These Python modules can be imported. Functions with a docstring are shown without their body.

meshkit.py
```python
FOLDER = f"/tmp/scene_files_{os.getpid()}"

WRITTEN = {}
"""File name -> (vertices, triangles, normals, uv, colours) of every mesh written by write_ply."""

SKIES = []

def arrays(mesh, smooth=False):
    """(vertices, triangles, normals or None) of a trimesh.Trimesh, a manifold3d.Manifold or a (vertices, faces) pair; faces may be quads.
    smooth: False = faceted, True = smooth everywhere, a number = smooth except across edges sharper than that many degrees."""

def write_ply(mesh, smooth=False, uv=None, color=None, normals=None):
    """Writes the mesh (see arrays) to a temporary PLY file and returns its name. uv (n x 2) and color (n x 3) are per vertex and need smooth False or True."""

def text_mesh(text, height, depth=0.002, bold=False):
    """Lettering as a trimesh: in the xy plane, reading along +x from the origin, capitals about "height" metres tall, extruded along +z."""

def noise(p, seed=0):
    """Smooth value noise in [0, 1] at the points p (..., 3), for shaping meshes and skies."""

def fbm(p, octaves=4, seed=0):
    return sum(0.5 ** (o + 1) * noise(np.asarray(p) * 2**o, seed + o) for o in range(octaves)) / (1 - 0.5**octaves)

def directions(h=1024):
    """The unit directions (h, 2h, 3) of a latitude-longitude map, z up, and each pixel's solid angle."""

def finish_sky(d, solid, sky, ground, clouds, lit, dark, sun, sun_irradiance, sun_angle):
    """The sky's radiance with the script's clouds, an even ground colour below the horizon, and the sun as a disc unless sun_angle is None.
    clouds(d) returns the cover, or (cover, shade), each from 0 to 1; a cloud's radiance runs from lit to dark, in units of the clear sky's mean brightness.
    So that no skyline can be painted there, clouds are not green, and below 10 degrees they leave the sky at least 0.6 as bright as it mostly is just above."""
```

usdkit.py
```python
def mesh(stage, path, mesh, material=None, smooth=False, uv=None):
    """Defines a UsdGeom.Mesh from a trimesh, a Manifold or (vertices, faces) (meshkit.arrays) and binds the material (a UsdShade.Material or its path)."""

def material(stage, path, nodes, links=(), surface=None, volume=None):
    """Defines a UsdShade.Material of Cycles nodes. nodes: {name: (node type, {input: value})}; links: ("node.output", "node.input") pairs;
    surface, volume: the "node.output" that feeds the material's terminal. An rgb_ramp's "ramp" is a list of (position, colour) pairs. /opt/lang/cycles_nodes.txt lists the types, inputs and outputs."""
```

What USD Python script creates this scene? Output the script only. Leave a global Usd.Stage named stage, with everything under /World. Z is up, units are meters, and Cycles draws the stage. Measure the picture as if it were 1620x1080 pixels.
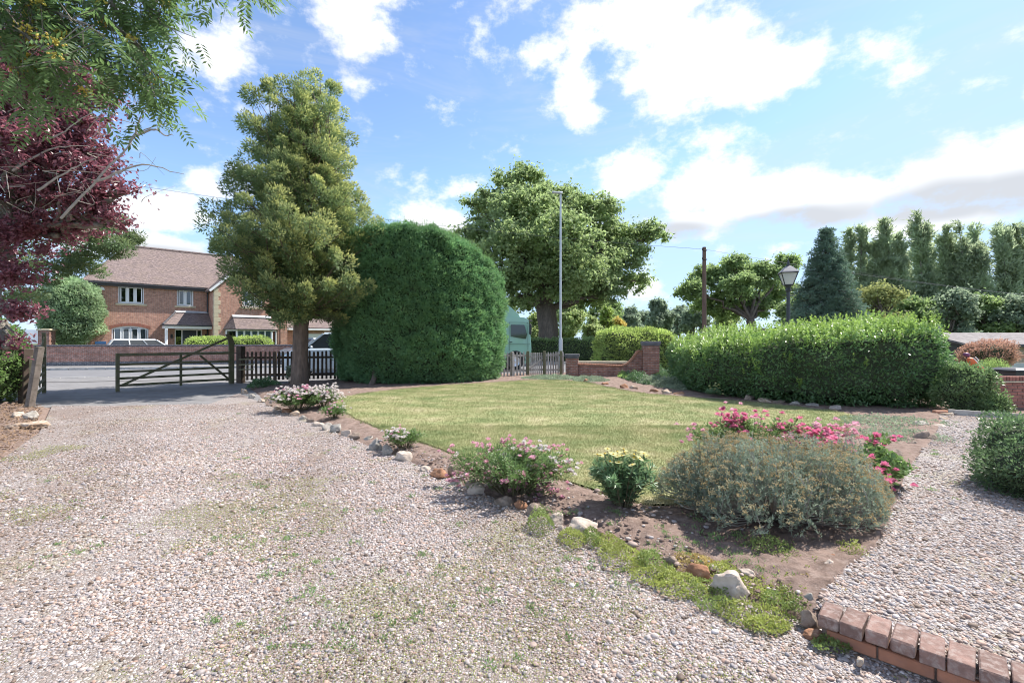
import math, numpy as np, trimesh, shapely, usdkit, meshkit
from shapely.geometry import Polygon, LineString
from pxr import Usd, UsdGeom, UsdLux, UsdShade, Gf, Sdf, Vt

stage = Usd.Stage.CreateInMemory()
UsdGeom.SetStageUpAxis(stage, 'Z'); UsdGeom.SetStageMetersPerUnit(stage, 1.0)
UsdGeom.Xform.Define(stage, '/World'); UsdGeom.Scope.Define(stage, '/World/Looks')

# ---------------------------------------------------------------- camera, sky, sun, exposure
F, H = 750.0, 1.65
cam = UsdGeom.Camera.Define(stage, '/World/camera')
cam.AddTranslateOp().Set(Gf.Vec3d(0, 0, H)); cam.AddRotateXOp().Set(90.0)
cam.CreateHorizontalApertureAttr(36.0); cam.CreateVerticalApertureAttr(24.0)
cam.CreateFocalLengthAttr(F / 1620 * 36.0); cam.CreateClippingRangeAttr(Gf.Vec2f(0.1, 5000))
cam.CreateExposureAttr(1.05)
SUN_EL, SUN_AZ = math.radians(53), math.radians(62)
SKY_STRENGTH, SUN_POWER, CLOUD_LIT, CLOUD_DARK = 0.128, 1.2, (4.5, 4.6, 4.75), (2.75, 2.9, 3.15)
SUN_DIR = np.array([math.sin(SUN_AZ) * math.cos(SUN_EL), math.cos(SUN_AZ) * math.cos(SUN_EL), math.sin(SUN_EL)])


def make_sky():
    n = {'tc': ('texture_coordinate', {}), 'sep': ('separate_xyz', {}), 'az': ('math', {'math_type': 'arctan2'}), 'el': ('math', {'math_type': 'arcsine'}),
         'uv': ('combine_xyz', {}), 'sky': ('sky_texture', {'sky_type': 'single_scattering', 'sun_disc': False, 'sun_elevation': SUN_EL, 'sun_rotation': SUN_AZ,
                                                         'air_density': 0.9, 'aerosol_density': 0.3, 'ozone_density': 3.0}),
         'bg': ('background_shader', {'strength': SKY_STRENGTH})}
    l = [('tc.generated', 'sep.vector'), ('sep.x', 'az.value1'), ('sep.y', 'az.value2'), ('sep.z', 'el.value1'), ('az.value', 'uv.x'), ('el.value', 'uv.y')]
    def dirof(u, v):
        d = np.array([(u - 810) / F, 1, (540 - v) / F]); d /= np.linalg.norm(d)
        return math.atan2(d[0], d[1]), math.asin(d[2])
    # cloud masses: centre, half width, half height (picture units at the place where they stand in the sky), tilt
    def blobs(key, items):
        last = None
        for i, (u, v, ru, rv, w) in enumerate(items):
            a, e = dirof(u, v); a1, e1 = dirof(u + ru, v); a2, e2 = dirof(u, v - rv)
            sa, se = 1 / abs(a1 - a), 1 / abs(e2 - e)
            k = f'{key}{i}'
            n[k + 'a'] = ('mapping', {'mapping_type': 'point', 'location': (-a, -e, 0)})
            n[k + 'm'] = ('math', {'math_type': 'multiply', 'value2': float(w)})
            n[k + 's'] = ('mapping', {'mapping_type': 'point', 'scale': (sa, se, 1)})
            n[k + 'g'] = ('gradient_texture', {'gradient_type': 'spherical'})
            l.extend([('uv.vector', k + 'a.vector'), (k + 'a.vector', k + 's.vector'), (k + 's.vector', k + 'g.vector'), (k + 'g.fac', k + 'm.value1')])
            if last is None: last = k + 'm.value'
            else:
                n[k + 'x'] = ('math', {'math_type': 'maximum'})
                l.extend([(last, k + 'x.value1'), (k + 'm.value', k + 'x.value2')]); last = k + 'x.value'
        return last
    cover = blobs('c', CLOUDS)
    shade = blobs('d', SHADES)
    n['nmap'] = ('mapping', {'mapping_type': 'point', 'scale': (1.0, 1.5, 1)})
    n['nz'] = ('noise_texture', {'scale': 8.0, 'detail': 10.0, 'roughness': 0.62, 'lacunarity': 2.1})
    n['nz2'] = ('noise_texture', {'scale': 3.2, 'detail': 3.0, 'roughness': 0.5})
    n['cz'] = ('math', {'math_type': 'multiply_add', 'value2': 2.3, 'value3': -1.15})
    n['cs'] = ('math', {'math_type': 'add'})
    n['cr'] = ('map_range', {'range_type': 'smoothstep', 'from_min': 0.04, 'from_max': 0.55, 'clamp': True})
    l += [('uv.vector', 'nmap.vector'), ('nmap.vector', 'nz.vector'), ('nmap.vector', 'nz2.vector'), ('nz.fac', 'cz.value1'), (cover, 'cs.value1'), ('cz.value', 'cs.value2'), ('cs.value', 'cr.value')]
    # the rest of the sky carries the same kind of scattered cumulus
    n['far'] = ('map_range', {'range_type': 'smoothstep', 'from_min': 0.87, 'from_max': 1.1, 'clamp': True})
    n['aza'] = ('math', {'math_type': 'absolute'})
    n['hi'] = ('map_range', {'range_type': 'smoothstep', 'from_min': 0.66, 'from_max': 0.85, 'clamp': True})
    n['out'] = ('math', {'math_type': 'maximum'})
    n['gz'] = ('noise_texture', {'scale': 2.2, 'detail': 8.0, 'roughness': 0.58})
    n['gr'] = ('map_range', {'range_type': 'smoothstep', 'from_min': 0.53, 'from_max': 0.62, 'clamp': True})
    n['gm'] = ('math', {'math_type': 'multiply'})
    n['all'] = ('math', {'math_type': 'maximum'})
    l += [('az.value', 'aza.value1'), ('aza.value', 'far.value'), ('el.value', 'hi.value'), ('far.result', 'out.value1'), ('hi.result', 'out.value2'),
          ('tc.generated', 'gz.vector'), ('gz.fac', 'gr.value'), ('gr.result', 'gm.value1'), ('out.value', 'gm.value2'), ('gm.value', 'all.value1'), ('cr.result', 'all.value2')]
    # thin high cirrus veil
    n['wm'] = ('mapping', {'mapping_type': 'point', 'scale': (1.0, 5.0, 1), 'rotation': (0, 0, 0.25)})
    n['wz'] = ('noise_texture', {'scale': 2.6, 'detail': 7.0, 'roughness': 0.62, 'distortion': 0.6})
    n['wr'] = ('map_range', {'range_type': 'smoothstep', 'from_min': 0.45, 'from_max': 0.8, 'to_max': 0.28, 'clamp': True})
    n['veil'] = ('mix_color', {'blend_type': 'mix', 'b': tuple(0.72 * c for c in CLOUD_LIT), 'use_clamp': False})
    n['cap'] = ('mix_color', {'blend_type': 'darken', 'fac': 0.85, 'b': (2.35, 3.3, 4.7), 'use_clamp': False, 'use_clamp_result': False})
    # grey bases
    n['sz'] = ('math', {'math_type': 'multiply_add', 'value2': 1.3, 'value3': -0.65})
    n['ss'] = ('math', {'math_type': 'add'})
    n['sr'] = ('map_range', {'range_type': 'smoothstep', 'from_min': 0.0, 'from_max': 0.55, 'clamp': True})
    n['cc'] = ('mix_color', {'blend_type': 'mix', 'a': CLOUD_LIT, 'b': CLOUD_DARK})
    n['mix'] = ('mix_color', {'blend_type': 'mix'})
    l += [('uv.vector', 'wm.vector'), ('wm.vector', 'wz.vector'), ('wz.fac', 'wr.value'), ('wr.result', 'veil.fac'), ('sky.color', 'cap.a'), ('cap.result', 'veil.a'),
          ('nz2.fac', 'sz.value1'), (shade, 'ss.value1'), ('sz.value', 'ss.value2'), ('ss.value', 'sr.value'), ('sr.result', 'cc.fac'),
          ('veil.result', 'mix.a'), ('cc.result', 'mix.b'), ('all.value', 'mix.fac'), ('mix.result', 'bg.color')]
    for k in ('cc', 'mix', 'veil'): n[k][1].update({'use_clamp': False, 'use_clamp_result': False})
    return usdkit.material(stage, '/World/Looks/sky_light', n, l, surface='bg.background')


CLOUDS = [(1000, 25, 170, 110, 1), (1100, 85, 200, 110, 1), (1205, 115, 125, 75, 1), (1110, 140, 150, 60, 1), (915, 110, 48, 105, .8), (925, 185, 42, 38, .75), (875, 80, 60, 40, .7),
          (1010, 278, 90, 50, .9), (1100, 298, 140, 62, 1), (1220, 312, 150, 60, 1), (1340, 310, 150, 62, 1), (1490, 275, 170, 85, 1), (1640, 250, 170, 95, 1), (1090, 352, 130, 36, .8), (1460, 350, 200, 32, .8), (1000, 462, 70, 30, .55), (1250, 388, 60, 18, .5),
          (1640, 150, 50, 34, .5), (560, 35, 85, 75, .8), (580, -10, 120, 36, .7), (355, 88, 100, 62, .9), (240, 335, 130, 62, .9), (230, 385, 150, 45, .8), (315, 290, 60, 34, .5), (690, 352, 80, 42, .75), (720, 300, 44, 26, .42), (555, 135, 44, 28, .4)]
SHADES = [(1500, 318, 230, 46, 1), (1250, 350, 230, 34, .9), (1060, 365, 120, 26, .8), (250, 400, 130, 24, .8), (1600, 305, 160, 50, 1)]
dome = UsdLux.DomeLight.Define(stage, '/World/sky')
dome.CreateIntensityAttr(1.0)
UsdShade.MaterialBindingAPI.Apply(dome.GetPrim()).Bind(make_sky())
for k, v in (('label', 'blue summer sky with white cumulus clouds'), ('category', 'sky'), ('kind', 'structure')): dome.GetPrim().SetCustomDataByKey(k, v)
sun = UsdLux.DistantLight.Define(stage, '/World/sun')
sun.CreateIntensityAttr(SUN_POWER); sun.CreateNormalizeAttr(True) if hasattr(sun, 'CreateNormalizeAttr') else sun.GetPrim().CreateAttribute('inputs:normalize', Sdf.ValueTypeNames.Bool).Set(True)
sun.CreateAngleAttr(0.53); sun.CreateColorAttr(Gf.Vec3f(1.0, 0.945, 0.88))
sun.AddRotateZOp().Set(-math.degrees(SUN_AZ)); sun.AddRotateXOp().Set(-(90 - math.degrees(SUN_EL)))

# ---------------------------------------------------------------- helpers
_names = {}
def numbered(parent, name):
    k = (parent, name); n = _names.get(k, 0); _names[k] = n + 1
    return f'{parent}/{name}' if n == 0 else f'{parent}/{name}_{n:03d}'

class T:
    """A thing: an Xform at its base; parts are given in world coordinates unless local."""
    def __init__(s, path, loc=(0, 0, 0), rotz=0.0):
        s.path, s.loc, s.rotz = path, np.asarray(loc, float), rotz
    def to_local(s, v):
        v = np.asarray(v, float) - s.loc
        if s.rotz:
            c, q = math.cos(-s.rotz), math.sin(-s.rotz); v = np.stack([v[:, 0] * c - v[:, 1] * q, v[:, 0] * q + v[:, 1] * c, v[:, 2]], 1)
        return v

def tag(path, label=None, cat=None, group=None, kind=None):
    p = stage.GetPrimAtPath(path)
    for k, v in (('label', label), ('category', cat), ('group', group), ('kind', kind)):
        if v: p.SetCustomDataByKey(k, v)

def thing(name, label, cat, loc=(0, 0, 0), rotz=0.0, group=None, kind=None):
    path = numbered('/World', name)
    x = UsdGeom.Xform.Define(stage, path); x.AddTranslateOp().Set(Gf.Vec3d(*map(float, loc))); x.AddRotateZOp().Set(math.degrees(rotz))
    tag(path, label, cat, group, kind)
    return T(path, loc, rotz)

def dup(src, loc, rotz, label, group=None, scale=None):
    name = src.path.split('/')[-1].split('_0')[0]
    path = numbered('/World', name)
    x = UsdGeom.Xform.Define(stage, path); x.AddTranslateOp().Set(Gf.Vec3d(*map(float, loc))); x.AddRotateZOp().Set(math.degrees(rotz))
    if scale is not None: x.AddScaleOp().Set(Gf.Vec3f(*map(float, scale)))
    p = x.GetPrim(); p.GetReferences().AddInternalReference(src.path); p.SetInstanceable(True)
    was = stage.GetPrimAtPath(src.path).GetCustomData()
    tag(path, label, was.get('category'), group or was.get('group'))
    return T(path, loc, rotz)

def write_mesh(path, v, f, mat, uv=None, normals=None, pv=None):
    m = UsdGeom.Mesh.Define(stage, path)
    v = np.ascontiguousarray(v, np.float32); f = np.ascontiguousarray(f, np.int32)
    m.CreatePointsAttr(Vt.Vec3fArray.FromNumpy(v))
    m.CreateFaceVertexCountsAttr(Vt.IntArray.FromNumpy(np.full(len(f), f.shape[1], np.int32)))
    m.CreateFaceVertexIndicesAttr(Vt.IntArray.FromNumpy(f.ravel()))
    m.CreateSubdivisionSchemeAttr('none')
    if normals is not None:
        m.CreateNormalsAttr(Vt.Vec3fArray.FromNumpy(np.ascontiguousarray(normals, np.float32))); m.SetNormalsInterpolation('vertex')
    if uv is not None:
        UsdGeom.PrimvarsAPI(m).CreatePrimvar('st', Sdf.ValueTypeNames.TexCoord2fArray, 'vertex').Set(Vt.Vec2fArray.FromNumpy(np.ascontiguousarray(uv, np.float32)))
    for k, a in (pv or {}).items():
        UsdGeom.PrimvarsAPI(m).CreatePrimvar(k, Sdf.ValueTypeNames.FloatArray, 'vertex').Set(Vt.FloatArray.FromNumpy(np.ascontiguousarray(a, np.float32)))
    if mat is not None: UsdShade.MaterialBindingAPI.Apply(m.GetPrim()).Bind(mat)
    return m

def arr(mesh):
    if isinstance(mesh, MB): return mesh.arrays()
    if hasattr(mesh, 'to_mesh'):
        q = mesh.to_mesh(); return np.array(q.vert_properties[:, :3], float), np.array(q.tri_verts, int)
    if isinstance(mesh, tuple): return np.asarray(mesh[0], float), np.asarray(mesh[1], int)
    return np.array(mesh.vertices, float), np.array(mesh.faces, int)

def part(name, mesh, mat, parent=None, smooth=False, uvs=False, label=None, pv=None, kind=None, local=False):
    """One Mesh prim. parent: a T (thing or part) or None for the top level. uvs: plane coordinates in metres along each face."""
    v, f = arr(mesh)
    par = parent.path if parent is not None else '/World'
    if parent is not None and not local: v = parent.to_local(v)
    path = numbered(par, name)
    uv = normals = None
    if uvs:
        if f.shape[1] == 4: f = np.vstack([f[:, [0, 1, 2]], f[:, [0, 2, 3]]])
        tri = v[f]; n = np.cross(tri[:, 1] - tri[:, 0], tri[:, 2] - tri[:, 0]); n /= np.maximum(np.linalg.norm(n, axis=1, keepdims=True), 1e-12)
        t = np.cross(np.array([0, 0, 1.0]), n); flat = np.linalg.norm(t, axis=1) < 1e-3; t[flat] = (1, 0, 0); t /= np.linalg.norm(t, axis=1, keepdims=True)
        b = np.cross(n, t)
        uv = np.stack([(tri * t[:, None]).sum(-1), (tri * b[:, None]).sum(-1)], -1).reshape(-1, 2)
        v = tri.reshape(-1, 3); f = np.arange(len(v)).reshape(-1, 3)
    elif smooth is not False:
        if f.shape[1] == 4: f = np.vstack([f[:, [0, 1, 2]], f[:, [0, 2, 3]]])
        v, f, normals = meshkit.arrays((v, f), smooth)
    write_mesh(path, v, f, mat, uv, normals, pv)
    tag(path, label=label, kind=kind)
    t = T(path, parent.loc if parent is not None else (0, 0, 0), parent.rotz if parent is not None else 0)
    return t

def solo(name, mesh, mat, label, cat, group=None, kind=None, **k):
    """A thing that is one mesh, placed at its base."""
    v, f = arr(mesh)
    base = np.array([v[:, 0].mean(), v[:, 1].mean(), v[:, 2].min()])
    path = numbered('/World', name)
    v = v - base
    uv = normals = None
    if k.get('smooth', False) is not False: v, f, normals = meshkit.arrays((v, f), k['smooth'])
    m = write_mesh(path, v, f, mat, uv, normals, k.get('pv'))
    UsdGeom.Xformable(m).AddTranslateOp().Set(Gf.Vec3d(*map(float, base)))
    tag(path, label, cat, group, kind)
    return T(path, base)

def structure(name, mesh, mat, label, cat=None, kind='structure', **k):
    t = part(name, mesh, mat, None, **k); tag(t.path, label, cat, None, kind); return t

class MB:
    def __init__(s): s.v, s.f, s.n = [], [], 0
    def add(s, v, f):
        v = np.asarray(v, float).reshape(-1, 3); f = np.asarray(f, int)
        if f.shape[1] == 4: f = np.vstack([f[:, [0, 1, 2]], f[:, [0, 2, 3]]])
        s.v.append(v); s.f.append(f + s.n); s.n += len(v); return s
    def mesh(s, m): return s.add(*arr(m))
    def arrays(s): return np.vstack(s.v), np.vstack(s.f)
    def box(s, c, size, rz=0.0, bevel=0.0, tilt=None):
        return s.mesh(box(c, size, rz, bevel, tilt))
    def quad(s, a, b, c, d): return s.add([a, b, c, d], [[0, 1, 2], [0, 2, 3]])
    def tube(s, pts, rad, n=8, cap=True): return s.add(*tube(pts, rad, n, cap))

def rotz_m(a): c, s = math.cos(a), math.sin(a); return np.array([[c, -s, 0], [s, c, 0], [0, 0, 1.0]])
_BEV = {}
def box(c, size, rz=0.0, bevel=0.0, tilt=None):
    """Box with chamfered edges."""
    sx, sy, sz = np.asarray(size, float) / 2
    if bevel > 0:
        b = min(bevel, 0.45 * min(sx, sy, sz) * 2)
        P = []
        for x in (-1, 1):
            for y in (-1, 1):
                for z in (-1, 1):
                    P += [(x * (sx - b), y * (sy - b), z * sz), (x * (sx - b), y * sy, z * (sz - b)), (x * sx, y * (sy - b), z * (sz - b))]
        m = trimesh.convex.convex_hull(np.array(P)); v, f = np.array(m.vertices), np.array(m.faces)
    else:
        v = np.array([(x, y, z) for x in (-sx, sx) for y in (-sy, sy) for z in (-sz, sz)])
        f = np.array([[0, 1, 3], [0, 3, 2], [4, 6, 7], [4, 7, 5], [0, 4, 5], [0, 5, 1], [2, 3, 7], [2, 7, 6], [0, 2, 6], [0, 6, 4], [1, 5, 7], [1, 7, 3]])
    if tilt is not None: v = v @ np.asarray(tilt).T
    return v @ rotz_m(rz).T + np.asarray(c, float), f

def bar(a, b, w, h, bevel=0.0, up=(0, 0, 1)):
    """A straight timber from a to b, w wide and h deep (towards up)."""
    a, b = np.asarray(a, float), np.asarray(b, float); d = b - a; L = np.linalg.norm(d); d /= L
    u = np.asarray(up, float); s = np.cross(u, d); s /= np.linalg.norm(s); u = np.cross(d, s)
    v, f = box((0, 0, 0), (L, w, h), 0, bevel)
    return v @ np.stack([d, s, u]) + (a + b) / 2, f

def tube(pts, rad, n=8, cap=True):
    P = np.asarray(pts, float); r = np.broadcast_to(np.asarray(rad, float), (len(P),))
    d = np.gradient(P, axis=0); d /= np.maximum(np.linalg.norm(d, axis=1, keepdims=True), 1e-9)
    ref = np.array([0, 0, 1.0]) if abs(d[:, 2]).mean() < 0.9 else np.array([1.0, 0, 0])
    a = np.cross(d, ref); a /= np.maximum(np.linalg.norm(a, axis=1, keepdims=True), 1e-9); b = np.cross(d, a)
    th = np.arange(n) / n * 2 * np.pi
    ring = P[:, None] + r[:, None, None] * (np.cos(th)[None, :, None] * a[:, None] + np.sin(th)[None, :, None] * b[:, None])
    v = ring.reshape(-1, 3); k = len(P); i, j = np.meshgrid(np.arange(k - 1), np.arange(n), indexing='ij'); j2 = (j + 1) % n
    q = np.stack([i * n + j, (i + 1) * n + j, (i + 1) * n + j2, i * n + j2], -1).reshape(-1, 4)
    f = np.vstack([q[:, [0, 2, 1]], q[:, [0, 3, 2]]])
    if cap:
        v = np.vstack([v, P[0], P[-1]]); c0, c1 = len(v) - 2, len(v) - 1; jj = np.arange(n); j2 = (jj + 1) % n
        f = np.vstack([f, np.stack([np.full(n, c0), j2, jj], 1), np.stack([np.full(n, c1), (k - 1) * n + jj, (k - 1) * n + j2], 1)])
    return v, f

def lathe(prof, n=24, at=(0, 0, 0)):
    m = trimesh.creation.revolve(np.asarray(prof, float), sections=n); return np.array(m.vertices) + np.asarray(at, float), np.array(m.faces)

def extrude(poly, h, z=0.0):
    m = trimesh.creation.extrude_polygon(poly if isinstance(poly, Polygon) else Polygon(poly), h, engine='earcut')
    v = np.array(m.vertices); v[:, 2] += z; return v, np.array(m.faces)

def prism(outline, a, b, plane):
    """outline: 2-D (s, z) polygon, extruded along the third axis from a to b. plane: (origin, s direction, extrude direction)."""
    o, sd, ed = (np.asarray(x, float) for x in plane)
    v, f = extrude(outline, b - a, a)
    return o + v[:, :1] * sd + v[:, 1:2] * np.array([0, 0, 1.0]) + v[:, 2:3] * ed, f

def sheet(poly, z, cell=None):
    v2, f = trimesh.creation.triangulate_polygon(poly, engine='earcut')
    v = np.column_stack([v2, np.full(len(v2), z)]); t = v[f]
    flip = np.cross(t[:, 1] - t[:, 0], t[:, 2] - t[:, 0])[:, 2] < 0; f = f.copy(); f[flip] = f[flip][:, ::-1]
    return v, f

def G(u, v, z=0.0):
    Y = (H - z) * F / (v - 540.0); return np.array([(u - 810) * Y / F, Y, z])
def at(u, v, Y): return np.array([(u - 810) * Y / F, Y, H - (v - 540) * Y / F])
def unit(a): a = np.asarray(a, float); return a / np.maximum(np.linalg.norm(a, axis=-1, keepdims=True), 1e-9)
def smooth_line(P, n):
    """A Catmull-Rom curve through the points."""
    P = np.asarray(P, float); P = np.vstack([2 * P[0] - P[1], P, 2 * P[-1] - P[-2]]); out = []
    k = len(P) - 3; ts = np.linspace(0, k - 1e-9, n)
    for t in ts:
        i = int(t); x = t - i; a, b, c, d = P[i:i + 4]
        out.append(0.5 * (2 * b + (c - a) * x + (2 * a - 5 * b + 4 * c - d) * x * x + (3 * b - a - 3 * c + d) * x ** 3))
    return np.array(out)

# leaves: every leaf is its own little two-triangle, slightly folded blade
def blades(P, D, N, L, W, fold=0.18, tri=False, mid=0.45):
    """P base points, D directions, N leaf normals, L lengths, W widths."""
    n = len(P); D = unit(D); S = unit(np.cross(D, N)); N = np.cross(S, D)
    L = np.broadcast_to(np.asarray(L, float), (n,))[:, None]; W = np.broadcast_to(np.asarray(W, float), (n,))[:, None]
    if tri:
        v = np.stack([P - S * W / 2, P + S * W / 2, P + D * L], 1).reshape(-1, 3)
        return v, np.arange(3 * n).reshape(-1, 3)
    m = P + D * L * mid + N * W * fold
    v = np.stack([P, m + S * W / 2, P + D * L, m - S * W / 2], 1)
    v[:, [1, 3]] += 0; 
    v = v.reshape(-1, 3); b = np.arange(n)[:, None] * 4
    return v, np.vstack([b + [0, 1, 2], b + [0, 2, 3]])

def rand_dirs(r, n):
    return unit(r.normal(size=(n, 3)))

# ---------------------------------------------------------------- materials
def mat(name, nodes, links, surface): return usdkit.material(stage, '/World/Looks/' + name, nodes, links, surface=surface)

def plain(name, col, rough=0.7, var=0.12, scale=6.0, bump=0.0, bscale=40.0, metal=0.0, spec=0.4, second=None, amount=0.5, coat=0.0, soft=0.12, coords='geo.position', isl=0.0, stretch=(1, 1, 1)):
    """Matte stuff with cloudy variation; second: a colour for stains with a shape of their own; isl: variation from piece to piece."""
    n = {'geo': ('geometry', {}), 'tc': ('texture_coordinate', {}), 'mp': ('mapping', {'mapping_type': 'point', 'scale': stretch}), 'nz': ('noise_texture', {'scale': scale, 'detail': 6.0, 'roughness': 0.6}),
         'mr': ('map_range', {'from_min': 0.3, 'from_max': 0.7, 'to_min': 1 - var, 'to_max': 1 + var}),
         'mul': ('mix_color', {'blend_type': 'multiply', 'fac': 1.0, 'a': col, 'use_clamp': False}), 'p': ('principled_bsdf', {'roughness': rough, 'metallic': metal, 'specular_ior_level': spec, 'coat_weight': coat})}
    l = [(coords, 'mp.vector'), ('mp.vector', 'nz.vector'), ('nz.fac', 'mr.value')]
    n['cb'] = ('combine_color', {}); src = 'mr.result'
    if isl:
        n['ri'] = ('map_range', {'from_min': 0, 'from_max': 1, 'to_min': 1 - isl, 'to_max': 1 + isl}); n['rm'] = ('math', {'math_type': 'multiply'}); n['oi'] = ('object_info', {}); n['ra'] = ('math', {'math_type': 'add'}); n['rf'] = ('math', {'math_type': 'fraction'})
        l += [('geo.random_per_island', 'ra.value1'), ('oi.random', 'ra.value2'), ('ra.value', 'rf.value1'), ('rf.value', 'ri.value'), ('ri.result', 'rm.value1'), (src, 'rm.value2')]; src = 'rm.value'
    l += [(src, 'cb.r'), (src, 'cb.g'), (src, 'cb.b'), ('cb.color', 'mul.b')]
    out = 'mul.result'
    if second is not None:
        n['n2'] = ('noise_texture', {'scale': scale * 1.7, 'detail': 7.0, 'roughness': 0.65, 'distortion': 0.4}); n['m2'] = ('map_range', {'from_min': 1 - amount - soft, 'from_max': 1 - amount + soft, 'clamp': True})
        n['mx'] = ('mix_color', {'blend_type': 'mix', 'b': second}); l += [('mp.vector', 'n2.vector'), ('n2.fac', 'm2.value'), ('m2.result', 'mx.fac'), (out, 'mx.a')]; out = 'mx.result'
    l.append((out, 'p.base_color'))
    if bump:
        n['bn'] = ('noise_texture', {'scale': bscale, 'detail': 5.0, 'roughness': 0.65}); n['bp'] = ('bump', {'strength': 0.9, 'distance': bump})
        l += [('mp.vector', 'bn.vector'), ('bn.fac', 'bp.height'), ('bp.normal', 'p.normal')]
    return mat(name, n, l, 'p.BSDF')

LEAF_GAIN = 2.6
def leafmat(name, stops, trans=0.3, rough=0.5, spec=0.35, tint=None, tcol=None, nscale=0.8, namt=0.25, tboost=1.4, sat=0.86):
    """Leaves: colour picked leaf by leaf from the ramp; tint: name of a mesh attribute that blends towards tcol (young growth)."""
    stops = [(p, tuple(min(0.62, x * LEAF_GAIN) for x in c)) for p, c in stops]
    n = {'geo': ('geometry', {}), 'rp': ('rgb_ramp', {'ramp': stops}), 'nz': ('noise_texture', {'scale': nscale, 'detail': 2.0}), 'mr': ('map_range', {'from_min': 0.3, 'from_max': 0.7, 'to_min': 1 - namt, 'to_max': 1 + namt}),
         'hs': ('hsv', {'saturation': sat}), 'p': ('principled_bsdf', {'roughness': rough, 'specular_ior_level': spec}), 't': ('translucent_bsdf', {}), 'tm': ('hsv', {'value': tboost, 'saturation': 1.1}), 'm': ('mix_closure', {'fac': min(0.5, trans + 0.1)})}
    l = [('geo.random_per_island', 'rp.fac'), ('geo.position', 'nz.vector'), ('nz.fac', 'mr.value'), ('mr.result', 'hs.value')]
    out = 'rp.color'
    if tint:
        n['at'] = ('attribute', {'attribute': tint}); n['mx'] = ('mix_color', {'blend_type': 'mix', 'b': tcol}); l += [('at.fac', 'mx.fac'), (out, 'mx.a')]; out = 'mx.result'
    l += [(out, 'hs.color'), ('hs.color', 'p.base_color'), ('hs.color', 'tm.color'), ('tm.color', 't.color'), ('p.BSDF', 'm.closure1'), ('t.BSDF', 'm.closure2')]
    return mat(name, n, l, 'm.closure')

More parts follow.
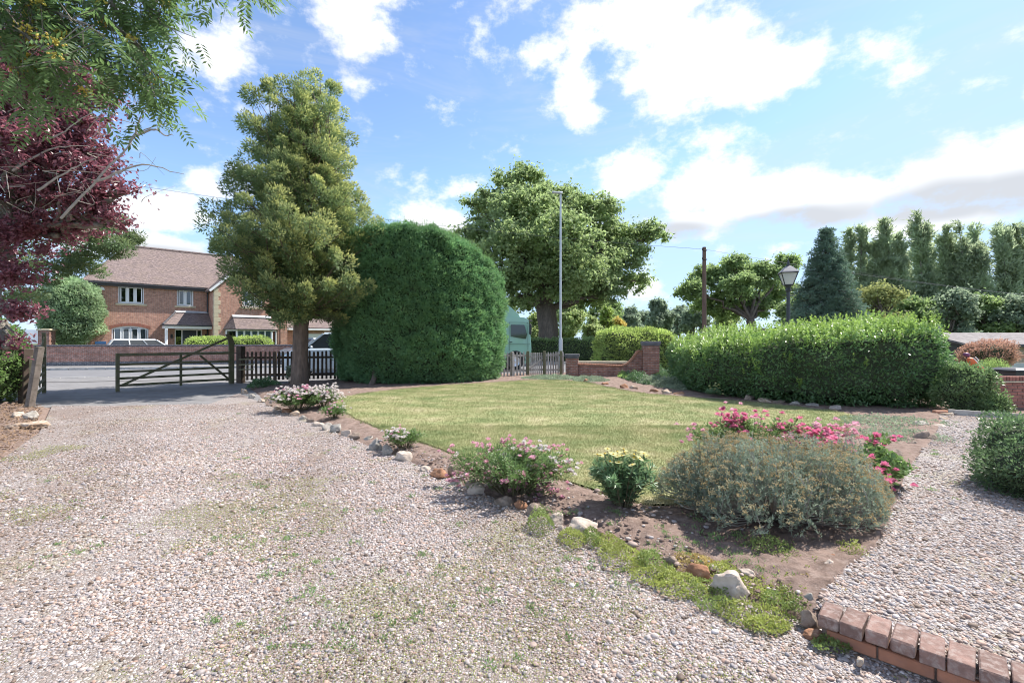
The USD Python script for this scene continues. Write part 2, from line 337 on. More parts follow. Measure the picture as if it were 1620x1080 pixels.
def brickmat(name, c1, c2, mortar, w=0.225, h=0.075, msize=0.010, bump=0.004, stain=None, samt=0.4, rough=0.85, var=0.35):
    n = {'tc': ('texture_coordinate', {}), 'geo': ('geometry', {}),
         'b': ('brick_texture', {'color1': c1, 'color2': c2, 'mortar': mortar, 'scale': 1.0, 'mortar_size': msize, 'mortar_smooth': 0.2, 'brick_width': w, 'row_height': h, 'bias': 0.0, 'offset': 0.5}),
         'nz': ('noise_texture', {'scale': 7.0, 'detail': 6.0}), 'mr': ('map_range', {'from_min': 0.3, 'from_max': 0.7, 'to_min': 1 - var, 'to_max': 1 + var}), 'cb': ('combine_color', {}),
         'mul': ('mix_color', {'blend_type': 'multiply', 'fac': 1.0, 'use_clamp': False}), 'p': ('principled_bsdf', {'roughness': rough, 'specular_ior_level': 0.25}),
         'inv': ('math', {'math_type': 'subtract', 'value1': 1.0}), 'bp': ('bump', {'strength': 1.0, 'distance': bump})}
    l = [('tc.UV', 'b.vector'), ('geo.position', 'nz.vector'), ('nz.fac', 'mr.value'), ('mr.result', 'cb.r'), ('mr.result', 'cb.g'), ('mr.result', 'cb.b'), ('b.color', 'mul.a'), ('cb.color', 'mul.b'),
         ('b.fac', 'inv.value2'), ('inv.value', 'bp.height'), ('bp.normal', 'p.normal')]
    out = 'mul.result'
    if stain is not None:
        n['n2'] = ('noise_texture', {'scale': 1.6, 'detail': 8.0, 'roughness': 0.7}); n['m2'] = ('map_range', {'from_min': 1 - samt - 0.12, 'from_max': 1 - samt + 0.15, 'clamp': True, 'to_max': 0.75})
        n['mx'] = ('mix_color', {'blend_type': 'mix', 'b': stain}); l += [('geo.position', 'n2.vector'), ('n2.fac', 'm2.value'), ('m2.result', 'mx.fac'), (out, 'mx.a')]; out = 'mx.result'
    l.append((out, 'p.base_color'))
    return mat(name, n, l, 'p.BSDF')

def glassmat(name, tintc=(0.02, 0.025, 0.03), see=0.35):
    """A pane: reflects by angle, lets some of the dim room behind through."""
    n = {'f': ('fresnel', {'IOR': 1.55}), 'fa': ('math', {'math_type': 'multiply_add', 'value2': 1.0, 'value3': 0.03}), 't': ('transparent_bsdf', {'color': (0.72, 0.76, 0.78)}), 'g': ('glossy_bsdf', {'roughness': 0.02, 'color': (0.95, 0.97, 1.0)}), 'm': ('mix_closure', {})}
    return mat(name, n, [('f.fac', 'fa.value1'), ('fa.value', 'm.fac'), ('t.BSDF', 'm.closure1'), ('g.BSDF', 'm.closure2')], 'm.closure')

# ---------------------------------------------------------------- ground, road, drive, beds, lawn
def sstep(a, b, x): t = np.clip((np.asarray(x, float) - a) / (b - a), 0, 1); return t * t * (3 - 2 * t)
TH = math.radians(14)
RO, RD, RN = np.array([-25.1, 27.5, 0]), np.array([math.cos(TH), math.sin(TH), 0]), np.array([-math.sin(TH), math.cos(TH), 0])
def RP(s, t, z=0.0): return RO + s * RD + t * RN + np.array([0, 0, z])
def road_t(x, y): return (x - RO[0]) * RN[0] + (y - RO[1]) * RN[1]
def ground_z(x, y):
    x, y = np.asarray(x, float), np.asarray(y, float)
    return -0.06 + 0.22 * sstep(1.5, 4, road_t(x, y)) * (1 - sstep(5, 20, x)) - 1.0 * sstep(13.5, 21, x) * (1 - sstep(400, 900, np.hypot(x, y)))

m_turf = plain('far_turf', (0.085, 0.12, 0.035), 0.9, 0.3, 0.4, 0.05, 12, second=(0.16, 0.15, 0.06), amount=0.42, spec=0.1)
xs = np.unique(np.concatenate([np.arange(-70, 121, 1.5), [-2500, -1200, -600, -300, -150, -100, 160, 240, 400, 700, 1200, 2500]]))
ys = np.unique(np.concatenate([np.arange(-12, 140, 1.5), [-2500, -1200, -500, -200, -80, -30, 180, 260, 400, 700, 1300, 2500]]))
gx, gy = np.meshgrid(xs, ys, indexing='ij'); gv = np.column_stack([gx.ravel(), gy.ravel(), ground_z(gx, gy).ravel()])
ii, jj = np.meshgrid(np.arange(len(xs) - 1), np.arange(len(ys) - 1), indexing='ij'); b0 = (ii * len(ys) + jj).ravel()
structure('ground', (gv, np.stack([b0, b0 + len(ys), b0 + len(ys) + 1, b0 + 1], 1)), m_turf, 'rough grassy ground running out to the horizon', 'ground', smooth=True)

m_road = plain('road_tarmac', (0.165, 0.165, 0.172), 0.85, 0.10, 1.3, 0.004, 260, second=(0.13, 0.13, 0.135), amount=0.4, spec=0.25)
m_path = plain('path_tarmac', (0.19, 0.185, 0.185), 0.9, 0.12, 1.6, 0.004, 220, second=(0.14, 0.135, 0.13), amount=0.42, spec=0.2)
m_kerb = plain('kerb_concrete', (0.36, 0.35, 0.33), 0.9, 0.14, 3.0, 0.003, 90, second=(0.22, 0.21, 0.19), amount=0.4, spec=0.2)
def strip(t0, t1, z, s0=-70, s1=190, n=60):
    S = np.linspace(s0, s1, n); v = np.array([RP(s, t, z) for s in S for t in (t0, t1)]); i = np.arange(n - 1) * 2
    return v, np.stack([i, i + 2, i + 3, i + 1], 1)
structure('road', strip(-7.0, 0.0, 0.0), m_road, 'grey tarmac road crossing beyond the gates', 'road')
structure('pavement', strip(0.13, 2.6, 0.13), m_path, 'far pavement at the foot of the brick wall across the road', 'pavement')
structure('pavement', strip(-9.6, -7.13, 0.004), m_path, 'near pavement just outside the picket fence', 'pavement')
def kerb_run(t, top, label):
    b = MB()
    for s in np.arange(-24, 40, 0.92):
        c = RP(s, t, top / 2 - 0.05); b.mesh(box(c, (0.905, 0.125, top + 0.1), TH, 0.012))
    for s0, s1 in ((-70, -24.02), (40.0, 190)):
        c = RP((s0 + s1) / 2, t, top / 2 - 0.05); b.mesh(box(c, (s1 - s0, 0.125, top + 0.1), TH, 0.012))
    structure('kerb', b, m_kerb, label, 'kerb')
kerb_run(0.066, 0.135, 'raised concrete kerb along the far side of the road')
kerb_run(-7.066, 0.03, 'lowered concrete kerb along the near side of the road')

STONES = [(378, 622), (395, 629), (437, 646), (480, 661), (520, 679), (560, 696), (600, 712), (640, 726), (690, 749), (740, 771), (800, 794), (850, 813), (890, 831), (950, 852), (1010, 882), (1080, 908), (1150, 938), (1215, 962), (1285, 990), (1330, 1012), (1420, 1052), (1560, 1115)]
SL = np.array([G(u, v)[:2] for u, v in STONES])
DRIVE = Polygon(np.vstack([SL, [[3.0, 1.0], [3.0, -4], [-14, -4], [-14, 4]], [G(u, v)[:2] for u, v in [(-90, 765), (0, 728), (35, 703), (62, 684), (74, 660), (82, 642), (200, 641), (330, 639)]]])).buffer(0)
PATHZ = 0.08
PATH = Polygon([G(u, v, PATHZ)[:2] for u, v in [(1296, 958), (1310, 928), (1342, 896), (1382, 866), (1402, 830), (1420, 790), (1432, 748), (1452, 722), (1478, 690), (1490, 668), (1484, 655), (1760, 668), (2100, 760), (2300, 1000), (2200, 1300), (1700, 1150), (1560, 1075), (1420, 1010)]]).buffer(0)
LAWNZ = 0.05
lawn_px = [(533, 629), (600, 619), (680, 611), (760, 606), (850, 601), (915, 603), (960, 612), (1010, 621), (1090, 628), (1170, 634), (1260, 643), (1330, 652), (1352, 660), (1340, 672), (1300, 692), (1240, 722), (1180, 760), (1110, 786), (1050, 797), (1000, 790), (930, 768), (850, 746), (780, 733), (715, 716), (690, 706), (640, 689), (590, 672), (555, 656), (533, 641)]
LP = np.array([G(u, v, LAWNZ)[:2] for u, v in lawn_px]); LP = smooth_line(np.vstack([LP, LP[:1]]), 400)[:-1]
LP += 0.05 * (np.stack([meshkit.noise(np.column_stack([LP * 2.2, np.zeros(len(LP))]), 3), meshkit.noise(np.column_stack([LP * 2.2, np.ones(len(LP))]), 4)], 1) - 0.5)
LAWN = Polygon(LP).buffer(0)
APRON = Polygon([G(82, 641)[:2], G(400, 639)[:2], G(393, 626)[:2], G(377, 612)[:2], RP(16.2, -9.5)[:2], RP(2.0, -9.5)[:2], G(-10, 628)[:2], G(60, 632)[:2]]).buffer(0.3)
structure('driveway_apron', sheet(APRON, -0.012), m_path, 'worn tarmac apron of the drive beside the open gates', 'driveway')

# gravel: many coloured pebbles; single pebbles lie on top of this sheet near by
n = {'geo': ('geometry', {}), 'v': ('voronoi_texture', {'scale': 58.0, 'feature': 'f1'}), 'v2': ('voronoi_texture', {'scale': 58.0, 'feature': 'distance_to_edge'}), 'sep': ('separate_color', {}),
     'rp': ('rgb_ramp', {'ramp': [(0, (0.16, 0.13, 0.12)), (0.2, (0.28, 0.235, 0.215)), (0.45, (0.35, 0.31, 0.295)), (0.62, (0.30, 0.285, 0.285)), (0.8, (0.43, 0.395, 0.38)), (1, (0.56, 0.53, 0.51))]}),
     'er': ('map_range', {'from_min': 0.0, 'from_max': 0.22, 'clamp': True}), 'gap': ('mix_color', {'blend_type': 'mix', 'a': (0.17, 0.14, 0.12)}),
     'n1': ('noise_texture', {'scale': 0.55, 'detail': 7.0, 'roughness': 0.62}), 'm1': ('map_range', {'from_min': 0.46, 'from_max': 0.64, 'to_max': 0.75, 'clamp': True}), 'd1': ('mix_color', {'blend_type': 'mix', 'b': (0.17, 0.12, 0.095)}),
     'n2': ('noise_texture', {'scale': 0.9, 'detail': 8.0, 'roughness': 0.7}), 'm2': ('map_range', {'from_min': 0.54, 'from_max': 0.72, 'to_max': 0.5, 'clamp': True}), 'd2': ('mix_color', {'blend_type': 'mix', 'b': (0.26, 0.25, 0.10)}),
     'off': ('mapping', {'location': (13.0, 4.0, 2.0)}), 'bp': ('bump', {'strength': 1.0, 'distance': 0.012}), 'p': ('principled_bsdf', {'roughness': 0.75, 'specular_ior_level': 0.25})}
l = [('geo.position', 'v.vector'), ('geo.position', 'v2.vector'), ('v.color', 'sep.color'), ('sep.r', 'rp.fac'), ('v2.distance', 'er.value'), ('er.result', 'gap.fac'), ('rp.color', 'gap.b'), ('geo.position', 'n1.vector'), ('n1.fac', 'm1.value'), ('m1.result', 'd1.fac'), ('gap.result', 'd1.a'),
     ('geo.position', 'off.vector'), ('off.vector', 'n2.vector'), ('n2.fac', 'm2.value'), ('m2.result', 'd2.fac'), ('d1.result', 'd2.a'), ('d2.result', 'p.base_color'), ('v2.distance', 'bp.height'), ('bp.normal', 'p.normal')]
m_gravel = mat('gravel_ground', n, l, 'p.BSDF')
structure('driveway', sheet(DRIVE, 0.0), m_gravel, 'broad pale gravel driveway leading to the wooden gates', 'driveway')
structure('garden_path', sheet(PATH, PATHZ), m_gravel, 'gravel garden path right of the silver shrub', 'path')

# soil of the beds: clods and crumbs, banked up behind the border stones, dipping under the lawn and the gravel
m_soil = plain('garden_soil', (0.20, 0.145, 0.12), 0.95, 0.35, 9.0, 0.02, 70, second=(0.30, 0.235, 0.20), amount=0.40, spec=0.1)
def soil(x0, x1, y0, y1, c):
    X, Y = np.meshgrid(np.arange(x0, x1 + c, c), np.arange(y0, y1 + c, c), indexing='ij'); P = shapely.points(X.ravel(), Y.ravel())
    dd, dp, dl = (shapely.distance(P, q).reshape(X.shape) for q in (DRIVE.union(APRON), PATH, LAWN))
    pts = np.stack([X, Y, 0 * X], -1)
    lump = (meshkit.fbm(pts * 3.0, 3, 5) - 0.5) * 0.05 + (meshkit.fbm(pts * 14, 3, 9) - 0.5) * 0.05
    z = 0.055 * sstep(0, 0.5, dd) + 0.045 * (1 - sstep(0, 0.7, dp)) + lump * sstep(0, 0.12, np.minimum(dd, dl)) - 0.03 * (1 - sstep(0, 0.1, dd)) - 0.02 * (1 - sstep(0, 0.12, dl))
    z = np.where(dd <= 0, -0.05, z); z = np.where(dp <= 0, 0.05, z); z = np.where(dl <= 0, 0.0, z)
    far = np.minimum(np.minimum(np.where(dd > 0, dd, -0.1), np.where(dp > 0, dp, -0.1)), np.where(dl > 0, dl, -0.1)) > -0.05
    keep = (dd > 0) & (dp > 0) & (dl > 0); k2 = keep.copy()
    for a in range(2):
        k2[1:] |= keep[:-1]; k2[:-1] |= keep[1:]; k2[:, 1:] |= keep[:, :-1]; k2[:, :-1] |= keep[:, 1:]; keep = k2.copy()
    cell = keep[:-1, :-1] & keep[1:, :-1] & keep[:-1, 1:] & keep[1:, 1:]
    cx, cy = X[:-1, :-1] + c / 2, Y[:-1, :-1] + c / 2
    cell &= road_t(cx, cy) < -9.7
    i, j = np.nonzero(cell); ny = X.shape[1]; b = i * ny + j
    f = np.stack([b, b + ny, b + ny + 1, b + 1], 1); used, inv = np.unique(f.ravel(), return_inverse=True)
    return np.stack([X, Y, z], -1).reshape(-1, 3)[used], inv.reshape(-1, 4)
SOIL_NEAR = soil(-1.9, 4.6, 1.9, 7.2, 0.03)
structure('soil_bed', SOIL_NEAR, m_soil, 'brown crumbly soil of the near flower bed between drive and lawn', 'soil', smooth=True)
mb = MB()
for x0, x1, y0, y1 in ((-12.06, -1.9, 1.5, 24.4), (-1.9, 4.6, 7.2, 24.4), (4.6, 13.5, 1.5, 26.0), (-22.0, -12.06, 1.5, 16)): mb.add(*soil(x0, x1, y0, y1, 0.08))
structure('soil_bed', mb, m_soil, 'brown soil round the lawn under hedges, trees and fence', 'soil', smooth=True)

# lawn: dry summer turf
def lawn_nodes(bump):
    n = {'geo': ('geometry', {}), 'st': ('mapping', {'mapping_type': 'point', 'rotation': (0, 0, 0.3), 'scale': (0.62, 0.95, 1)}), 'n1': ('noise_texture', {'scale': 1.5, 'detail': 7.0, 'roughness': 0.62}), 'rp': ('rgb_ramp', {'ramp': [(0.30, (0.20, 0.25, 0.105)), (0.45, (0.28, 0.305, 0.14)), (0.57, (0.365, 0.355, 0.185)), (0.70, (0.47, 0.42, 0.265))]}),
         'n2': ('noise_texture', {'scale': 60.0, 'detail': 3.0}), 'mr': ('map_range', {'from_min': 0.3, 'from_max': 0.7, 'to_min': 0.75, 'to_max': 1.2}), 'hs': ('hsv', {}), 'p': ('principled_bsdf', {'roughness': 0.8, 'specular_ior_level': 0.2}), 't': ('translucent_bsdf', {}), 'm': ('mix_closure', {'fac': 0.0 if bump else 0.25})}
    l = [('geo.position', 'st.vector'), ('st.vector', 'n1.vector'), ('geo.position', 'n2.vector'), ('n2.fac', 'mr.value'), ('n1.fac', 'rp.fac'), ('rp.color', 'hs.color'), ('mr.result', 'hs.value'), ('hs.color', 'p.base_color'), ('hs.color', 't.color'), ('p.BSDF', 'm.closure1'), ('t.BSDF', 'm.closure2')]
    if bump: n['bp'] = ('bump', {'strength': 1.0, 'distance': 0.015}); l += [('n2.fac', 'bp.height'), ('bp.normal', 'p.normal')]
    return n, l
m_lawn = mat('lawn_turf', *lawn_nodes(True), 'm.closure'); m_grass = mat('lawn_blades', *lawn_nodes(False), 'm.closure')
structure('lawn', sheet(LAWN, LAWNZ), m_lawn, 'dry mottled lawn with straw coloured patches', 'lawn')

def instancer(name, protos, mats, P, rot, scale, idx, label, cat, smooth=False):
    path = numbered('/World', name); pi = UsdGeom.PointInstancer.Define(stage, path); tg = []
    for i, (m, mm) in enumerate(zip(protos, mats)):
        v, f = arr(m); nn = None
        if smooth: v, f, nn = meshkit.arrays((v, f), True)
        write_mesh(f'{path}/piece_{i:03d}', v, f, mm, normals=nn); tg.append(Sdf.Path(f'{path}/piece_{i:03d}'))
    pi.CreatePrototypesRel().SetTargets(tg); pi.CreateProtoIndicesAttr(Vt.IntArray.FromNumpy(np.asarray(idx, np.int32))); pi.CreatePositionsAttr(Vt.Vec3fArray.FromNumpy(np.asarray(P, np.float32)))
    q = np.asarray(rot, np.float32)  # w x y z
    pi.CreateOrientationsAttr(Vt.QuathArray([Gf.Quath(float(a), float(b), float(c), float(d)) for a, b, c, d in q])); pi.CreateScalesAttr(Vt.Vec3fArray.FromNumpy(np.asarray(scale, np.float32)))
    tag(path, label, cat, None, 'stuff'); return path
def zrot(r, n): a = r.uniform(0, 2 * np.pi, n) / 2; return np.column_stack([np.cos(a), 0 * a, 0 * a, np.sin(a)])
def scatter(r, poly, step, y0=-9e9, y1=9e9, x0=-9e9, x1=9e9):
    a = poly.bounds; X, Y = np.meshgrid(np.arange(max(a[0], x0), min(a[2], x1), step), np.arange(max(a[1], y0), min(a[3], y1), step), indexing='ij')
    p = np.column_stack([X.ravel(), Y.ravel()]) + r.uniform(-0.5, 0.5, (X.size, 2)) * step
    p = p[np.abs(p[:, 0]) < 1.16 * p[:, 1] + 0.3]
    return p[shapely.contains_xy(poly, p[:, 0], p[:, 1])]

r = np.random.default_rng(11)
def tuft(r, nb, rad, h):
    a, q = r.uniform(0, 2 * np.pi, nb), rad * np.sqrt(r.uniform(0, 1, nb)); P = np.column_stack([q * np.cos(a), q * np.sin(a), 0 * a - 0.004])
    D = unit(np.column_stack([r.normal(0, 0.45, nb), r.normal(0, 0.45, nb), np.full(nb, 1.0)])); return blades(P, D, rand_dirs(r, nb), h * r.uniform(0.5, 1.2, nb), 0.005, tri=True)
gp = np.vstack([scatter(r, LAWN.buffer(0.03), 0.07, 3, 9), scatter(r, LAWN.buffer(0.03), 0.12, 9, 30)]); k = len(gp)
edge = shapely.distance(shapely.points(gp), LAWN.exterior) < 0.12
hs = np.where(edge, 1.5, 1.0) * r.uniform(0.6, 1.25, k)
instancer('grass', [tuft(r, 46, 0.085, 0.032) for _ in range(6)], [m_grass] * 6, np.column_stack([gp, np.full(k, LAWNZ)]), zrot(r, k), np.column_stack([1.2 * np.ones(k) * np.where(gp[:, 1] > 9, 1.6, 1), 1.2 * np.ones(k) * np.where(gp[:, 1] > 9, 1.6, 1), hs]), r.integers(0, 6, k), 'short dry grass blades of the mown lawn', 'grass')

# pebbles
def pebble(r, sub=1):
    m = trimesh.creation.icosphere(subdivisions=sub, radius=0.5); v = np.array(m.vertices); s = r.integers(0, 999)
    v = v * (1 + 0.35 * (meshkit.noise(v * 2.2 + 5, s) - 0.5))[:, None] * np.array([1.0, r.uniform(0.65, 0.95), r.uniform(0.42, 0.7)]); return v, np.array(m.faces)
stops = [[(0.103, 0.074, 0.057), (0.197, 0.145, 0.111)], [(0.244, 0.183, 0.153), (0.348, 0.27, 0.234)], [(0.27, 0.237, 0.229), (0.348, 0.312, 0.305)], [(0.348, 0.295, 0.268), (0.435, 0.378, 0.348)], [(0.453, 0.408, 0.382), (0.573, 0.524, 0.5)], [(0.313, 0.208, 0.161), (0.4, 0.283, 0.225)], [(0.191, 0.175, 0.177), (0.278, 0.254, 0.258)]]
share = [0.14, 0.23, 0.19, 0.22, 0.055, 0.075, 0.09]
peb_mats = []
for i, (a, b) in enumerate(stops):
    nn = {'oi': ('object_info', {}), 'geo': ('geometry', {}), 'rp': ('rgb_ramp', {'ramp': [(0, a), (1, b)]}), 'nz': ('noise_texture', {'scale': 90.0, 'detail': 4.0}), 'mr': ('map_range', {'from_min': 0.3, 'from_max': 0.7, 'to_min': 0.82, 'to_max': 1.15}), 'hs': ('hsv', {}), 'p': ('principled_bsdf', {'roughness': 0.65, 'specular_ior_level': 0.3})}
    peb_mats.append(mat(f'pebble_{i}', nn, [('oi.random', 'rp.fac'), ('geo.position', 'nz.vector'), ('nz.fac', 'mr.value'), ('rp.color', 'hs.color'), ('mr.result', 'hs.value'), ('hs.color', 'p.base_color')], 'p.BSDF'))
protos = [pebble(r) for i in range(14)]
def pebbles(poly, z, label, bands):
    P, S = [], []
    for y0, y1, step in bands:
        p = scatter(r, poly, step, y0, y1); bare = meshkit.fbm(np.column_stack([p * 0.9, 0 * p[:, 0]]), 4, 31); b_ = np.clip((bare - 0.53) * 4.5, 0, 0.8); b_ = np.maximum(b_, 0.7 * np.exp(-(np.abs(p[:, 0] + 1.0 + 0.42 * (p[:, 1] - 2.6)) / 0.28) ** 2) * np.clip((bare - 0.32) * 4, 0, 1)); b_ = np.maximum(b_, 0.75 * np.clip((-p[:, 0] - 0.80 * p[:, 1] - 0.1) / 1.0, 0, 1) * np.clip((bare - 0.25) * 4, 0, 1)) if z == 0 else b_; p = p[r.uniform(size=len(p)) > b_]
        P.append(p); S.append(np.minimum(step, 0.021) * r.lognormal(-0.02, 0.36, len(p)))
    P, S = np.vstack(P), np.clip(np.concatenate(S), 0.010, 0.05); k = len(P)
    q = rand_dirs(r, k); a = r.normal(0, 0.18, k); w = r.uniform(0, 2 * np.pi, k) / 2
    Q = unit(np.column_stack([np.cos(w), a * np.cos(w) * 0.5, a * np.sin(w) * 0.5, np.sin(w)]))
    kind = r.choice(len(stops), k, p=share); dirt = meshkit.fbm(np.column_stack([P * 0.7, 0 * P[:, 0]]), 4, 12) - 0.5; mid = P[:, 0] + 1.0 + 0.42 * (P[:, 1] - 2.6)
    pb_ = np.clip(dirt * 2.4 + 0.02 + 0.52 * np.exp(-(mid / 0.38) ** 2) - 0.25 * np.exp(-((np.abs(mid) - 0.85) / 0.35) ** 2) + 0.8 * np.clip((-P[:, 0] - 0.72 * P[:, 1]) / 1.2, 0, 1), 0, 0.75); sw = r.uniform(size=k) < pb_; kind = np.where(sw, r.choice([0, 1, 0, 0, 6], k), kind); S = np.where(sw, S * 0.82, S); kind = kind + 7 * r.integers(0, 2, k)
    instancer('gravel', protos, [peb_mats[i % 7] for i in range(14)], np.column_stack([P, z + S * r.uniform(-0.10, 0.17, k)]), Q, S[:, None] * np.ones(3), kind, label, 'gravel', smooth=True)
    return k
kd = pebbles(DRIVE, 0.0, 'loose rounded pebbles covering the driveway', [(1.75, 3.0, 0.0152), (3.0, 4.6, 0.0172), (4.6, 7.2, 0.0215), (7.2, 10, 0.029), (10, 12.6, 0.05)])
kp = pebbles(PATH.buffer(0.02), PATHZ, 'loose rounded pebbles covering the garden path', [(1.6, 4, 0.019), (4, 6.5, 0.023), (6.5, 9, 0.030), (9, 11.6, 0.045)])
print('pebbles', kd, kp, 'tufts', k)

# ---------------------------------------------------------------- house across the road
m_brick = brickmat('house_brick', (0.50, 0.245, 0.165), (0.38, 0.175, 0.12), (0.46, 0.38, 0.32), stain=(0.28, 0.15, 0.115), samt=0.33, bump=0.006, var=0.25)
m_brick_wall = brickmat('road_wall_brick', (0.37, 0.165, 0.115), (0.26, 0.115, 0.085), (0.34, 0.31, 0.28), stain=(0.13, 0.075, 0.06), samt=0.45, bump=0.006)
m_blue = plain('dark_engineering_brick', (0.085, 0.082, 0.092), 0.6, 0.25, 5.0, 0.003, 60, isl=0.3, spec=0.4)
m_white = plain('white_window_plastic', (0.80, 0.80, 0.79), 0.35, 0.03, 2.0, spec=0.5)
m_stone = plain('pale_cut_stone', (0.52, 0.45, 0.32), 0.85, 0.12, 4.0, 0.003, 60, spec=0.2)
m_black = plain('black_gutter_plastic', (0.025, 0.026, 0.03), 0.4, 0.1, 3.0, spec=0.5)
m_lead = plain('roof_lead', (0.42, 0.43, 0.45), 0.55, 0.12, 3.0)
m_door = plain('slate_blue_door', (0.045, 0.055, 0.068), 0.4, 0.05, 3.0)
m_glass = glassmat('window_glass')
m_room = plain('dim_room', (0.07, 0.068, 0.062), 0.9, 0.3, 1.0)
m_blind = plain('pale_blind', (0.45, 0.45, 0.42), 0.8, 0.08, 8.0)
m_rail = plain('silver_rail', (0.5, 0.5, 0.5), 0.4, 0.1, 3.0)

def tilemat(name, c1, c2, mortar, w, h, bump=0.02, stain=None):
    return brickmat(name, c1, c2, mortar, w, h, 0.006, bump, stain=stain, samt=0.45, rough=0.85, var=0.28)
m_tile = tilemat('house_roof_tile', (0.25, 0.19, 0.175), (0.165, 0.13, 0.125), (0.09, 0.075, 0.075), 0.165, 0.10, 0.02, (0.20, 0.155, 0.13))
m_tile2 = tilemat('bungalow_roof_tile', (0.20, 0.18, 0.18), (0.14, 0.125, 0.125), (0.07, 0.06, 0.06), 0.30, 0.32, 0.03, (0.27, 0.25, 0.24))

HA = np.array([-29.5, 33.0, 0.16]); HD = np.array([0.731, 0.682, 0]); HM = np.array([-0.682, 0.731, 0]); HR = math.atan2(0.682, 0.731)
def HP(t, m, z): return np.array([HA[0] + HD[0] * t + HM[0] * m, HA[1] + HD[1] * t + HM[1] * m, HA[2] + z])
house = thing('brick_house', 'large red brick house with hipped tile roof and white windows across the road', 'house', HA, 0)
def hbox(t0, t1, m0, m1, z0, z1, bevel=0.0): return box(HP((t0 + t1) / 2, (m0 + m1) / 2, (z0 + z1) / 2), (t1 - t0, m1 - m0, z1 - z0), HR, bevel)
EZ, RZ, HDEP = 5.72, 9.05, 8.0
WG0, WG1, WP = 7.18, 12.5, 2.0
def wall_with_holes(t0, t1, z0, z1, m, thick, holes, inward=1):
    """A wall face along the house with openings; the thickness runs inwards."""
    p = shapely.box(t0, z0, t1, z1)
    for h in holes: p = p.difference(h)
    v, f = extrude(p, thick); return HP(0, m, 0) + v[:, :1] * HD + v[:, 1:2] * np.array([0, 0, 1.0]) + v[:, 2:3] * HM * inward, f
def arch(t0, t1, z0, z1, rise):
    x = np.linspace(t0, t1, 13); c = (t0 + t1) / 2; y = z1 - rise + rise * (1 - ((x - c) / ((t1 - t0) / 2)) ** 2); return Polygon([(t0, z0)] + list(zip(x, y)) + [(t1, z0)])
W1 = (1.61, 3.09, 4.25, 5.52); W2 = (5.09, 6.16, 4.25, 5.52); W3 = (1.25, 3.35, 1.2, 2.62); DOOR = (4.95, 6.75, 0.12, 2.45); W4 = (9.1, 10.6, 4.25, 5.5)
front = wall_with_holes(0, WG0 + 0.1, -0.4, EZ, 0, 0.3, [shapely.box(W1[0], W1[2], W1[1], W1[3]), shapely.box(W2[0], W2[2], W2[1], W2[3]), arch(*W3, 0.2), shapely.box(DOOR[0], DOOR[2], DOOR[1], DOOR[3])])
part('wall', front, m_brick, house, uvs=True)
mb = MB(); mb.mesh(hbox(0, 0.3, 0.3, HDEP, -0.4, EZ)); mb.mesh(hbox(0, WG1, HDEP - 0.3, HDEP + 0.001, -0.4, EZ)); mb.mesh(hbox(WG1 - 0.3, WG1, 0.3, HDEP, -0.4, EZ)); mb.mesh(hbox(0.3, WG1, 0.3, HDEP, 2.75, 2.9))
part('wall', mb, m_brick, house, uvs=True)
gc, gh = (WG0 + WG1) / 2, 8.3
gable = Polygon([(WG0, -0.4), (WG1, -0.4), (WG1, EZ), (gc, gh), (WG0, EZ)]).difference(shapely.box(W4[0], W4[2], W4[1], W4[3])).difference(shapely.box(8.0, 0.5, 11.6, 2.5))
v, f = extrude(gable, 0.3); part('wall', (HP(0, -WP, 0) + v[:, :1] * HD + v[:, 1:2] * np.array([0, 0, 1.0]) + v[:, 2:3] * HM, f), m_brick, house, uvs=True)
mb = MB(); mb.mesh(hbox(WG0, WG0 + 0.3, -WP + 0.3, 0, -0.4, EZ)); mb.mesh(hbox(WG1 - 0.3, WG1, -WP + 0.3, 0.3, -0.4, EZ)); part('wall', mb, m_brick, house, uvs=True)
mb = MB(); mb.mesh(hbox(0.31, WG0, 2.9, 3.0, 0, EZ)); mb.mesh(hbox(WG0 + 0.31, WG1 - 0.31, 1.4, 1.5, 0, EZ)); part('room', mb, m_room, house)

def slab(poly3, thick):
    """A tilted slab: the polygon is its top face."""
    P = np.asarray(poly3, float); n = unit(np.cross(P[1] - P[0], P[2] - P[0])); n = n if n[2] > 0 else -n
    k = len(P); Q = P - n * thick; tri = [[0, i, i + 1] for i in range(1, k - 1)]; f = list(tri) + [[k + a, k + c, k + b] for a, b, c in tri] + [[i, k + i, k + (i + 1) % k] for i in range(k)] + [[i, k + (i + 1) % k, (i + 1) % k] for i in range(k)]
    v = np.vstack([P, Q])
    if np.cross(v[f[0][1]] - v[f[0][0]], v[f[0][2]] - v[f[0][0]])[2] < 0: f = [t[::-1] for t in f]
    return v, np.array(f)
ov = 0.28; ez = EZ + 0.02; T0, T1 = -ov, WG1 + ov; rl, rr = 2.46, WG1 - 2.46; rise = (RZ - ez) / (HDEP / 2)
zf = ez - ov * rise * 0.0
roofm = MB()
roofm.add(*slab([HP(T0, -ov, zf), HP(T1, -ov, zf), HP(rr, HDEP / 2, RZ), HP(rl, HDEP / 2, RZ)], 0.16))
roofm.add(*slab([HP(T1, HDEP + ov, zf), HP(T0, HDEP + ov, zf), HP(rl, HDEP / 2, RZ), HP(rr, HDEP / 2, RZ)], 0.16))
roofm.add(*slab([HP(T0, HDEP + ov, zf), HP(T0, -ov, zf), HP(rl, HDEP / 2, RZ)], 0.16)); roofm.add(*slab([HP(T1, -ov, zf), HP(T1, HDEP + ov, zf), HP(rr, HDEP / 2, RZ)], 0.16))
roof = part('roof', roofm, m_tile, house, uvs=True)
gm = MB(); gw0, gw1 = WG0 - 0.32, WG1 + 0.32; gr = (gh - EZ) / (gc - WG0); gz0 = gh + 0.06 - gr * (gc - gw0)
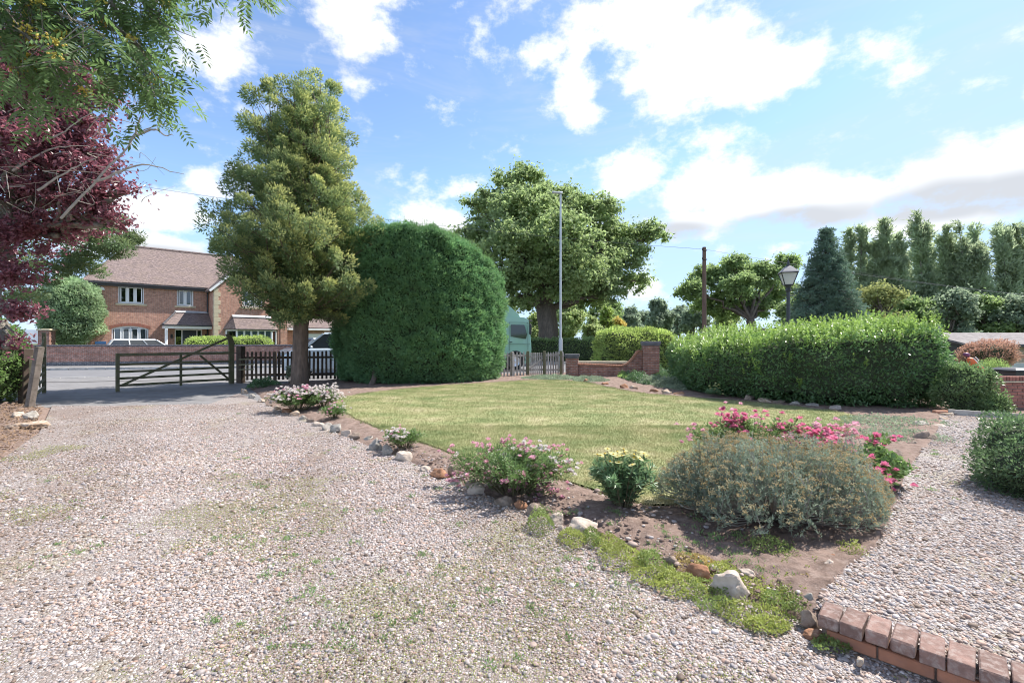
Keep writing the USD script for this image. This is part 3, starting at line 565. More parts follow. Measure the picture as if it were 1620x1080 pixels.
gm.add(*slab([HP(gw0, -WP - 0.12, gz0), HP(gc, -WP - 0.12, gh + 0.06), HP(gc, 3.2, gh + 0.06), HP(gw0, 0.2, gz0)][::-1], 0.16)); gm.add(*slab([HP(gc, -WP - 0.12, gh + 0.06), HP(gw1, -WP - 0.12, gz0), HP(gw1, 0.2, gz0), HP(gc, 3.2, gh + 0.06)][::-1], 0.16))
part('roof', gm, m_tile, house, uvs=True, label='tiled gable roof of the projecting wing')
def ridge_run(a, b, step=0.45, w=0.26):
    a, b = np.asarray(a, float), np.asarray(b, float); L = np.linalg.norm(b - a); k = int(L / step); r_ = MB()
    for i in range(k):
        p, q = a + (b - a) * i / k, a + (b - a) * (i + 0.97) / k; r_.add(*tube([p, q], [w * 0.52, w * 0.47], 8))
    return r_
m_ridge = plain('ridge_tile', (0.17, 0.125, 0.115), 0.85, 0.2, 4.0, isl=0.25)
rm = ridge_run(HP(rl, HDEP / 2, RZ - 0.03), HP(rr, HDEP / 2, RZ - 0.03)); part('ridge_tiles', rm, m_ridge, roof)
for a_, b_ in ((HP(T0, -ov, zf), HP(rl, HDEP / 2, RZ)), (HP(T0, HDEP + ov, zf), HP(rl, HDEP / 2, RZ)), (HP(gc, -WP - 0.12, gh + 0.03), HP(gc, 3.0, gh + 0.03))): part('ridge_tiles', ridge_run(a_ - [0, 0, .03], b_ - [0, 0, .03], 0.3, 0.2), m_ridge, roof)
part('bargeboard', MB().add(*bar(HP(gw0, -WP - 0.14, gz0 - 0.12), HP(gc, -WP - 0.14, gh - 0.06), 0.05, 0.16)).add(*bar(HP(gc, -WP - 0.14, gh - 0.06), HP(gw1, -WP - 0.14, gz0 - 0.12), 0.05, 0.16)), m_white, house)
part('gutter', MB().add(*bar(HP(T0, -ov - 0.05, ez - 0.13), HP(WG0 - 0.35, -ov - 0.05, ez - 0.13), 0.11, 0.1, 0.02)).add(*bar(HP(T0 - 0.05, -ov, ez - 0.13), HP(T0 - 0.05, HDEP, ez - 0.13), 0.11, 0.1, 0.02)), m_black, house)
part('soffit', MB().mesh(hbox(-ov + 0.02, WG0 - 0.3, -ov + 0.04, -0.002, ez - 0.3, ez - 0.18)).mesh(hbox(-ov + 0.02, -0.002, -ov + 0.04, HDEP, ez - 0.3, ez - 0.18)), m_black, house)
part('downpipe', MB().add(*tube([HP(WG0 - 0.1, -0.25, ez - 0.15), HP(WG0 - 0.1, -0.1, ez - 0.45), HP(WG0 - 0.1, -0.1, 0.1)], 0.045, 8)), m_black, house)
part('downpipe', MB().add(*tube([HP(11.9, -WP - 0.07, EZ - 0.2), HP(11.9, -WP - 0.07, 0.1)], 0.045, 8)), m_black, house)

def window(name, t0, t1, z0, z1, m, lights, parent, arched=0.0, blind=False, label=None):
    """Frame with casements; each light has its own pane."""
    fr = MB(); d = 0.07; w = 0.075; y0, y1 = m + 0.02, m + 0.02 + d
    def fb(a, b, c, e, k=0): fr.mesh(hbox(a, b, y0 - k, y1, c, e, 0.008))
    if arched:
        x = np.linspace(t0, t1, 13); c = (t0 + t1) / 2; top = z1 - arched + arched * (1 - ((x - c) / ((t1 - t0) / 2)) ** 2)
        pl = Polygon(list(zip(x, top)) + list(zip(x[::-1], top[::-1] - w - 0.03))); v, f = extrude(pl, d); fr.add(HP(0, y0, 0) + v[:, :1] * HD + v[:, 1:2] * [0, 0, 1.0] + v[:, 2:3] * HM, f); zt = z1 - arched - w
        zt2 = z1 - arched * 0.6
    else: fb(t0 + w, t1 - w, z1 - w, z1); zt2 = z1 - w
    fb(t0, t0 + w, z0, z1 - (arched * 0.9)); fb(t1 - w, t1, z0, z1 - (arched * 0.9)); fb(t0 + w, t1 - w, z0, z0 + w)
    F_ = None; step = (t1 - t0 - 2 * w) / lights; pn = []
    for i in range(lights):
        a, b = t0 + w + step * i, t0 + w + step * (i + 1)
        if i: fb(a - 0.04, a + 0.04, z0 + w, zt2)
        s = 0.055; A, B, C, D = a + 0.045, b - 0.045, z0 + w + 0.005, zt2 - 0.01 - (0.03 if arched else 0)
        for q in ((A, A + s, C, D), (B - s, B, C, D), (A + s, B - s, C, C + s), (A + s, B - s, D - s, D)): fb(*q, k=0.018)
        pn.append((A + s, B - s, C + s, D - s))
    win = part('window', fr, m_white, parent, label=label)
    for A, B, C, D in pn:
        part('pane', hbox(A - 0.005, B + 0.005, y0 + 0.028, y0 + 0.034, C - 0.005, D + 0.005), m_glass, win)
        if blind: part('blind', hbox(A, B, y1 + 0.05, y1 + 0.06, C + (D - C) * 0.02, D), m_blind, win)
    return win
def sill(t0, t1, z, m): return part('sill', hbox(t0 - 0.15, t1 + 0.15, m - 0.1, m + 0.12, z - 0.14, z - 0.002, 0.012), m_stone, house)
window('w', *W1, 0.06, 3, house, label='three light upper window left of the porch'); sill(W1[0], W1[1], W1[2], 0)
window('w', *W2, 0.06, 2, house, label='two light upper window above the porch'); sill(W2[0], W2[1], W2[2], 0)
window('w', *W3, 0.06, 4, house, arched=0.2, blind=True, label='arched four light window downstairs')
window('w', *W4, -WP + 0.06, 3, house, label='upper window of the projecting wing'); sill(W4[0], W4[1], W4[2], -WP)
am = MB()
for i in range(30):
    x = W3[0] - 0.12 + (W3[1] - W3[0] + 0.24) * (i + 0.5) / 30; c = (W3[0] + W3[1]) / 2; dx = (x - c) / (W3[1] - W3[0]) * 2; z = W3[3] - 0.2 + 0.2 * max(0, 1 - dx * dx) + 0.115
    am.mesh(hbox(x - 0.033, x + 0.033, -0.012, 0.1, z - 0.11, z + 0.11))
part('brick_arch', am, plain('arch_brick', (0.24, 0.10, 0.07), 0.9, 0.2, 6, isl=0.3), house)
# quoins at the corner of the wing
for i in range(17):
    z = 0.1 + i * 0.325; w = 0.42 if i % 2 else 0.28
    part('quoin', hbox(WG0 - 0.012, WG0 + w, -WP - 0.014, -WP + (0.28 if i % 2 else 0.42), z, z + 0.315, 0.01), m_stone, house)
part('alarm_box', lathe([(0, 0), (0.17, 0), (0.17, 0.06), (0.14, 0.09), (0, 0.09)], 20) if False else prism([(0.72 + 0.15 * math.cos(a), 5.12 + 0.22 * math.sin(a)) for a in np.linspace(0, math.pi, 12)], -0.09, -0.002, (HP(0, 0, 0), HD, HM)), m_white, house)
part('name_plate', hbox(0.35, 0.95, -0.03, -0.002, 1.3, 1.5, 0.005), plain('blue_plate', (0.05, 0.13, 0.28), 0.5, 0.05, 2.0), house)
# porch
pz0, pz1, pm_ = 2.75, 3.75, -1.45
pr = MB(); pr.add(*slab([HP(4.05, pm_, pz0), HP(WG0 - 0.02, pm_, pz0), HP(WG0 - 0.02, -0.02, pz1), HP(5.0, -0.02, pz1)], 0.12)); pr.add(*slab([HP(4.05, -0.02, pz0), HP(4.05, pm_, pz0), HP(5.0, -0.02, pz1)], 0.12))
porch = part('porch_roof', pr, m_tile, house, uvs=True)
part('ridge_tiles', ridge_run(HP(4.05, pm_, pz0), HP(5.0, -0.05, pz1), 0.3, 0.16), m_blue, porch)
part('lead_flashing', slab([HP(4.95, -0.16, pz1 - 0.02), HP(WG0 - 0.03, -0.16, pz1 - 0.02), HP(WG0 - 0.03, -0.025, pz1 + 0.12), HP(4.95, -0.025, pz1 + 0.12)], 0.03), m_lead, porch)
part('porch_beam', MB().mesh(hbox(4.15, WG0 - 0.03, pm_ + 0.08, pm_ + 0.22, pz0 - 0.3, pz0 - 0.1)).mesh(hbox(4.15, 4.3, pm_ + 0.222, -0.003, pz0 - 0.3, pz0 - 0.1)), m_white, house)
part('gutter', MB().add(*bar(HP(4.05, pm_ - 0.05, pz0 - 0.07), HP(WG0 - 0.03, pm_ - 0.05, pz0 - 0.07), 0.1, 0.08, 0.02)), m_black, house, label='black gutter of the porch')
part('porch_post', hbox(4.18, 4.36, pm_ + 0.06, pm_ + 0.24, 0, pz0 - 0.3, 0.02), m_white, house)
fr = MB()
for a, b in ((DOOR[0], DOOR[0] + 0.08), (DOOR[1] - 0.08, DOOR[1]), (5.38, 5.46), (6.36, 6.44)): fr.mesh(hbox(a, b, 0.05, 0.14, DOOR[2], DOOR[3] - 0.1, 0.006))
fr.mesh(hbox(DOOR[0], DOOR[1], 0.05, 0.14, DOOR[3] - 0.1, DOOR[3], 0.006)); dfr = part('door_frame', fr, m_white, house)
for a, b in ((5.035, 5.375), (6.445, 6.665)): part('pane', hbox(a, b, 0.09, 0.096, DOOR[2], DOOR[3] - 0.1), m_glass, dfr)
dm = MB(); dm.mesh(hbox(5.465, 6.355, 0.085, 0.135, DOOR[2] + 0.01, DOOR[3] - 0.11))
for k in range(5): dm.mesh(hbox(5.50 + k * 0.17, 5.65 + k * 0.17, 0.07, 0.084, DOOR[2] + 0.12, DOOR[3] - 0.2, 0.006))
door = part('door', dm, m_door, house); part('handle', MB().add(*tube([HP(6.22, 0.05, 0.95), HP(6.22, 0.05, 1.75)], 0.018, 8)), m_rail, door)
for t in (4.75, 6.95): part('wall_lamp', hbox(t - 0.07, t + 0.07, -0.12, -0.003, 1.75, 2.05, 0.02), m_black, house)
# bay window of the wing: five glazed sides under a small tiled roof
bp = [(8.0, -WP), (8.55, -WP - 0.8), (11.05, -WP - 0.8), (11.6, -WP)]
bay = part('bay_base', MB().mesh(prism([(p[0], p[1]) for p in []] or [(0, 0), (1, 0), (1, 1)], 0, 0.01, (HP(8.2, -WP + 0.3, 0), HD, HM))) if False else (lambda v, f: (HP(0, 0, 0) + v[:, :1] * HD + v[:, 1:2] * HM + v[:, 2:3] * np.array([0, 0, 1.0]), f))(*extrude(Polygon(bp), 0.95, -0.35)), m_brick, house, uvs=True)
bayw = part('bay_window', (lambda v, f: (HP(0, 0, 0) + v[:, :1] * HD + v[:, 1:2] * HM + v[:, 2:3] * np.array([0, 0, 1.0]), f))(*extrude(Polygon(bp).buffer(0.06, join_style=2), 0.1, 0.6)), m_white, house)
bf = MB(); bz0, bz1 = 0.7, 2.42
for (a, b), k in zip(zip(bp[:-1], bp[1:]), (1, 5, 1)):
    A, B = HP(a[0], a[1], 0), HP(b[0], b[1], 0); L = np.linalg.norm(B - A); dd = (B - A) / L; yaw = math.atan2(dd[1], dd[0])
    for i in range(k + 1): c = A + dd * L * i / k; bf.mesh(box(c + [0, 0, (bz0 + bz1) / 2], (0.13, 0.1, bz1 - bz0), yaw, 0.01))
    for z in (bz0 + 0.05, bz1 - 0.05): bf.mesh(box((A + B) / 2 + [0, 0, z], (L, 0.08, 0.1), yaw, 0.01))
    for i in range(k): c = A + dd * L * (i + 0.5) / k; part('pane', box(c + [0, 0, (bz0 + bz1) / 2], (L / k - 0.1, 0.006, bz1 - bz0 - 0.1), yaw), m_glass, bayw)
part('window_frame', bf, m_white, bayw)
part('blind', hbox(8.35, 11.25, -WP - 0.3, -WP - 0.29, bz0, bz1), plain('dark_curtain', (0.10, 0.10, 0.10), 0.9, 0.3, 1.5), bayw)
br = MB(); e0, e1 = bz1 + 0.04, 3.45; q0, q1, q2, q3 = HP(7.75, -WP - 0.0, e0), HP(8.42, -WP - 1.05, e0), HP(11.18, -WP - 1.05, e0), HP(11.85, -WP, e0); u0, u1 = HP(8.45, -WP - 0.01, e1), HP(11.15, -WP - 0.01, e1)
br.add(*slab([q1, q2, u1, u0], 0.1)); br.add(*slab([q0, q1, u0], 0.1)); br.add(*slab([q2, q3, u1], 0.1)); bro = part('bay_roof', br, m_tile, house, uvs=True)
part('lead_flashing', slab([HP(8.4, -WP - 0.16, e1 - 0.02), HP(11.2, -WP - 0.16, e1 - 0.02), HP(11.2, -WP - 0.02, e1 + 0.14), HP(8.4, -WP - 0.02, e1 + 0.14)], 0.03), m_lead, bro)
part('gutter', MB().add(*bar(HP(8.4, -WP - 1.08, e0 - 0.03), HP(11.2, -WP - 1.08, e0 - 0.03), 0.1, 0.08, 0.02)), m_black, house, label='black gutter of the bay window')
# garage wing further right
garage = thing('garage', 'low brick garage with white door right of the house, partly behind the golden conifer', 'garage', HP(13.0, -1, 0), 0)
part('wall', wall_with_holes(12.6, 21.0, -0.4, 2.75, -1.0, 0.3, [shapely.box(14.6, -0.1, 17.6, 2.2)]), m_brick, garage, uvs=True)
part('wall', hbox(12.6, 21.0, 4.7, 5.0, -0.4, 2.75), m_brick, garage, uvs=True)
gr_ = MB(); gr_.add(*slab([HP(12.55, -1.35, 2.72), HP(21.3, -1.35, 2.72), HP(21.3, 2.0, 4.9), HP(12.55, 2.0, 4.9)], 0.14)); gr_.add(*slab([HP(21.3, 5.3, 2.72), HP(12.55, 5.3, 2.72), HP(12.55, 2.0, 4.9), HP(21.3, 2.0, 4.9)], 0.14)); part('roof', gr_, m_tile, garage, uvs=True)
part('soffit', hbox(12.56, 21.3, -1.42, -1.3, 2.48, 2.64), m_white, garage)
gd = MB(); gd.mesh(hbox(14.6, 17.6, -0.9, -0.86, -0.1, 2.2))
for k in range(4): gd.mesh(hbox(14.65, 17.55, -0.93, -0.901, -0.05 + k * 0.56, 0.45 + k * 0.56, 0.01))
part('door', gd, m_white, garage)

# ---------------------------------------------------------------- wall across the road
wl = thing('boundary_wall', 'long low brick wall with dark coping across the road, in front of the house', 'wall', RP(4, 2.75, 0), TH)
WS0, WS1, WT, WB, WTOP = -22.0, 14.9, 2.78, 0.0, 1.44
def rbox(s0, s1, t0, t1, z0, z1, bevel=0.0): return box(RP((s0 + s1) / 2, (t0 + t1) / 2, (z0 + z1) / 2), (s1 - s0, t1 - t0, z1 - z0), TH, bevel)
part('wall_face', rbox(WS0, WS1, WT, WT + 0.22, 0.36, WTOP - 0.112), m_brick_wall, wl, uvs=True)
part('plinth', rbox(WS0, WS1, WT - 0.03, WT + 0.25, -0.2, 0.358), brickmat('plinth_brick', (0.10, 0.10, 0.115), (0.07, 0.07, 0.08), (0.28, 0.27, 0.26)), wl, uvs=True)
cp = MB()
for i, s in enumerate(np.arange(WS0, WS1, 0.225)):
    b_ = rbox(s + 0.005, s + 0.22, WT - 0.02, WT + 0.24, WTOP - 0.11, WTOP, 0.02); cp.mesh(b_)
part('coping_bricks', cp, m_blue, wl, kind='stuff')
pier = thing('brick_pier', 'brick gate pier with pale stone cap at the right end of the far wall', 'pier', RP(15.2, 2.9, 0), TH)
part('shaft', rbox(14.95, 15.5, 2.62, 3.17, -0.2, 1.48), m_brick_wall, pier, uvs=True)
part('cap', MB().mesh(rbox(14.85, 15.6, 2.52, 3.27, 1.482, 1.56, 0.02)).mesh(rbox(14.95, 15.5, 2.62, 3.17, 1.558, 1.64, 0.03)), m_stone, pier)
pier2 = thing('brick_pier', 'brick pier beside a white board at the far left, beyond the leaning gate', 'pier', RP(-4.2, 4.5, 0), TH)
part('shaft', rbox(-4.5, -3.9, 4.2, 4.8, -0.2, 2.35), m_brick_wall, pier2, uvs=True); part('cap', rbox(-4.58, -3.82, 4.12, 4.88, 2.352, 2.46, 0.03), m_stone, pier2)
part('white_board', rbox(-5.3, -4.52, 4.3, 4.36, 1.5, 2.4, 0.01), m_white, pier2)

# ---------------------------------------------------------------- vehicles
m_tyre = plain('tyre_rubber', (0.022, 0.022, 0.023), 0.85, 0.1, 9.0); m_rim = plain('alloy_rim', (0.62, 0.63, 0.65), 0.3, 0.05, 5.0, metal=0.9)
m_carglass = plain('car_glass', (0.035, 0.042, 0.048), 0.05, 0.02, 2.0, spec=0.9); m_dark = plain('dark_trim', (0.03, 0.031, 0.033), 0.5, 0.1, 5.0); m_lamp = plain('lamp_lens', (0.6, 0.6, 0.6), 0.15, 0.02, 3.0, spec=0.8); m_seat = plain('dark_interior', (0.04, 0.04, 0.042), 0.9, 0.1, 3.0)
def paint(name, col): return plain(name, col, 0.32, 0.02, 2.0, spec=0.5, coat=0.8)
def loft(rows):
    """rows: closed rings of equal length."""
    R_ = np.asarray(rows, float); k, n_ = R_.shape[:2]; i, j = np.meshgrid(np.arange(k - 1), np.arange(n_), indexing='ij'); j2 = (j + 1) % n_
    q = np.stack([i * n_ + j, i * n_ + j2, (i + 1) * n_ + j2, (i + 1) * n_ + j], -1).reshape(-1, 4); v = R_.reshape(-1, 3)
    c0, c1 = len(v), len(v) + 1; v = np.vstack([v, R_[0].mean(0), R_[-1].mean(0)]); jj = np.arange(n_); j2 = (jj + 1) % n_
    f = np.vstack([q[:, [0, 1, 2]], q[:, [0, 2, 3]], np.stack([np.full(n_, c0), j2, jj], 1), np.stack([np.full(n_, c1), (k - 1) * n_ + jj, (k - 1) * n_ + j2], 1)]); return v, f
def place(vf, loc, yaw): v, f = arr(vf); return v @ rotz_m(yaw).T + np.asarray(loc, float), f
def car(name, label, cat, loc, yaw, body, L=4.4, W=1.8, Ht=1.55, beltz=0.98, bonnet=1.05, wr=0.33, screen=0.75, back=0.35):
    """Faces +x before turning. Body shell, cabin frame, panes, wheels, lamps."""
    t = thing(name, label, cat, loc, yaw); P = lambda nm, m, mt, par=t, **k: part(nm, place(m, loc, yaw), mt, par, **k)
    xs_ = np.array([-L / 2, -L / 2 + 0.06, -L / 2 + 0.5, -0.3 * L, 0, L / 2 - bonnet - 0.1, L / 2 - bonnet * 0.5, L / 2 - 0.25, L / 2 - 0.04, L / 2]); top = np.array([0.78, beltz - 0.02, beltz, beltz + 0.02, beltz, beltz - 0.01, beltz - 0.06, beltz - 0.18, beltz - 0.33, 0.6]); wid = np.array([0.72, 0.86, 0.96, 1, 1, 1, 0.98, 0.93, 0.8, 0.68]); bot = np.array([0.42, 0.3, 0.22, 0.2, 0.2, 0.2, 0.2, 0.22, 0.26, 0.36])
    rows = []
    for x, a, w, b in zip(xs_, top, wid, bot):
        h = W / 2 * w; rows.append([(x, -h * 0.86, b), (x, -h * 0.98, b + 0.14), (x, -h, (a + b) / 2), (x, -h * 0.97, a - 0.07), (x, -h * 0.88, a), (x, h * 0.88, a), (x, h * 0.97, a - 0.07), (x, h, (a + b) / 2), (x, h * 0.98, b + 0.14), (x, h * 0.86, b)])
    v, f = loft(rows); m = trimesh.Trimesh(v, f, process=True); trimesh.repair.fix_normals(m)
    for x in (-L / 2 + 0.82, L / 2 - 0.86):
        cy = trimesh.creation.cylinder(wr + 0.05, W + 1, sections=28); cy.apply_transform(trimesh.transformations.rotation_matrix(math.pi / 2, [1, 0, 0])); cy.apply_translation([x, 0, wr])
        try: m = trimesh.boolean.difference([m, cy], engine='manifold')
        except Exception: pass
    P('body', m, body, smooth=30)
    a0, a1, b0_, b1 = -L / 2 + 0.12, -L / 2 + 0.12 + back, L / 2 - bonnet, L / 2 - bonnet - screen; hw, rw = W / 2 * 0.86, W / 2 * 0.70
    low = [(a0, -hw), (b0_, -hw), (b0_, hw), (a0, hw)]; up = [(a1, -rw), (b1, -rw), (b1, rw), (a1, rw)]
    roofm_ = trimesh.convex.convex_hull(np.array([(x, y, Ht - 0.10) for x, y in up] + [(x * 0.96 + 0.02 * (b1 + a1) , y * 0.86, Ht) for x, y in up])); P('roof', roofm_, body, smooth=40)
    pil = MB(); L3 = lambda p, z: np.array([p[0], p[1], z])
    for p, q in zip(low, up): pil.add(*bar(L3(p, beltz - 0.03), L3(q, Ht - 0.07), 0.09, 0.09, 0.02))
    for s_ in (-1, 1):
        for fr_ in (0.36, 0.68): pil.add(*bar((a0 + (b0_ - a0) * fr_, s_ * hw, beltz - 0.03), (a1 + (b1 - a1) * fr_, s_ * rw, Ht - 0.07), 0.07, 0.05))
    P('pillars', pil, body)
    zb, zt = beltz - 0.02, Ht - 0.09
    P('windscreen', MB().quad(L3(low[1], zb), L3(low[2], zb), L3(up[2], zt), L3(up[1], zt)), m_carglass); P('rear_window', MB().quad(L3(low[3], zb), L3(low[0], zb), L3(up[0], zt), L3(up[3], zt)), m_carglass)
    P('side_window', MB().quad(L3(low[0], zb), L3(low[1], zb), L3(up[1], zt), L3(up[0], zt)), m_carglass); P('side_window', MB().quad(L3(low[2], zb), L3(low[3], zb), L3(up[3], zt), L3(up[2], zt)), m_carglass)
    P('seats', MB().mesh(box((-0.1, 0.38, 0.95), (0.2, 0.5, 0.6), 0, 0.06)).mesh(box((-0.1, -0.38, 0.95), (0.2, 0.5, 0.6), 0, 0.06)).mesh(box((-1.0, 0, 0.9), (0.2, 1.2, 0.55), 0, 0.06)).mesh(box((b0_ - 0.3, 0, 0.9), (0.4, W * 0.74, 0.14), 0, 0.04)), m_seat)
    for x in (-L / 2 + 0.82, L / 2 - 0.86):
        for s_ in (-1, 1):
            w = T(numbered(t.path, 'wheel'), loc, yaw); UsdGeom.Xform.Define(stage, w.path); y = s_ * (W / 2 - 0.13); rot = trimesh.transformations.rotation_matrix(math.pi / 2, [1, 0, 0])
            ty = lathe([(wr - 0.1, -0.1), (wr - 0.02, -0.1), (wr, -0.07), (wr, 0.07), (wr - 0.02, 0.1), (wr - 0.1, 0.1), (wr - 0.1, -0.1)], 28); ty = ((np.c_[ty[0], np.ones(len(ty[0]))] @ rot.T)[:, :3] + [x, y, wr], ty[1]); part('tyre', place(ty, loc, yaw), m_tyre, w, smooth=40)
            rm_ = MB()
            for k in range(5): a = k * 2 * math.pi / 5; rm_.add(*bar((x, y + s_ * 0.06, wr), (x + (wr - 0.09) * math.cos(a), y + s_ * 0.075, wr + (wr - 0.09) * math.sin(a)), 0.05, 0.05, 0.01, up=(0, 1, 0)))
            hoop = [(x + (wr - 0.105) * math.cos(a), y + s_ * 0.075, wr + (wr - 0.105) * math.sin(a)) for a in np.linspace(0, 2 * math.pi, 25)]; rm_.add(*tube(hoop, 0.02, 6, False)); part('rim', place(rm_, loc, yaw), m_rim, w)
    for s_ in (-1, 1):
        P('headlight', box((L / 2 - 0.16, s_ * W * 0.33, 0.66), (0.2, 0.34, 0.14), s_ * -0.35, 0.04), m_lamp); P('tail_light', box((-L / 2 + 0.1, s_ * W * 0.36, 0.85), (0.14, 0.2, 0.2), 0, 0.03), plain(f'tail_lens_{name}_{s_ + 1}', (0.35, 0.02, 0.02), 0.2))
        P('mirror', box((b0_ - 0.35, s_ * (W / 2 + 0.06), beltz + 0.06), (0.12, 0.18, 0.13), 0, 0.04), body)
    P('grille', box((L / 2 - 0.015, 0, 0.5), (0.05, W * 0.5, 0.16), 0, 0.02), m_dark)
    return t
car('parked_suv', 'white parked car behind the far wall in front of the house, only its roof showing', 'car', HP(3.0, -2.3, 0.0), HR, paint('white_car_paint', (0.5, 0.51, 0.52)), L=4.6, W=1.85, Ht=1.66, beltz=1.05)
car('parked_car', 'dark blue grey parked car beyond the silver blue car, seen beside the conifer trunk', 'car', at(497, 560, 33) * [1, 1, 0] + [0, 0, 0.14], HR + math.pi + 0.2, paint('slate_car_paint', (0.10, 0.12, 0.15)), L=4.5, W=1.85, Ht=1.75, beltz=1.1)
pc = RP(14.9, -7.3, 0.0)
car('parked_van', 'silver blue people carrier parked on the road behind the dark picket fence', 'car', pc, TH + math.pi, paint('silver_blue_paint', (0.40, 0.47, 0.53)), L=4.7, W=1.9, Ht=2.1, beltz=1.32, bonnet=0.95, screen=0.85, wr=0.36)

# green lorry: cab, roof fairing, sleeper, chassis, box body behind the clipped hedge
lorry = thing('lorry', 'pale green lorry cab with roof fairing passing behind the clipped hedge', 'lorry', RP(23.1, -5.0, 0), TH)
m_green = paint('lorry_green', (0.21, 0.38, 0.28)); m_green2 = paint('lorry_box_green', (0.27, 0.44, 0.36))
LW = 2.45; fx = 27.35 - 25.0
def lp(m): return place(m, RP(23.1, -5.0, 0), TH)
prof = [(0.1, 0.95), (0.1, 2.95), (0.55, 3.02), (1.95, 3.0), (2.2, 2.9), (2.28, 2.2), (2.33, 1.9), (2.36, 1.2), (2.34, 0.55), (2.2, 0.42), (1.95, 0.42), (1.92, 0.75), (1.75, 1.0), (1.5, 1.1), (1.2, 1.08), (0.95, 0.92), (0.88, 0.7), (0.3, 0.7)]
cabm = trimesh.creation.extrude_polygon(Polygon(prof).buffer(0.04).buffer(-0.0), LW, engine='earcut'); v = np.array(cabm.vertices); v = np.column_stack([v[:, 0], v[:, 2] - LW / 2, v[:, 1]]); sh = 1 - 0.06 * sstep(1.9, 2.35, v[:, 0]) - 0.03 * sstep(2.6, 3.0, v[:, 2]); v[:, 1] *= sh
cm = trimesh.Trimesh(v, np.array(cabm.faces)); trimesh.repair.fix_normals(cm); cab = part('cab', lp(cm), m_green, lorry, smooth=35)
fp = [(0.12, 3.03), (0.12, 4.0), (0.35, 4.02), (0.75, 3.9), (1.2, 3.62), (1.6, 3.25), (1.75, 3.03)]; fm = trimesh.creation.extrude_polygon(Polygon(fp), LW * 0.9, engine='earcut'); v = np.array(fm.vertices); v = np.column_stack([v[:, 0], v[:, 2] - LW * 0.45, v[:, 1]]); fm = trimesh.Trimesh(v, np.array(fm.faces)); trimesh.repair.fix_normals(fm); part('roof_fairing', lp(fm), m_green, lorry, smooth=40)
part('sun_visor', lp(box((2.3, 0, 2.86), (0.35, LW * 0.92, 0.06), 0, 0.02)), m_dark, lorry)
for s_ in (-1, 1):
    y = s_ * LW / 2; part('side_window', lp(prism([(1.15, 1.95), (1.15, 2.62), (1.95, 2.62), (2.12, 2.05), (2.05, 1.8), (1.6, 1.86)], y - 0.02, y + 0.022, ((0, 0, 0), (1, 0, 0), (0, 1, 0)))), plain(f'lorry_glass_{s_ + 1}', (0.02, 0.028, 0.026), 0.06, 0.02, 2.0, spec=0.8), lorry)
    dl = MB()
    for a_, b_ in (((1.05, 1.1), (1.05, 2.75)), ((2.17, 1.15), (2.17, 2.75)), ((1.05, 2.75), (2.17, 2.75)), ((1.05, 1.5), (2.3, 1.5))): dl.add(*bar((a_[0], y + s_ * 0.014, a_[1]), (b_[0], y + s_ * 0.014, b_[1]), 0.012, 0.02, up=(0, 1, 0)))
    part('door_seam', lp(dl), m_dark, lorry); part('door_handle', lp(box((1.15, y + s_ * 0.03, 1.62), (0.16, 0.03, 0.04), 0, 0.01)), m_dark, lorry)
    part('mirror', lp(MB().mesh(box((2.25, y + s_ * 0.22, 2.35), (0.1, 0.22, 0.62), 0, 0.04)).add(*tube([(2.15, y - s_ * 0.02, 2.7), (2.25, y + s_ * 0.22, 2.68)], 0.02, 6))), m_dark, lorry)
    for xw in (1.43, -3.2, -4.5):
        w = T(numbered(lorry.path, 'wheel'), RP(23.1, -5.0, 0), TH); UsdGeom.Xform.Define(stage, w.path); rot = trimesh.transformations.rotation_matrix(math.pi / 2, [1, 0, 0])
        ty = lathe([(0.3, -0.14), (0.47, -0.14), (0.5, -0.1), (0.5, 0.1), (0.47, 0.14), (0.3, 0.14), (0.3, -0.14)], 28); part('tyre', lp(((np.c_[ty[0], np.ones(len(ty[0]))] @ rot.T)[:, :3] + [xw, s_ * (LW / 2 - 0.2), 0.5], ty[1])), m_tyre, w, smooth=40)
        hb = lathe([(0, -0.1), (0.3, -0.1), (0.3, 0.1), (0.12, 0.05), (0, 0.09)], 20); part('rim', lp(((np.c_[hb[0], np.ones(len(hb[0]))] @ rot.T)[:, :3] + [xw, s_ * (LW / 2 - 0.2), 0.5], hb[1])), m_rim, w)
    ga = np.linspace(0.05, math.pi - 0.05, 14); part('mudguard', lp(prism([(1.43 + 0.6 * math.cos(a), 0.5 + 0.62 * math.sin(a)) for a in ga] + [(1.43 + 0.54 * math.cos(a), 0.5 + 0.55 * math.sin(a)) for a in ga[::-1]], y - 0.02 * s_ - 0.03, y - 0.02 * s_ + 0.05, ((0, 0, 0), (1, 0, 0), (0, 1, 0)))), m_dark, lorry)
part('windscreen', lp(box((2.315, 0, 2.35), (0.03, LW * 0.82, 0.8), 0, 0.01)), plain('lorry_screen', (0.02, 0.026, 0.028), 0.06, 0.02, 2.0, spec=0.8), lorry)
part('bumper', lp(box((2.3, 0, 0.62), (0.22, LW * 0.94, 0.42), 0, 0.06)), m_green, lorry); part('chassis', lp(MB().mesh(box((-3.0, 0.4, 0.8), (7, 0.12, 0.25))).mesh(box((-3.0, -0.4, 0.8), (7, 0.12, 0.25)))), m_dark, lorry)
part('load_box', lp(box((-3.45, 0, 2.45), (6.6, LW, 2.9), 0, 0.03)), m_green2, lorry)

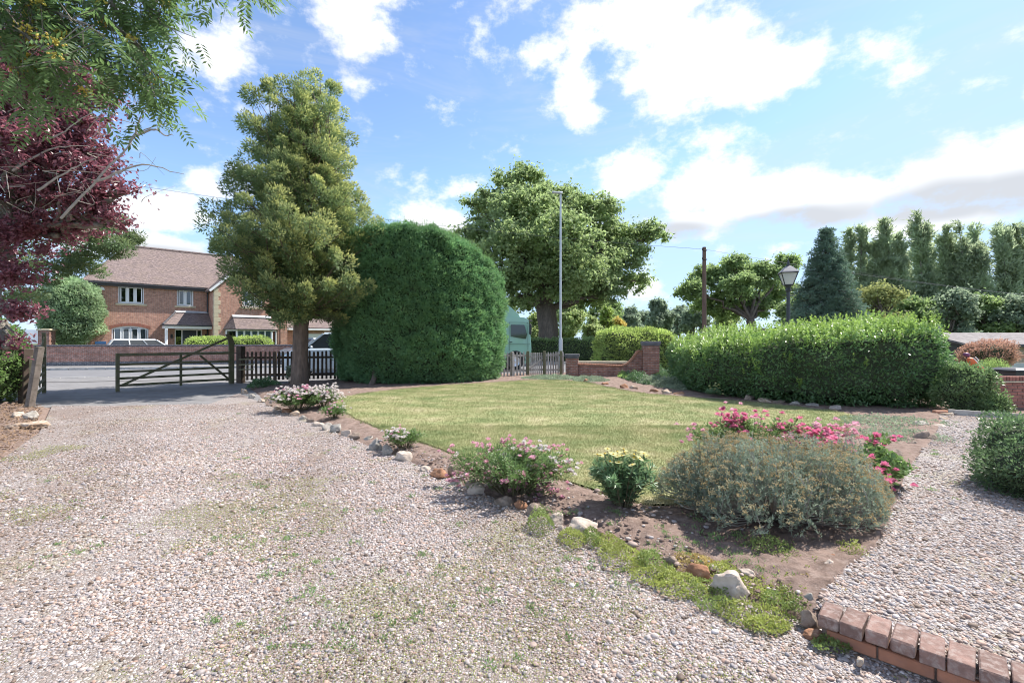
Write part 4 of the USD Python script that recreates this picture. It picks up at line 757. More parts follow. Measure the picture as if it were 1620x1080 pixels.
# ---------------------------------------------------------------- wooden gates
m_wood = plain('mossy_gate_timber', (0.135, 0.120, 0.082), 0.9, 0.25, 5.0, 0.003, 70, second=(0.105, 0.118, 0.055), amount=0.45, spec=0.15, isl=0.18, stretch=(1, 1, 1))
m_wood_dark = plain('dark_creosoted_timber', (0.062, 0.046, 0.036), 0.85, 0.3, 5.0, 0.003, 70, second=(0.085, 0.085, 0.05), amount=0.36, spec=0.2, isl=0.25)
m_wood_grey = plain('silvered_timber', (0.33, 0.30, 0.265), 0.9, 0.2, 5.0, 0.003, 70, second=(0.22, 0.19, 0.16), amount=0.4, spec=0.1, isl=0.2)
m_wood_old = plain('old_grey_post', (0.17, 0.145, 0.125), 0.9, 0.25, 5.0, 0.003, 70, second=(0.10, 0.085, 0.07), amount=0.42, spec=0.1)
m_iron = plain('rusty_iron', (0.06, 0.045, 0.04), 0.7, 0.3, 9.0, metal=0.4)
def gate(label, hinge, end, hh=1.32, material=m_wood, lean=0.0, flip=False, wood_tall=0.0):
    """A five bar field gate: swan necked hanging stile at the hinge, falling stile at the free end, five rails and three braces."""
    hinge, end = np.asarray(hinge, float), np.asarray(end, float); d = end - hinge; L = np.linalg.norm(d[:2]); d = unit(np.array([d[0], d[1], 0])); g = thing('field_gate', label, 'gate', hinge, math.atan2(d[1], d[0])); up = np.array([0, 0, 1.0]); s = np.cross(up, d)
    lz = lambda x: end[2] * x / L
    Q = lambda x, z, y=0.0: np.array([hinge[0], hinge[1], 0]) + d * x + s * (y + lean * z) + up * (z + lz(x))
    zs = [0.13, 0.36, 0.58, 0.82, 1.14]
    for i, z in enumerate(zs):
        part('rail', MB().add(*bar(Q(0.04, z + 0.07), Q(L - 0.04, z + 0.07), 0.055 if i < 4 else 0.085, 0.075 if i < 4 else 0.10, 0.008)), material, g)
    # swan-necked hanging stile
    c = [(0.0, 0.02), (0.0, 1.2), (0.0, 1.5), (0.02, 1.66), (0.06, 1.8), (0.13, 1.9)]; w_ = [0.16, 0.16, 0.17, 0.165, 0.14, 0.10]
    o = []; o2 = []
    for i, (p, w) in enumerate(zip(c, w_)):
        a_ = np.array(c[max(i - 1, 0)]); b_ = np.array(c[min(i + 1, len(c) - 1)]); t_ = unit(b_ - a_); n_ = np.array([-t_[1], t_[0]]); o.append(np.array(p) + n_ * w / 2); o2.append(np.array(p) - n_ * w / 2)
    part('hanging_stile', (lambda v, f: (Q(0, 0) + v[:, :1] * d + v[:, 1:2] * up + (v[:, 2:3] - 0.045) * s, f))(*extrude(Polygon(o + [np.array([0.19, 1.92])] + o2[::-1]).buffer(0.01), 0.09)), material, g)
    part('falling_stile', MB().add(*bar(Q(L, -0.0), Q(L, 1.26), 0.09, 0.10, 0.01, up=d)), material, g)
    part('upright', MB().add(*bar(Q(L * 0.48, 0.06, -0.05), Q(L * 0.48, 1.17, -0.05), 0.035, 0.08, 0.006, up=d)), material, g)
    part('long_brace', MB().add(*bar(Q(0.08, 1.80, 0.0), Q(L - 0.1, 0.2, 0.0), 0.035, 0.075, 0.006)), material, g)
    part('short_brace', MB().add(*bar(Q(0.08, 0.22, -0.09), Q(L * 0.3, 1.13, -0.09), 0.03, 0.075, 0.006)), material, g)
    part('hinge', MB().add(*tube([Q(-0.2, 1.2), Q(0.35, 1.2)], 0.014, 6)).add(*tube([Q(-0.2, 0.15), Q(0.2, 0.15)], 0.014, 6)), m_iron, g)
    return g
gate('mossy five bar gate standing half open left of the conifer', G(366, 607.5), G(186, 619.5))
def post(name, label, base, h, w, material, lean=(0, 0), cat='post', cap=False, yaw=0.3):
    b = np.asarray(base, float); t = thing(name, label, cat, b); m = MB().add(*bar(b + [0, 0, -0.2], b + [lean[0], lean[1], h], w, w, 0.012, up=(math.sin(yaw), math.cos(yaw), 0))); part('shaft', m, material, t); return t
post('gate_post', 'thick dark timber gate post at the start of the picket fence', G(381, 605), 1.45, 0.24, m_wood_dark, yaw=0.2)
gl = gate('weathered five bar gate swung open at the left edge, seen end on', (-14.9, 15.1, 0), G(50, 641), hh=1.2, material=m_wood)
post('gate_post', 'stout mossy gate post behind the leaning stile at far left', G(40, 637), 1.45, 0.22, m_wood_dark, lean=(0.02, 0))
post('leaning_post', 'grey weathered timber post leaning in front of the left gate', G(44, 648), 1.52, 0.14, m_wood_old, lean=(0.19, 0.1))

# small hurdle gate panel between post and fence, then the picket fence in two stretches
def pickets(label, A, B, n, h, material, posts, rails=(0.27, 0.98), pw=0.085, top='round', group=None):
    A, B = np.asarray(A, float), np.asarray(B, float); d = unit(B - A); L = np.linalg.norm(B - A); yaw = math.atan2(d[1], d[0]); s = np.array([-d[1], d[0], 0]); t = thing('picket_fence', label, 'fence', A, yaw)
    r = np.random.default_rng(n)
    for z in rails: part('rail', MB().add(*bar(A + [0, 0, z], B + [0, 0, z], 0.04, 0.09, 0.006)), material, t)
    for i in range(n):
        x = L * (i + 0.5) / n; hh = h + r.normal(0, 0.012); w = pw / 2; o = [(-w, 0.06), (w, 0.06)] + ([(w * math.cos(a), hh - 0.03 + w * 1.2 * math.sin(a)) for a in np.linspace(0, math.pi, 7)] if top == 'round' else [(w, hh - 0.06), (0, hh), (-w, hh - 0.06)]); ln = r.normal(0, 0.008)
        v, f = extrude(Polygon(o), 0.02); v[:, 0] += v[:, 1] * ln; part('picket', (A + d * x + v[:, :1] * d + v[:, 1:2] * np.array([0, 0, 1.0]) + (v[:, 2:3] - 0.045) * s, f), material, t)
    for x in posts: p = A + d * x; part('fence_post', MB().add(*bar(p - s * 0.09 + [0, 0, -0.2], p - s * 0.09 + [0, 0, h + 0.02], 0.1, 0.1, 0.012, up=tuple(d))), material, t)
    return t
fA, fB = G(388, 603.5), np.array([-3.4, 21.4, 0]); fC, fD = np.array([-1.2, 21.6, 0]), G(892, 593)
pickets('dark stained picket fence between gate post and clipped hedge', fA, fB, 46, 1.22, m_wood_dark, [1.15, 3.6, 5.6])
gp0, gp1 = G(835, 595), G(861, 594)
u_ = unit(fD - fC)
fence2 = pickets('silvery picket fence in sun right of the clipped hedge', fC, gp0, 13, 1.16, m_wood_grey, [0.1, 1.3], pw=0.075, top='point')
pickets('short silvery picket fence between garden gate and brick pier', gp1, fD, 8, 1.16, m_wood_grey, [], pw=0.075, top='point')
gt = thing('garden_gate', 'small silvery picket gate with diagonal brace near the lamp post', 'gate', gp0, math.atan2(u_[1], u_[0])); gdir = unit(gp1 - gp0); Lg = np.linalg.norm(gp1 - gp0)
for i in range(8):
    p = gp0 + gdir * Lg * (i + 0.5) / 8; part('picket', MB().add(*bar(p + [0, -0.05, 0.08], p + [0, -0.05, 1.12], 0.02, 0.07, 0.004, up=tuple(gdir))), m_wood_grey, gt)
for z in (0.3, 0.92): part('rail', MB().add(*bar(gp0 + [0, 0, z], gp1 + [0, 0, z], 0.04, 0.08)), m_wood_grey, gt)
part('brace', MB().add(*bar(gp0 + [0.02, -0.075, 0.32], gp1 + [-0.02, -0.075, 0.9], 0.03, 0.075)), m_wood_grey, gt)
for q, lab in ((gp0, 'left mossy post of the garden gate'), (gp1, 'right mossy post of the garden gate'), (G(887, 593.5), 'mossy fence post beside the brick pier and lamp post')): post('gate_post', lab, q + [0, -0.1, 0], 1.2, 0.13, m_wood, yaw=0.0)
# leaning rails by the gate post
hur = thing('fence_hurdle', 'short grey rails nailed to a leaning stake beside the dark gate post', 'fence', G(400, 608))
pA, pB = G(378, 610), G(401, 612)
part('stake', MB().add(*bar(pB + [0, 0, -0.1], pB + [0, 0, 1.2], 0.09, 0.09, 0.01)), m_wood, hur)
for z in (1.0, 0.8, 0.62): part('rail', MB().add(*bar(pA + [0, 0, z - 0.02], pB + [0, 0, z + 0.02], 0.03, 0.05, 0.004)), m_wood, hur)

# ---------------------------------------------------------------- trees and hedges
def bark(name, col, second, amount=0.45): return plain(name, col, 0.95, 0.3, 7.0, 0.02, 45, second=second, amount=amount, spec=0.1, stretch=(1, 1, 0.25))
m_bark = bark('oak_bark', (0.15, 0.12, 0.10), (0.10, 0.085, 0.07)); m_bark_c = bark('conifer_bark', (0.185, 0.135, 0.105), (0.115, 0.09, 0.075)); m_bark_p = bark('pale_bark', (0.22, 0.20, 0.17), (0.13, 0.12, 0.10))

def limb(a, b, r, sag=0.0, n=8, wob=0.06):
    a, b = np.asarray(a, float), np.asarray(b, float); L = np.linalg.norm(b - a); t = np.linspace(0, 1, n)[:, None]
    P = a + (b - a) * t; w = r.normal(size=(n, 3)) * wob * L * np.sin(np.pi * t) * 0.6; P = P + w; P[:, 2] += sag * L * np.sin(np.pi * t[:, 0]); return P

def broadleaf(name, label, base, blobs, trunk, mleaf, mbark, seed, nleaf=60000, leaf=0.2, sub=0.75, flat=0.8, fill=0.5, group=None, cat='tree', limbs=True, hang=0.0, tip=None):
    """blobs: (x, y, z, rx, rz) in metres from the base: the masses of the crown. trunk: (points, radii)."""
    r = np.random.default_rng(seed); base = np.asarray(base, float); t = thing(name, label, cat, base, 0, group)
    B = np.asarray(blobs, float); vol = B[:, 3] ** 2 * B[:, 4]; wm = MB(); tp = np.asarray(trunk[0], float) + base; wm.add(*tube(tp, trunk[1], 12))
    cen, rad = [], []
    for (x, y, z, rx, rz), q in zip(B, vol):
        k = max(4, int(9 * fill * (rx * rx * rz) ** (2 / 3) / sub ** 2)); d = rand_dirs(r, k); d[:, 2] = np.where(r.uniform(size=k) < 0.45, np.abs(d[:, 2]), d[:, 2]); rr_ = (r.uniform(0.25, 1.12, k) ** 0.7)[:, None]
        c = np.array([x, y, z]) + d * rr_ * np.array([rx, rx, rz]); cen.append(c + base); rad.append(np.full(k, sub) * r.uniform(0.55, 1.25, k))
        if limbs:
            start = tp[-1] if z + base[2] > tp[-1][2] else tp[-2]; L = limb(start, base + [x, y, z - rz * 0.3], r, 0.05, 8, 0.07); r0 = trunk[1][-1] * 0.5
            wm.add(*tube(L, np.linspace(r0, 0.05, 8), 7))
            for c_ in c[:: max(1, len(c) // 7)]: wm.add(*tube(limb(L[5], c_ + base, r, 0.03, 5, 0.05), np.linspace(0.04, 0.012, 5) * (1 + 0.2 * rx), 4, False))
    C, S = np.vstack(cen), np.concatenate(rad); wgt = S ** 2; idx = r.choice(len(C), nleaf, p=wgt / wgt.sum()); d = rand_dirs(r, nleaf); d[:, 2] = np.where(r.uniform(size=nleaf) < 0.4, np.abs(d[:, 2]), d[:, 2]); q = np.minimum(np.abs(r.normal(0, 0.66, nleaf)), 1.6)
    P = C[idx] + d * (q * S[idx])[:, None] * np.array([1, 1, flat]); P[:, 2] -= hang * r.uniform(0, 1, nleaf) ** 2
    N = unit(d * 0.7 + np.array([0, 0, 0.35]) + 0.75 * r.normal(size=(nleaf, 3))); D = unit(np.cross(N, rand_dirs(r, nleaf))); D[:, 2] -= 0.2 + hang * 0.6
    part('trunk', wm, mbark, t, smooth=True)
    part('crown', blades(P - D * leaf * 0.5, D, N, leaf * r.uniform(0.7, 1.3, nleaf), leaf * 0.62 * r.uniform(0.7, 1.2, nleaf)), mleaf, t); return t

# --- the big oak beyond the road
m_oak = leafmat('oak_leaves', [(0, (0.100, 0.132, 0.052)), (0.5, (0.140, 0.180, 0.068)), (0.85, (0.185, 0.222, 0.088)), (1, (0.25, 0.268, 0.135))], 0.42, 0.55, 0.25)
OY = 41.0; ob = at(866, 540, OY); ob[2] = 0.0
def blob(u, v, ru, rv, dy=0.0, Y=OY, b=ob): p = at(u, v, Y + dy); k = Y / F; return (p[0] - b[0], p[1] - b[1], p[2] - b[2], ru * k, rv * k)
oak_blobs = [blob(*q) for q in [(826, 292, 44, 24, 0), (768, 330, 36, 26, 2), (830, 335, 52, 30, -3), (885, 325, 45, 30, 1), (940, 340, 45, 26, -1), (760, 385, 40, 28, -2), (820, 395, 50, 36, -5), (890, 385, 52, 36, -5), (965, 378, 44, 26, 1), (1028, 372, 30, 18, 0), (1000, 405, 30, 20, -1), (770, 435, 36, 28, 2), (815, 455, 42, 26, -3), (900, 440, 52, 30, -4), (955, 425, 40, 24, -2), (1003, 448, 24, 14, 0), (930, 468, 36, 24, 1), (860, 420, 60, 40, 4), (835, 480, 26, 16, 2), (850, 350, 60, 40, 5), (940, 400, 55, 34, 5), (962, 462, 26, 16, -1)]]
broadleaf('oak_tree', 'huge old oak with spreading crown standing beyond the road behind the tall street lamp', ob, oak_blobs, ([(0, 0, -0.2), (-0.05, 0, 0.6), (0.1, 0, 2.6), (-0.1, 0, 4.2), (-0.5, 0, 6.0)], [1.25, 0.95, 0.85, 0.85, 0.6]), m_oak, m_bark, 3, nleaf=120000, leaf=0.30, sub=0.66, fill=1.05)
oak2 = np.array([0, 0, 0.0]); OY2 = 44.0; ob2 = at(1190, 540, OY2); ob2[2] = -0.6
b2 = [blob(u, v, ru, rv, dy, OY2, ob2) for u, v, ru, rv, dy in [(1160, 420, 24, 14, 0), (1120, 440, 28, 18, 1), (1092, 462, 24, 15, 0), (1165, 455, 34, 20, -1), (1210, 440, 26, 18, 0), (1245, 418, 18, 13, 0), (1232, 462, 30, 20, 2), (1190, 485, 36, 20, 2), (1130, 485, 34, 18, 2), (1205, 428, 18, 10, 0), (1180, 430, 20, 12, 2)]]
broadleaf('oak_tree', 'smaller oak with leaning trunk beyond the laurel hedge, between telegraph pole and lantern', ob2, b2, ([(-0.6, 0, -0.5), (-0.3, 0, 1.6), (0.1, 0, 3.0), (-0.2, 0, 4.3)], [0.6, 0.48, 0.42, 0.36]), leafmat('oak_leaves_b', [(0, (0.095, 0.132, 0.048)), (0.6, (0.142, 0.184, 0.064)), (1, (0.215, 0.245, 0.11))], 0.38, 0.55, 0.25), m_bark, 8, nleaf=52000, leaf=0.28, sub=0.5, fill=1.0)

# --- conifer: plumes of scale leaves, yellowish at the tips
def plumes(r, C, D, size, per, leaf, width, spread=0.55, tipw=1.0):
    """C centres, D growing directions: flat feathery sprays. Returns blades and the tip attribute."""
    k = len(C); idx = np.repeat(np.arange(k), per); n = len(idx); s = size[idx]
    u = r.uniform(0, 1, n) ** 0.8; D_ = unit(D)[idx]; side = unit(np.cross(D_, rand_dirs(r, k)[idx])); up = np.cross(side, D_)
    a = r.normal(0, 0.34, n) * (0.35 + 0.75 * u); b = r.normal(0, 0.17, n) * (0.4 + 0.6 * u)
    P = C[idx] + D_ * ((u - 0.35) * s)[:, None] + side * (a * s)[:, None] + up * (b * s)[:, None]
    dd = unit(D_ + side * (a * 1.6)[:, None] + up * (b * 1.2)[:, None] + spread * r.normal(size=(n, 3)) * 0.6); N = rand_dirs(r, n)
    v, f = blades(P, dd, N, leaf * r.uniform(0.6, 1.4, n), width, tri=True)
    tip = np.clip((u - 0.35) * 1.5, 0, 1) * tipw; return v, f, np.repeat(tip, 3)

def puffs(r, C, S, per, leaf, width, flat=0.9, up=0.5, tipdir=(0.55, 0.15, 0.8), outw=None):
    """Dense rounded tufts: short blades standing out of a small ellipsoid."""
    k = len(C); idx = np.repeat(np.arange(k), per); n = len(idx); d = rand_dirs(r, n); q = r.uniform(0.25, 1.0, n) ** 0.45; lump = 0.75 + 0.5 * meshkit.noise((C[idx] + d * 0.5) * 5.0, 8)
    P = C[idx] + d * (q * lump * S[idx])[:, None] * np.array([1, 1, flat]); D = unit(d + np.array([0, 0, up]) + 0.5 * r.normal(size=(n, 3)) + (0 if outw is None else outw[idx] * 0.6)); N = unit(d + 0.5 * r.normal(size=(n, 3)))
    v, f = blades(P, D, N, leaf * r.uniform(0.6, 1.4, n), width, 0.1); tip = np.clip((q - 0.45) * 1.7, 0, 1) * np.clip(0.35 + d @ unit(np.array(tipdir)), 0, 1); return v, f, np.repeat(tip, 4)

CY = 17.9; cb = G(474, 610.5); cb = np.array([(474 - 810) * CY / F, CY, 0.0])
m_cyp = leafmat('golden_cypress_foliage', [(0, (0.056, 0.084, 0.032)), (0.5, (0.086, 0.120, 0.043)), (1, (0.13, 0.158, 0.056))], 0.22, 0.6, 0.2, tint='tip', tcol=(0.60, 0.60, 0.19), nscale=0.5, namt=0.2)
prof = np.array([[118, 478, 528], [132, 470, 530], [150, 420, 540], [175, 385, 545], [205, 377, 556], [240, 367, 552], [262, 372, 560], [285, 362, 560], [305, 350, 570], [335, 338, 590], [365, 332, 602], [400, 334, 612], [420, 345, 615], [445, 356, 600], [470, 372, 585], [490, 405, 555], [505, 425, 540], [515, 440, 520]], float)
z_ = H - (prof[:, 0] - 540) * CY / F; lf_ = (prof[:, 1] - 474) * CY / F; rt_ = (prof[:, 2] - 464) * CY / F; o = np.argsort(z_); z_, lf_, rt_ = z_[o], lf_[o], rt_[o]; lf_ = lf_ + 0.30 * sstep(5.5, 8.0, z_); rt_ = rt_ - 0.22 * sstep(7.0, 10.5, z_)
r = np.random.default_rng(21); gold = thing('golden_conifer', 'tall old golden conifer with bare trunk beside the picket fence and white roses', 'tree', cb)
wm = MB(); tk = np.array([[0, 0, -0.2], [0.0, 0, 0.15], [0.02, 0, 1.0], [0.05, 0, 2.2], [0.1, 0, 3.0]]) + cb; wm.add(*tube(tk, [0.42, 0.335, 0.285, 0.27, 0.3], 14))
tops = [(-0.7, 0.3, 7.4, 0.15), (0.15, 0.0, 11.2, 0.2), (0.75, -0.2, 10.0, 0.16), (-0.3, 0.5, 9.2, 0.16), (0.9, 0.4, 8.0, 0.14)]; stems = []
for x, y, z, w in tops: P = smooth_line(np.array([tk[-1] - [0, 0, 0.2], cb + [x * 0.55, y * 0.6, 4.6], cb + [x, y, z]]), 12); stems.append(P); wm.add(*tube(P, np.linspace(w, 0.03, 12), 7))
C, D, S = [], [], []
for z in np.arange(2.55, 11.45, 0.24):
    l_, r_ = np.interp(z, z_, lf_), np.interp(z, z_, rt_); cx, hw = (l_ + r_) / 2, (r_ - l_) / 2 * 0.90; k = max(4, int(2.5 + 2.9 * hw))
    a = r.uniform(0, 2 * np.pi, k); rag = r.uniform(0.62, 1.1, k)
    for a_, g in zip(a, rag):
        out = np.array([math.cos(a_), math.sin(a_) * 0.95, 0]); R_ = hw * g; tipp = cb + [cx, 0, z] + out * R_ + [0, 0, r.normal(0, 0.08)]
        st = stems[r.integers(len(stems))]; root = st[np.argmin(np.abs(st[:, 2] - (z - 0.35 * R_)))]; L = limb(root, tipp, r, -0.06, 6, 0.05); wm.add(*tube(L, np.linspace(0.035, 0.008, 6), 4, False))
        m_ = 2 + int(R_ * 1.0)
        for q in np.linspace(1.0, 0.3, m_):
            p = L[0] + (L[-1] - L[0]) * q + r.normal(0, 0.12, 3) * [1, 1, 0.7]; C.append(p); D.append(out); S.append(r.uniform(0.16, 0.36) * (0.7 + 0.3 * min(R_, 1.5)))
C, D, S = np.array(C), np.array(D), np.array(S); keep = meshkit.fbm(C * np.array([1.2, 1.2, 1.7]) + 7, 2, 5) > 0.295; C, D, S = C[keep], D[keep], S[keep]; print('golden plumes', len(C))
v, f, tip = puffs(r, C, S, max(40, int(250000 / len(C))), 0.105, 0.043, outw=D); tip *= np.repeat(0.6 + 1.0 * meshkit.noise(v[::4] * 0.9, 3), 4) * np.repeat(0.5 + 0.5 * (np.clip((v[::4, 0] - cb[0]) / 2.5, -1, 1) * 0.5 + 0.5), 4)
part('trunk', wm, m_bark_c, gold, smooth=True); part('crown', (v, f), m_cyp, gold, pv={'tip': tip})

# --- clipped masses: foliage grown over a lumpy solid
def solid_from(footprint, h0, h1, inset_top=0.5, lump=0.25, ls=0.9, seed=0, cell=0.3, hfun=None, undercut=0.25):
    """A closed lumpy mass over a ground plan: slanting shoulders, undercut foot."""
    P = footprint if isinstance(footprint, Polygon) else Polygon(footprint); L = P.exterior.length; n = max(24, int(L / cell)); ring = np.array([P.exterior.interpolate(i / n, True).coords[0] for i in range(n)]); c = np.array(P.centroid.coords[0])
    nz = max(5, int((h1 - h0) / cell)); rows = []
    for q in np.linspace(0, 1, nz + 1):
        sh = undercut * (1 - sstep(0, 0.22, q)) + inset_top * sstep(0.72, 1.0, q) ** 1.5; d = c - ring; dl = np.linalg.norm(d, axis=1, keepdims=True); rows.append(np.column_stack([ring + d / dl * np.minimum(sh, dl * 0.8), np.full(n, h0 + (h1 - h0) * q)]))
    m_ = 6; last = rows[-1]
    for q in np.linspace(0, 1, m_ + 1)[1:]: w = last.copy(); w[:, :2] = last[:, :2] + (c - last[:, :2]) * (q * 0.985); w[:, 2] += 0.10 * (h1 - h0) * math.sin(q * math.pi / 2); rows.append(w)
    rows = np.array(rows)
    if hfun is not None: rows[..., 2] = h0 + (rows[..., 2] - h0) * hfun(rows[..., 0], rows[..., 1])
    v, f = loft(rows); m = trimesh.Trimesh(v, f, process=True); m = m.subdivide() if len(m.faces) < 6000 else m; trimesh.repair.fix_normals(m)
    nn = np.array(m.vertex_normals); vv = np.array(m.vertices); m.vertices = vv + nn * ((meshkit.fbm(vv / ls + seed, 3, seed) - 0.5) * 2 * lump)[:, None]; return m
def grow(r, m, n, leaf, width, depth=0.12, up=0.35, tri=False, out=1.0, jit=0.6, holes=0.0, hs=0.35, seed=0, lo=0.0, nmix=0.5):
    P, fi = trimesh.sample.sample_surface(m, n, seed=int(r.integers(1 << 30))); P = np.asarray(P); N = np.asarray(m.face_normals)[fi]
    if holes: k = meshkit.fbm(P / hs + seed, 2, seed) > 0.5 - 0.25 + holes * 0.25 * (r.uniform(size=len(P)) - 0.2); P, N = P[k], N[k]
    n = len(P); P = P - N * (depth * r.uniform(-0.35, 1, n))[:, None]; D = unit(N * out + np.array([0, 0, up]) + jit * r.normal(size=(n, 3))); LN = unit(N * nmix + np.array([0, 0, 0.5]) + 0.6 * r.normal(size=(n, 3)))
    return P, D, LN, N
def hedge(name, label, cat, m, mleaf, n, leaf, width, seed, core=None, tri=False, depth=0.14, up=0.35, out=1.0, jit=0.6, inset=0.1, tipfun=None, stems=None, group=None, fold=0.18, extra=None, hs=0.35, mid=0.45):
    r = np.random.default_rng(seed); b = m.bounds; t = thing(name, label, cat, ((b[0, 0] + b[1, 0]) / 2, (b[0, 1] + b[1, 1]) / 2, max(b[0, 2], -1.2)), 0, group)
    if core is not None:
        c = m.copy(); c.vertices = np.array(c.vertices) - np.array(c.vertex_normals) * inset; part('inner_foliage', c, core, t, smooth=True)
    if stems is not None: part('stem', stems, m_bark, t, smooth=True)
    P, D, LN, N = grow(r, m, n, leaf, width, depth, up, tri, out, jit)
    # clumping: the coarse relief decides how far sprays stand out
    rel = meshkit.fbm(P / hs + seed, 3, seed + 2); P = P + N * ((rel - 0.5) * depth * 2.6)[:, None]
    v, f = blades(P, D, LN, leaf * r.uniform(0.6, 1.35, len(P)), width * r.uniform(0.8, 1.2, len(P)), fold, tri, mid); per = 3 if tri else 4; pv = None
    if tipfun is not None: pv = {'tip': np.repeat(tipfun(P, N, rel, r), per)}
    if extra is not None:
        v2, f2, t2 = extra; f = np.vstack([f, f2 + len(v)]); v = np.vstack([v, v2])
        if pv is not None: pv['tip'] = np.concatenate([pv['tip'], t2])
    part('foliage', (v, f), mleaf, t, pv=pv); return t

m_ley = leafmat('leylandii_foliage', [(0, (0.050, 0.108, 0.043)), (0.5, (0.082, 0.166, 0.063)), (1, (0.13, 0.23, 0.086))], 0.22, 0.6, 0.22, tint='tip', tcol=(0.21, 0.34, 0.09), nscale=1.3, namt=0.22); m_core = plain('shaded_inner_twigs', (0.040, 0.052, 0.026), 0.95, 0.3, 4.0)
# ground plan of the clipped conifer, front face along the lawn
fp = [G(520, 606)[:2] + [0.05, 0.2], G(570, 610)[:2], G(640, 611)[:2], G(720, 609)[:2], G(778, 604)[:2], G(795, 600)[:2] + [0.1, 0.1], [-0.55, 21.3], [-1.3, 22.0], [-3.5, 22.1], [-5.6, 21.5], [-7.2, 20.6]]
LEY = Polygon(smooth_line(np.array(fp + [fp[0]]), 80)).buffer(0.25).buffer(-0.25)
lx = [-7.9, -7.2, -6.4, -5.4, -4.3, -2.9, -1.9, -0.9, -0.4, 0.3]; ly = [5.3, 5.8, 5.95, 6.0, 6.0, 5.9, 5.55, 4.95, 4.45, 3.8]
leym = solid_from(LEY, 0.1, 1.0, 0.12, 0.0, 0.9, 4, 0.22, undercut=0.28)
vv = np.array(leym.vertices); vv[:, 2] = 0.12 + np.minimum((vv[:, 2] - 0.1) / 0.9, 1.0 + 0.12 * ((vv[:, 2] - 0.1) / 0.9 - 1)) * (np.interp(vv[:, 0], lx, ly) - 0.12 + 0.25 * (meshkit.fbm(np.column_stack([vv[:, :2] * 1.3, 0 * vv[:, 0]]), 3, 5) - 0.5)); leym.vertices = vv
leym = leym.subdivide() if len(leym.faces) < 12000 else leym
vv = np.array(leym.vertices); leym.vertices = vv + np.array(leym.vertex_normals) * ((meshkit.fbm(vv * 1.9, 3, 3) - 0.5) * 0.30 - 0.08)[:, None]
rt = np.random.default_rng(5); tz = []
Pt, ft = trimesh.sample.sample_surface(leym, 9000, seed=4); Nt = leym.face_normals[ft]; k = (Nt[:, 2] > 0.45) & (np.random.default_rng(1).uniform(size=len(Pt)) < 0.22); Ct = np.asarray(Pt)[k]
k2 = np.random.default_rng(3).uniform(size=len(Pt)) < 0.24; Cp = np.asarray(Pt)[k2]; px_ = puffs(rt, Cp + Nt[k2] * 0.02, rt.uniform(0.10, 0.24, len(Cp)), 46, 0.10, 0.038, flat=0.8, up=0.5, outw=Nt[k2] * 0.8)
ex = plumes(rt, Ct, np.column_stack([rt.normal(0.12, 0.25, len(Ct)), rt.normal(0, 0.25, len(Ct)), np.ones(len(Ct))]), rt.uniform(0.25, 0.6, len(Ct)), 34, 0.085, 0.02)
stm = MB()
for u, v_ in ((582, 612), (600, 608), (660, 609), (735, 606)): p = G(u, v_) + [0, 0.30, 0]; stm.add(*tube([p + [0, 0, -0.1], p + [0.08, 0.22, 0.28], p + [0.0, 0.7, 0.8]], [0.13, 0.1, 0.09], 8))
pt_ = px_[0].reshape(-1, 4, 3)[:, [1, 2, 3]].reshape(-1, 3); ex = (np.vstack([ex[0], px_[0]]), np.vstack([ex[1], px_[1] + len(ex[0])]), np.concatenate([ex[2], px_[2] * 0.45]))
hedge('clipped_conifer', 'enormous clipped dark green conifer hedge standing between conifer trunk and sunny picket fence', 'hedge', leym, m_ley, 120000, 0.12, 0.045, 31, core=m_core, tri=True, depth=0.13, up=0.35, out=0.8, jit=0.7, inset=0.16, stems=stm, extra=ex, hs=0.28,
      tipfun=lambda P, N, rel, r: np.clip((rel - 0.42) * 2.2, 0, 1) * (0.25 + 0.75 * np.clip(N[:, 2] + 0.5 * N[:, 0], 0, 1)))

# --- laurel hedge on the right
m_lau = leafmat('laurel_leaves', [(0, (0.040, 0.080, 0.026)), (0.5, (0.064, 0.120, 0.036)), (1, (0.10, 0.162, 0.050))], 0.3, 0.28, 0.5, tint='tip', tcol=(0.27, 0.40, 0.07), nscale=0.9, namt=0.15)
lau = [G(1056, 606)[:2], G(1085, 620)[:2], G(1150, 632)[:2], G(1250, 643)[:2], G(1400, 651)[:2], G(1480, 652)[:2], G(1512, 650)[:2], [10.9, 12.2], [10.6, 13.6], [9.2, 14.6], [8.3, 16.2], [7.6, 18.6], [7.0, 19.6], [6.3, 19.4]]
LAU = Polygon(smooth_line(np.array(lau + [lau[0]]), 90)).buffer(0.3).buffer(-0.3)
laum = solid_from(LAU, 0.02, 1.0, 0.22, 0.0, 0.9, 6, 0.2, undercut=0.3); vv = np.array(laum.vertices); hx = np.interp(vv[:, 0], [5.6, 6.6, 7.3, 8.2, 9.0, 9.8, 10.4, 11.2], [1.62, 1.84, 1.98, 2.02, 2.12, 2.3, 2.32, 2.0]); vv[:, 2] = vv[:, 2] / 1.1 * (hx + 0.22 * (meshkit.fbm(np.column_stack([vv[:, :2] * 1.6, 0 * vv[:, 0]]), 3, 8) - 0.5)); laum.vertices = vv
laum = laum.subdivide() if len(laum.faces) < 9000 else laum; vv = np.array(laum.vertices); laum.vertices = vv + np.array(laum.vertex_normals) * ((meshkit.fbm(vv * 1.6, 3, 13) - 0.5) * 0.42 - 0.12)[:, None]
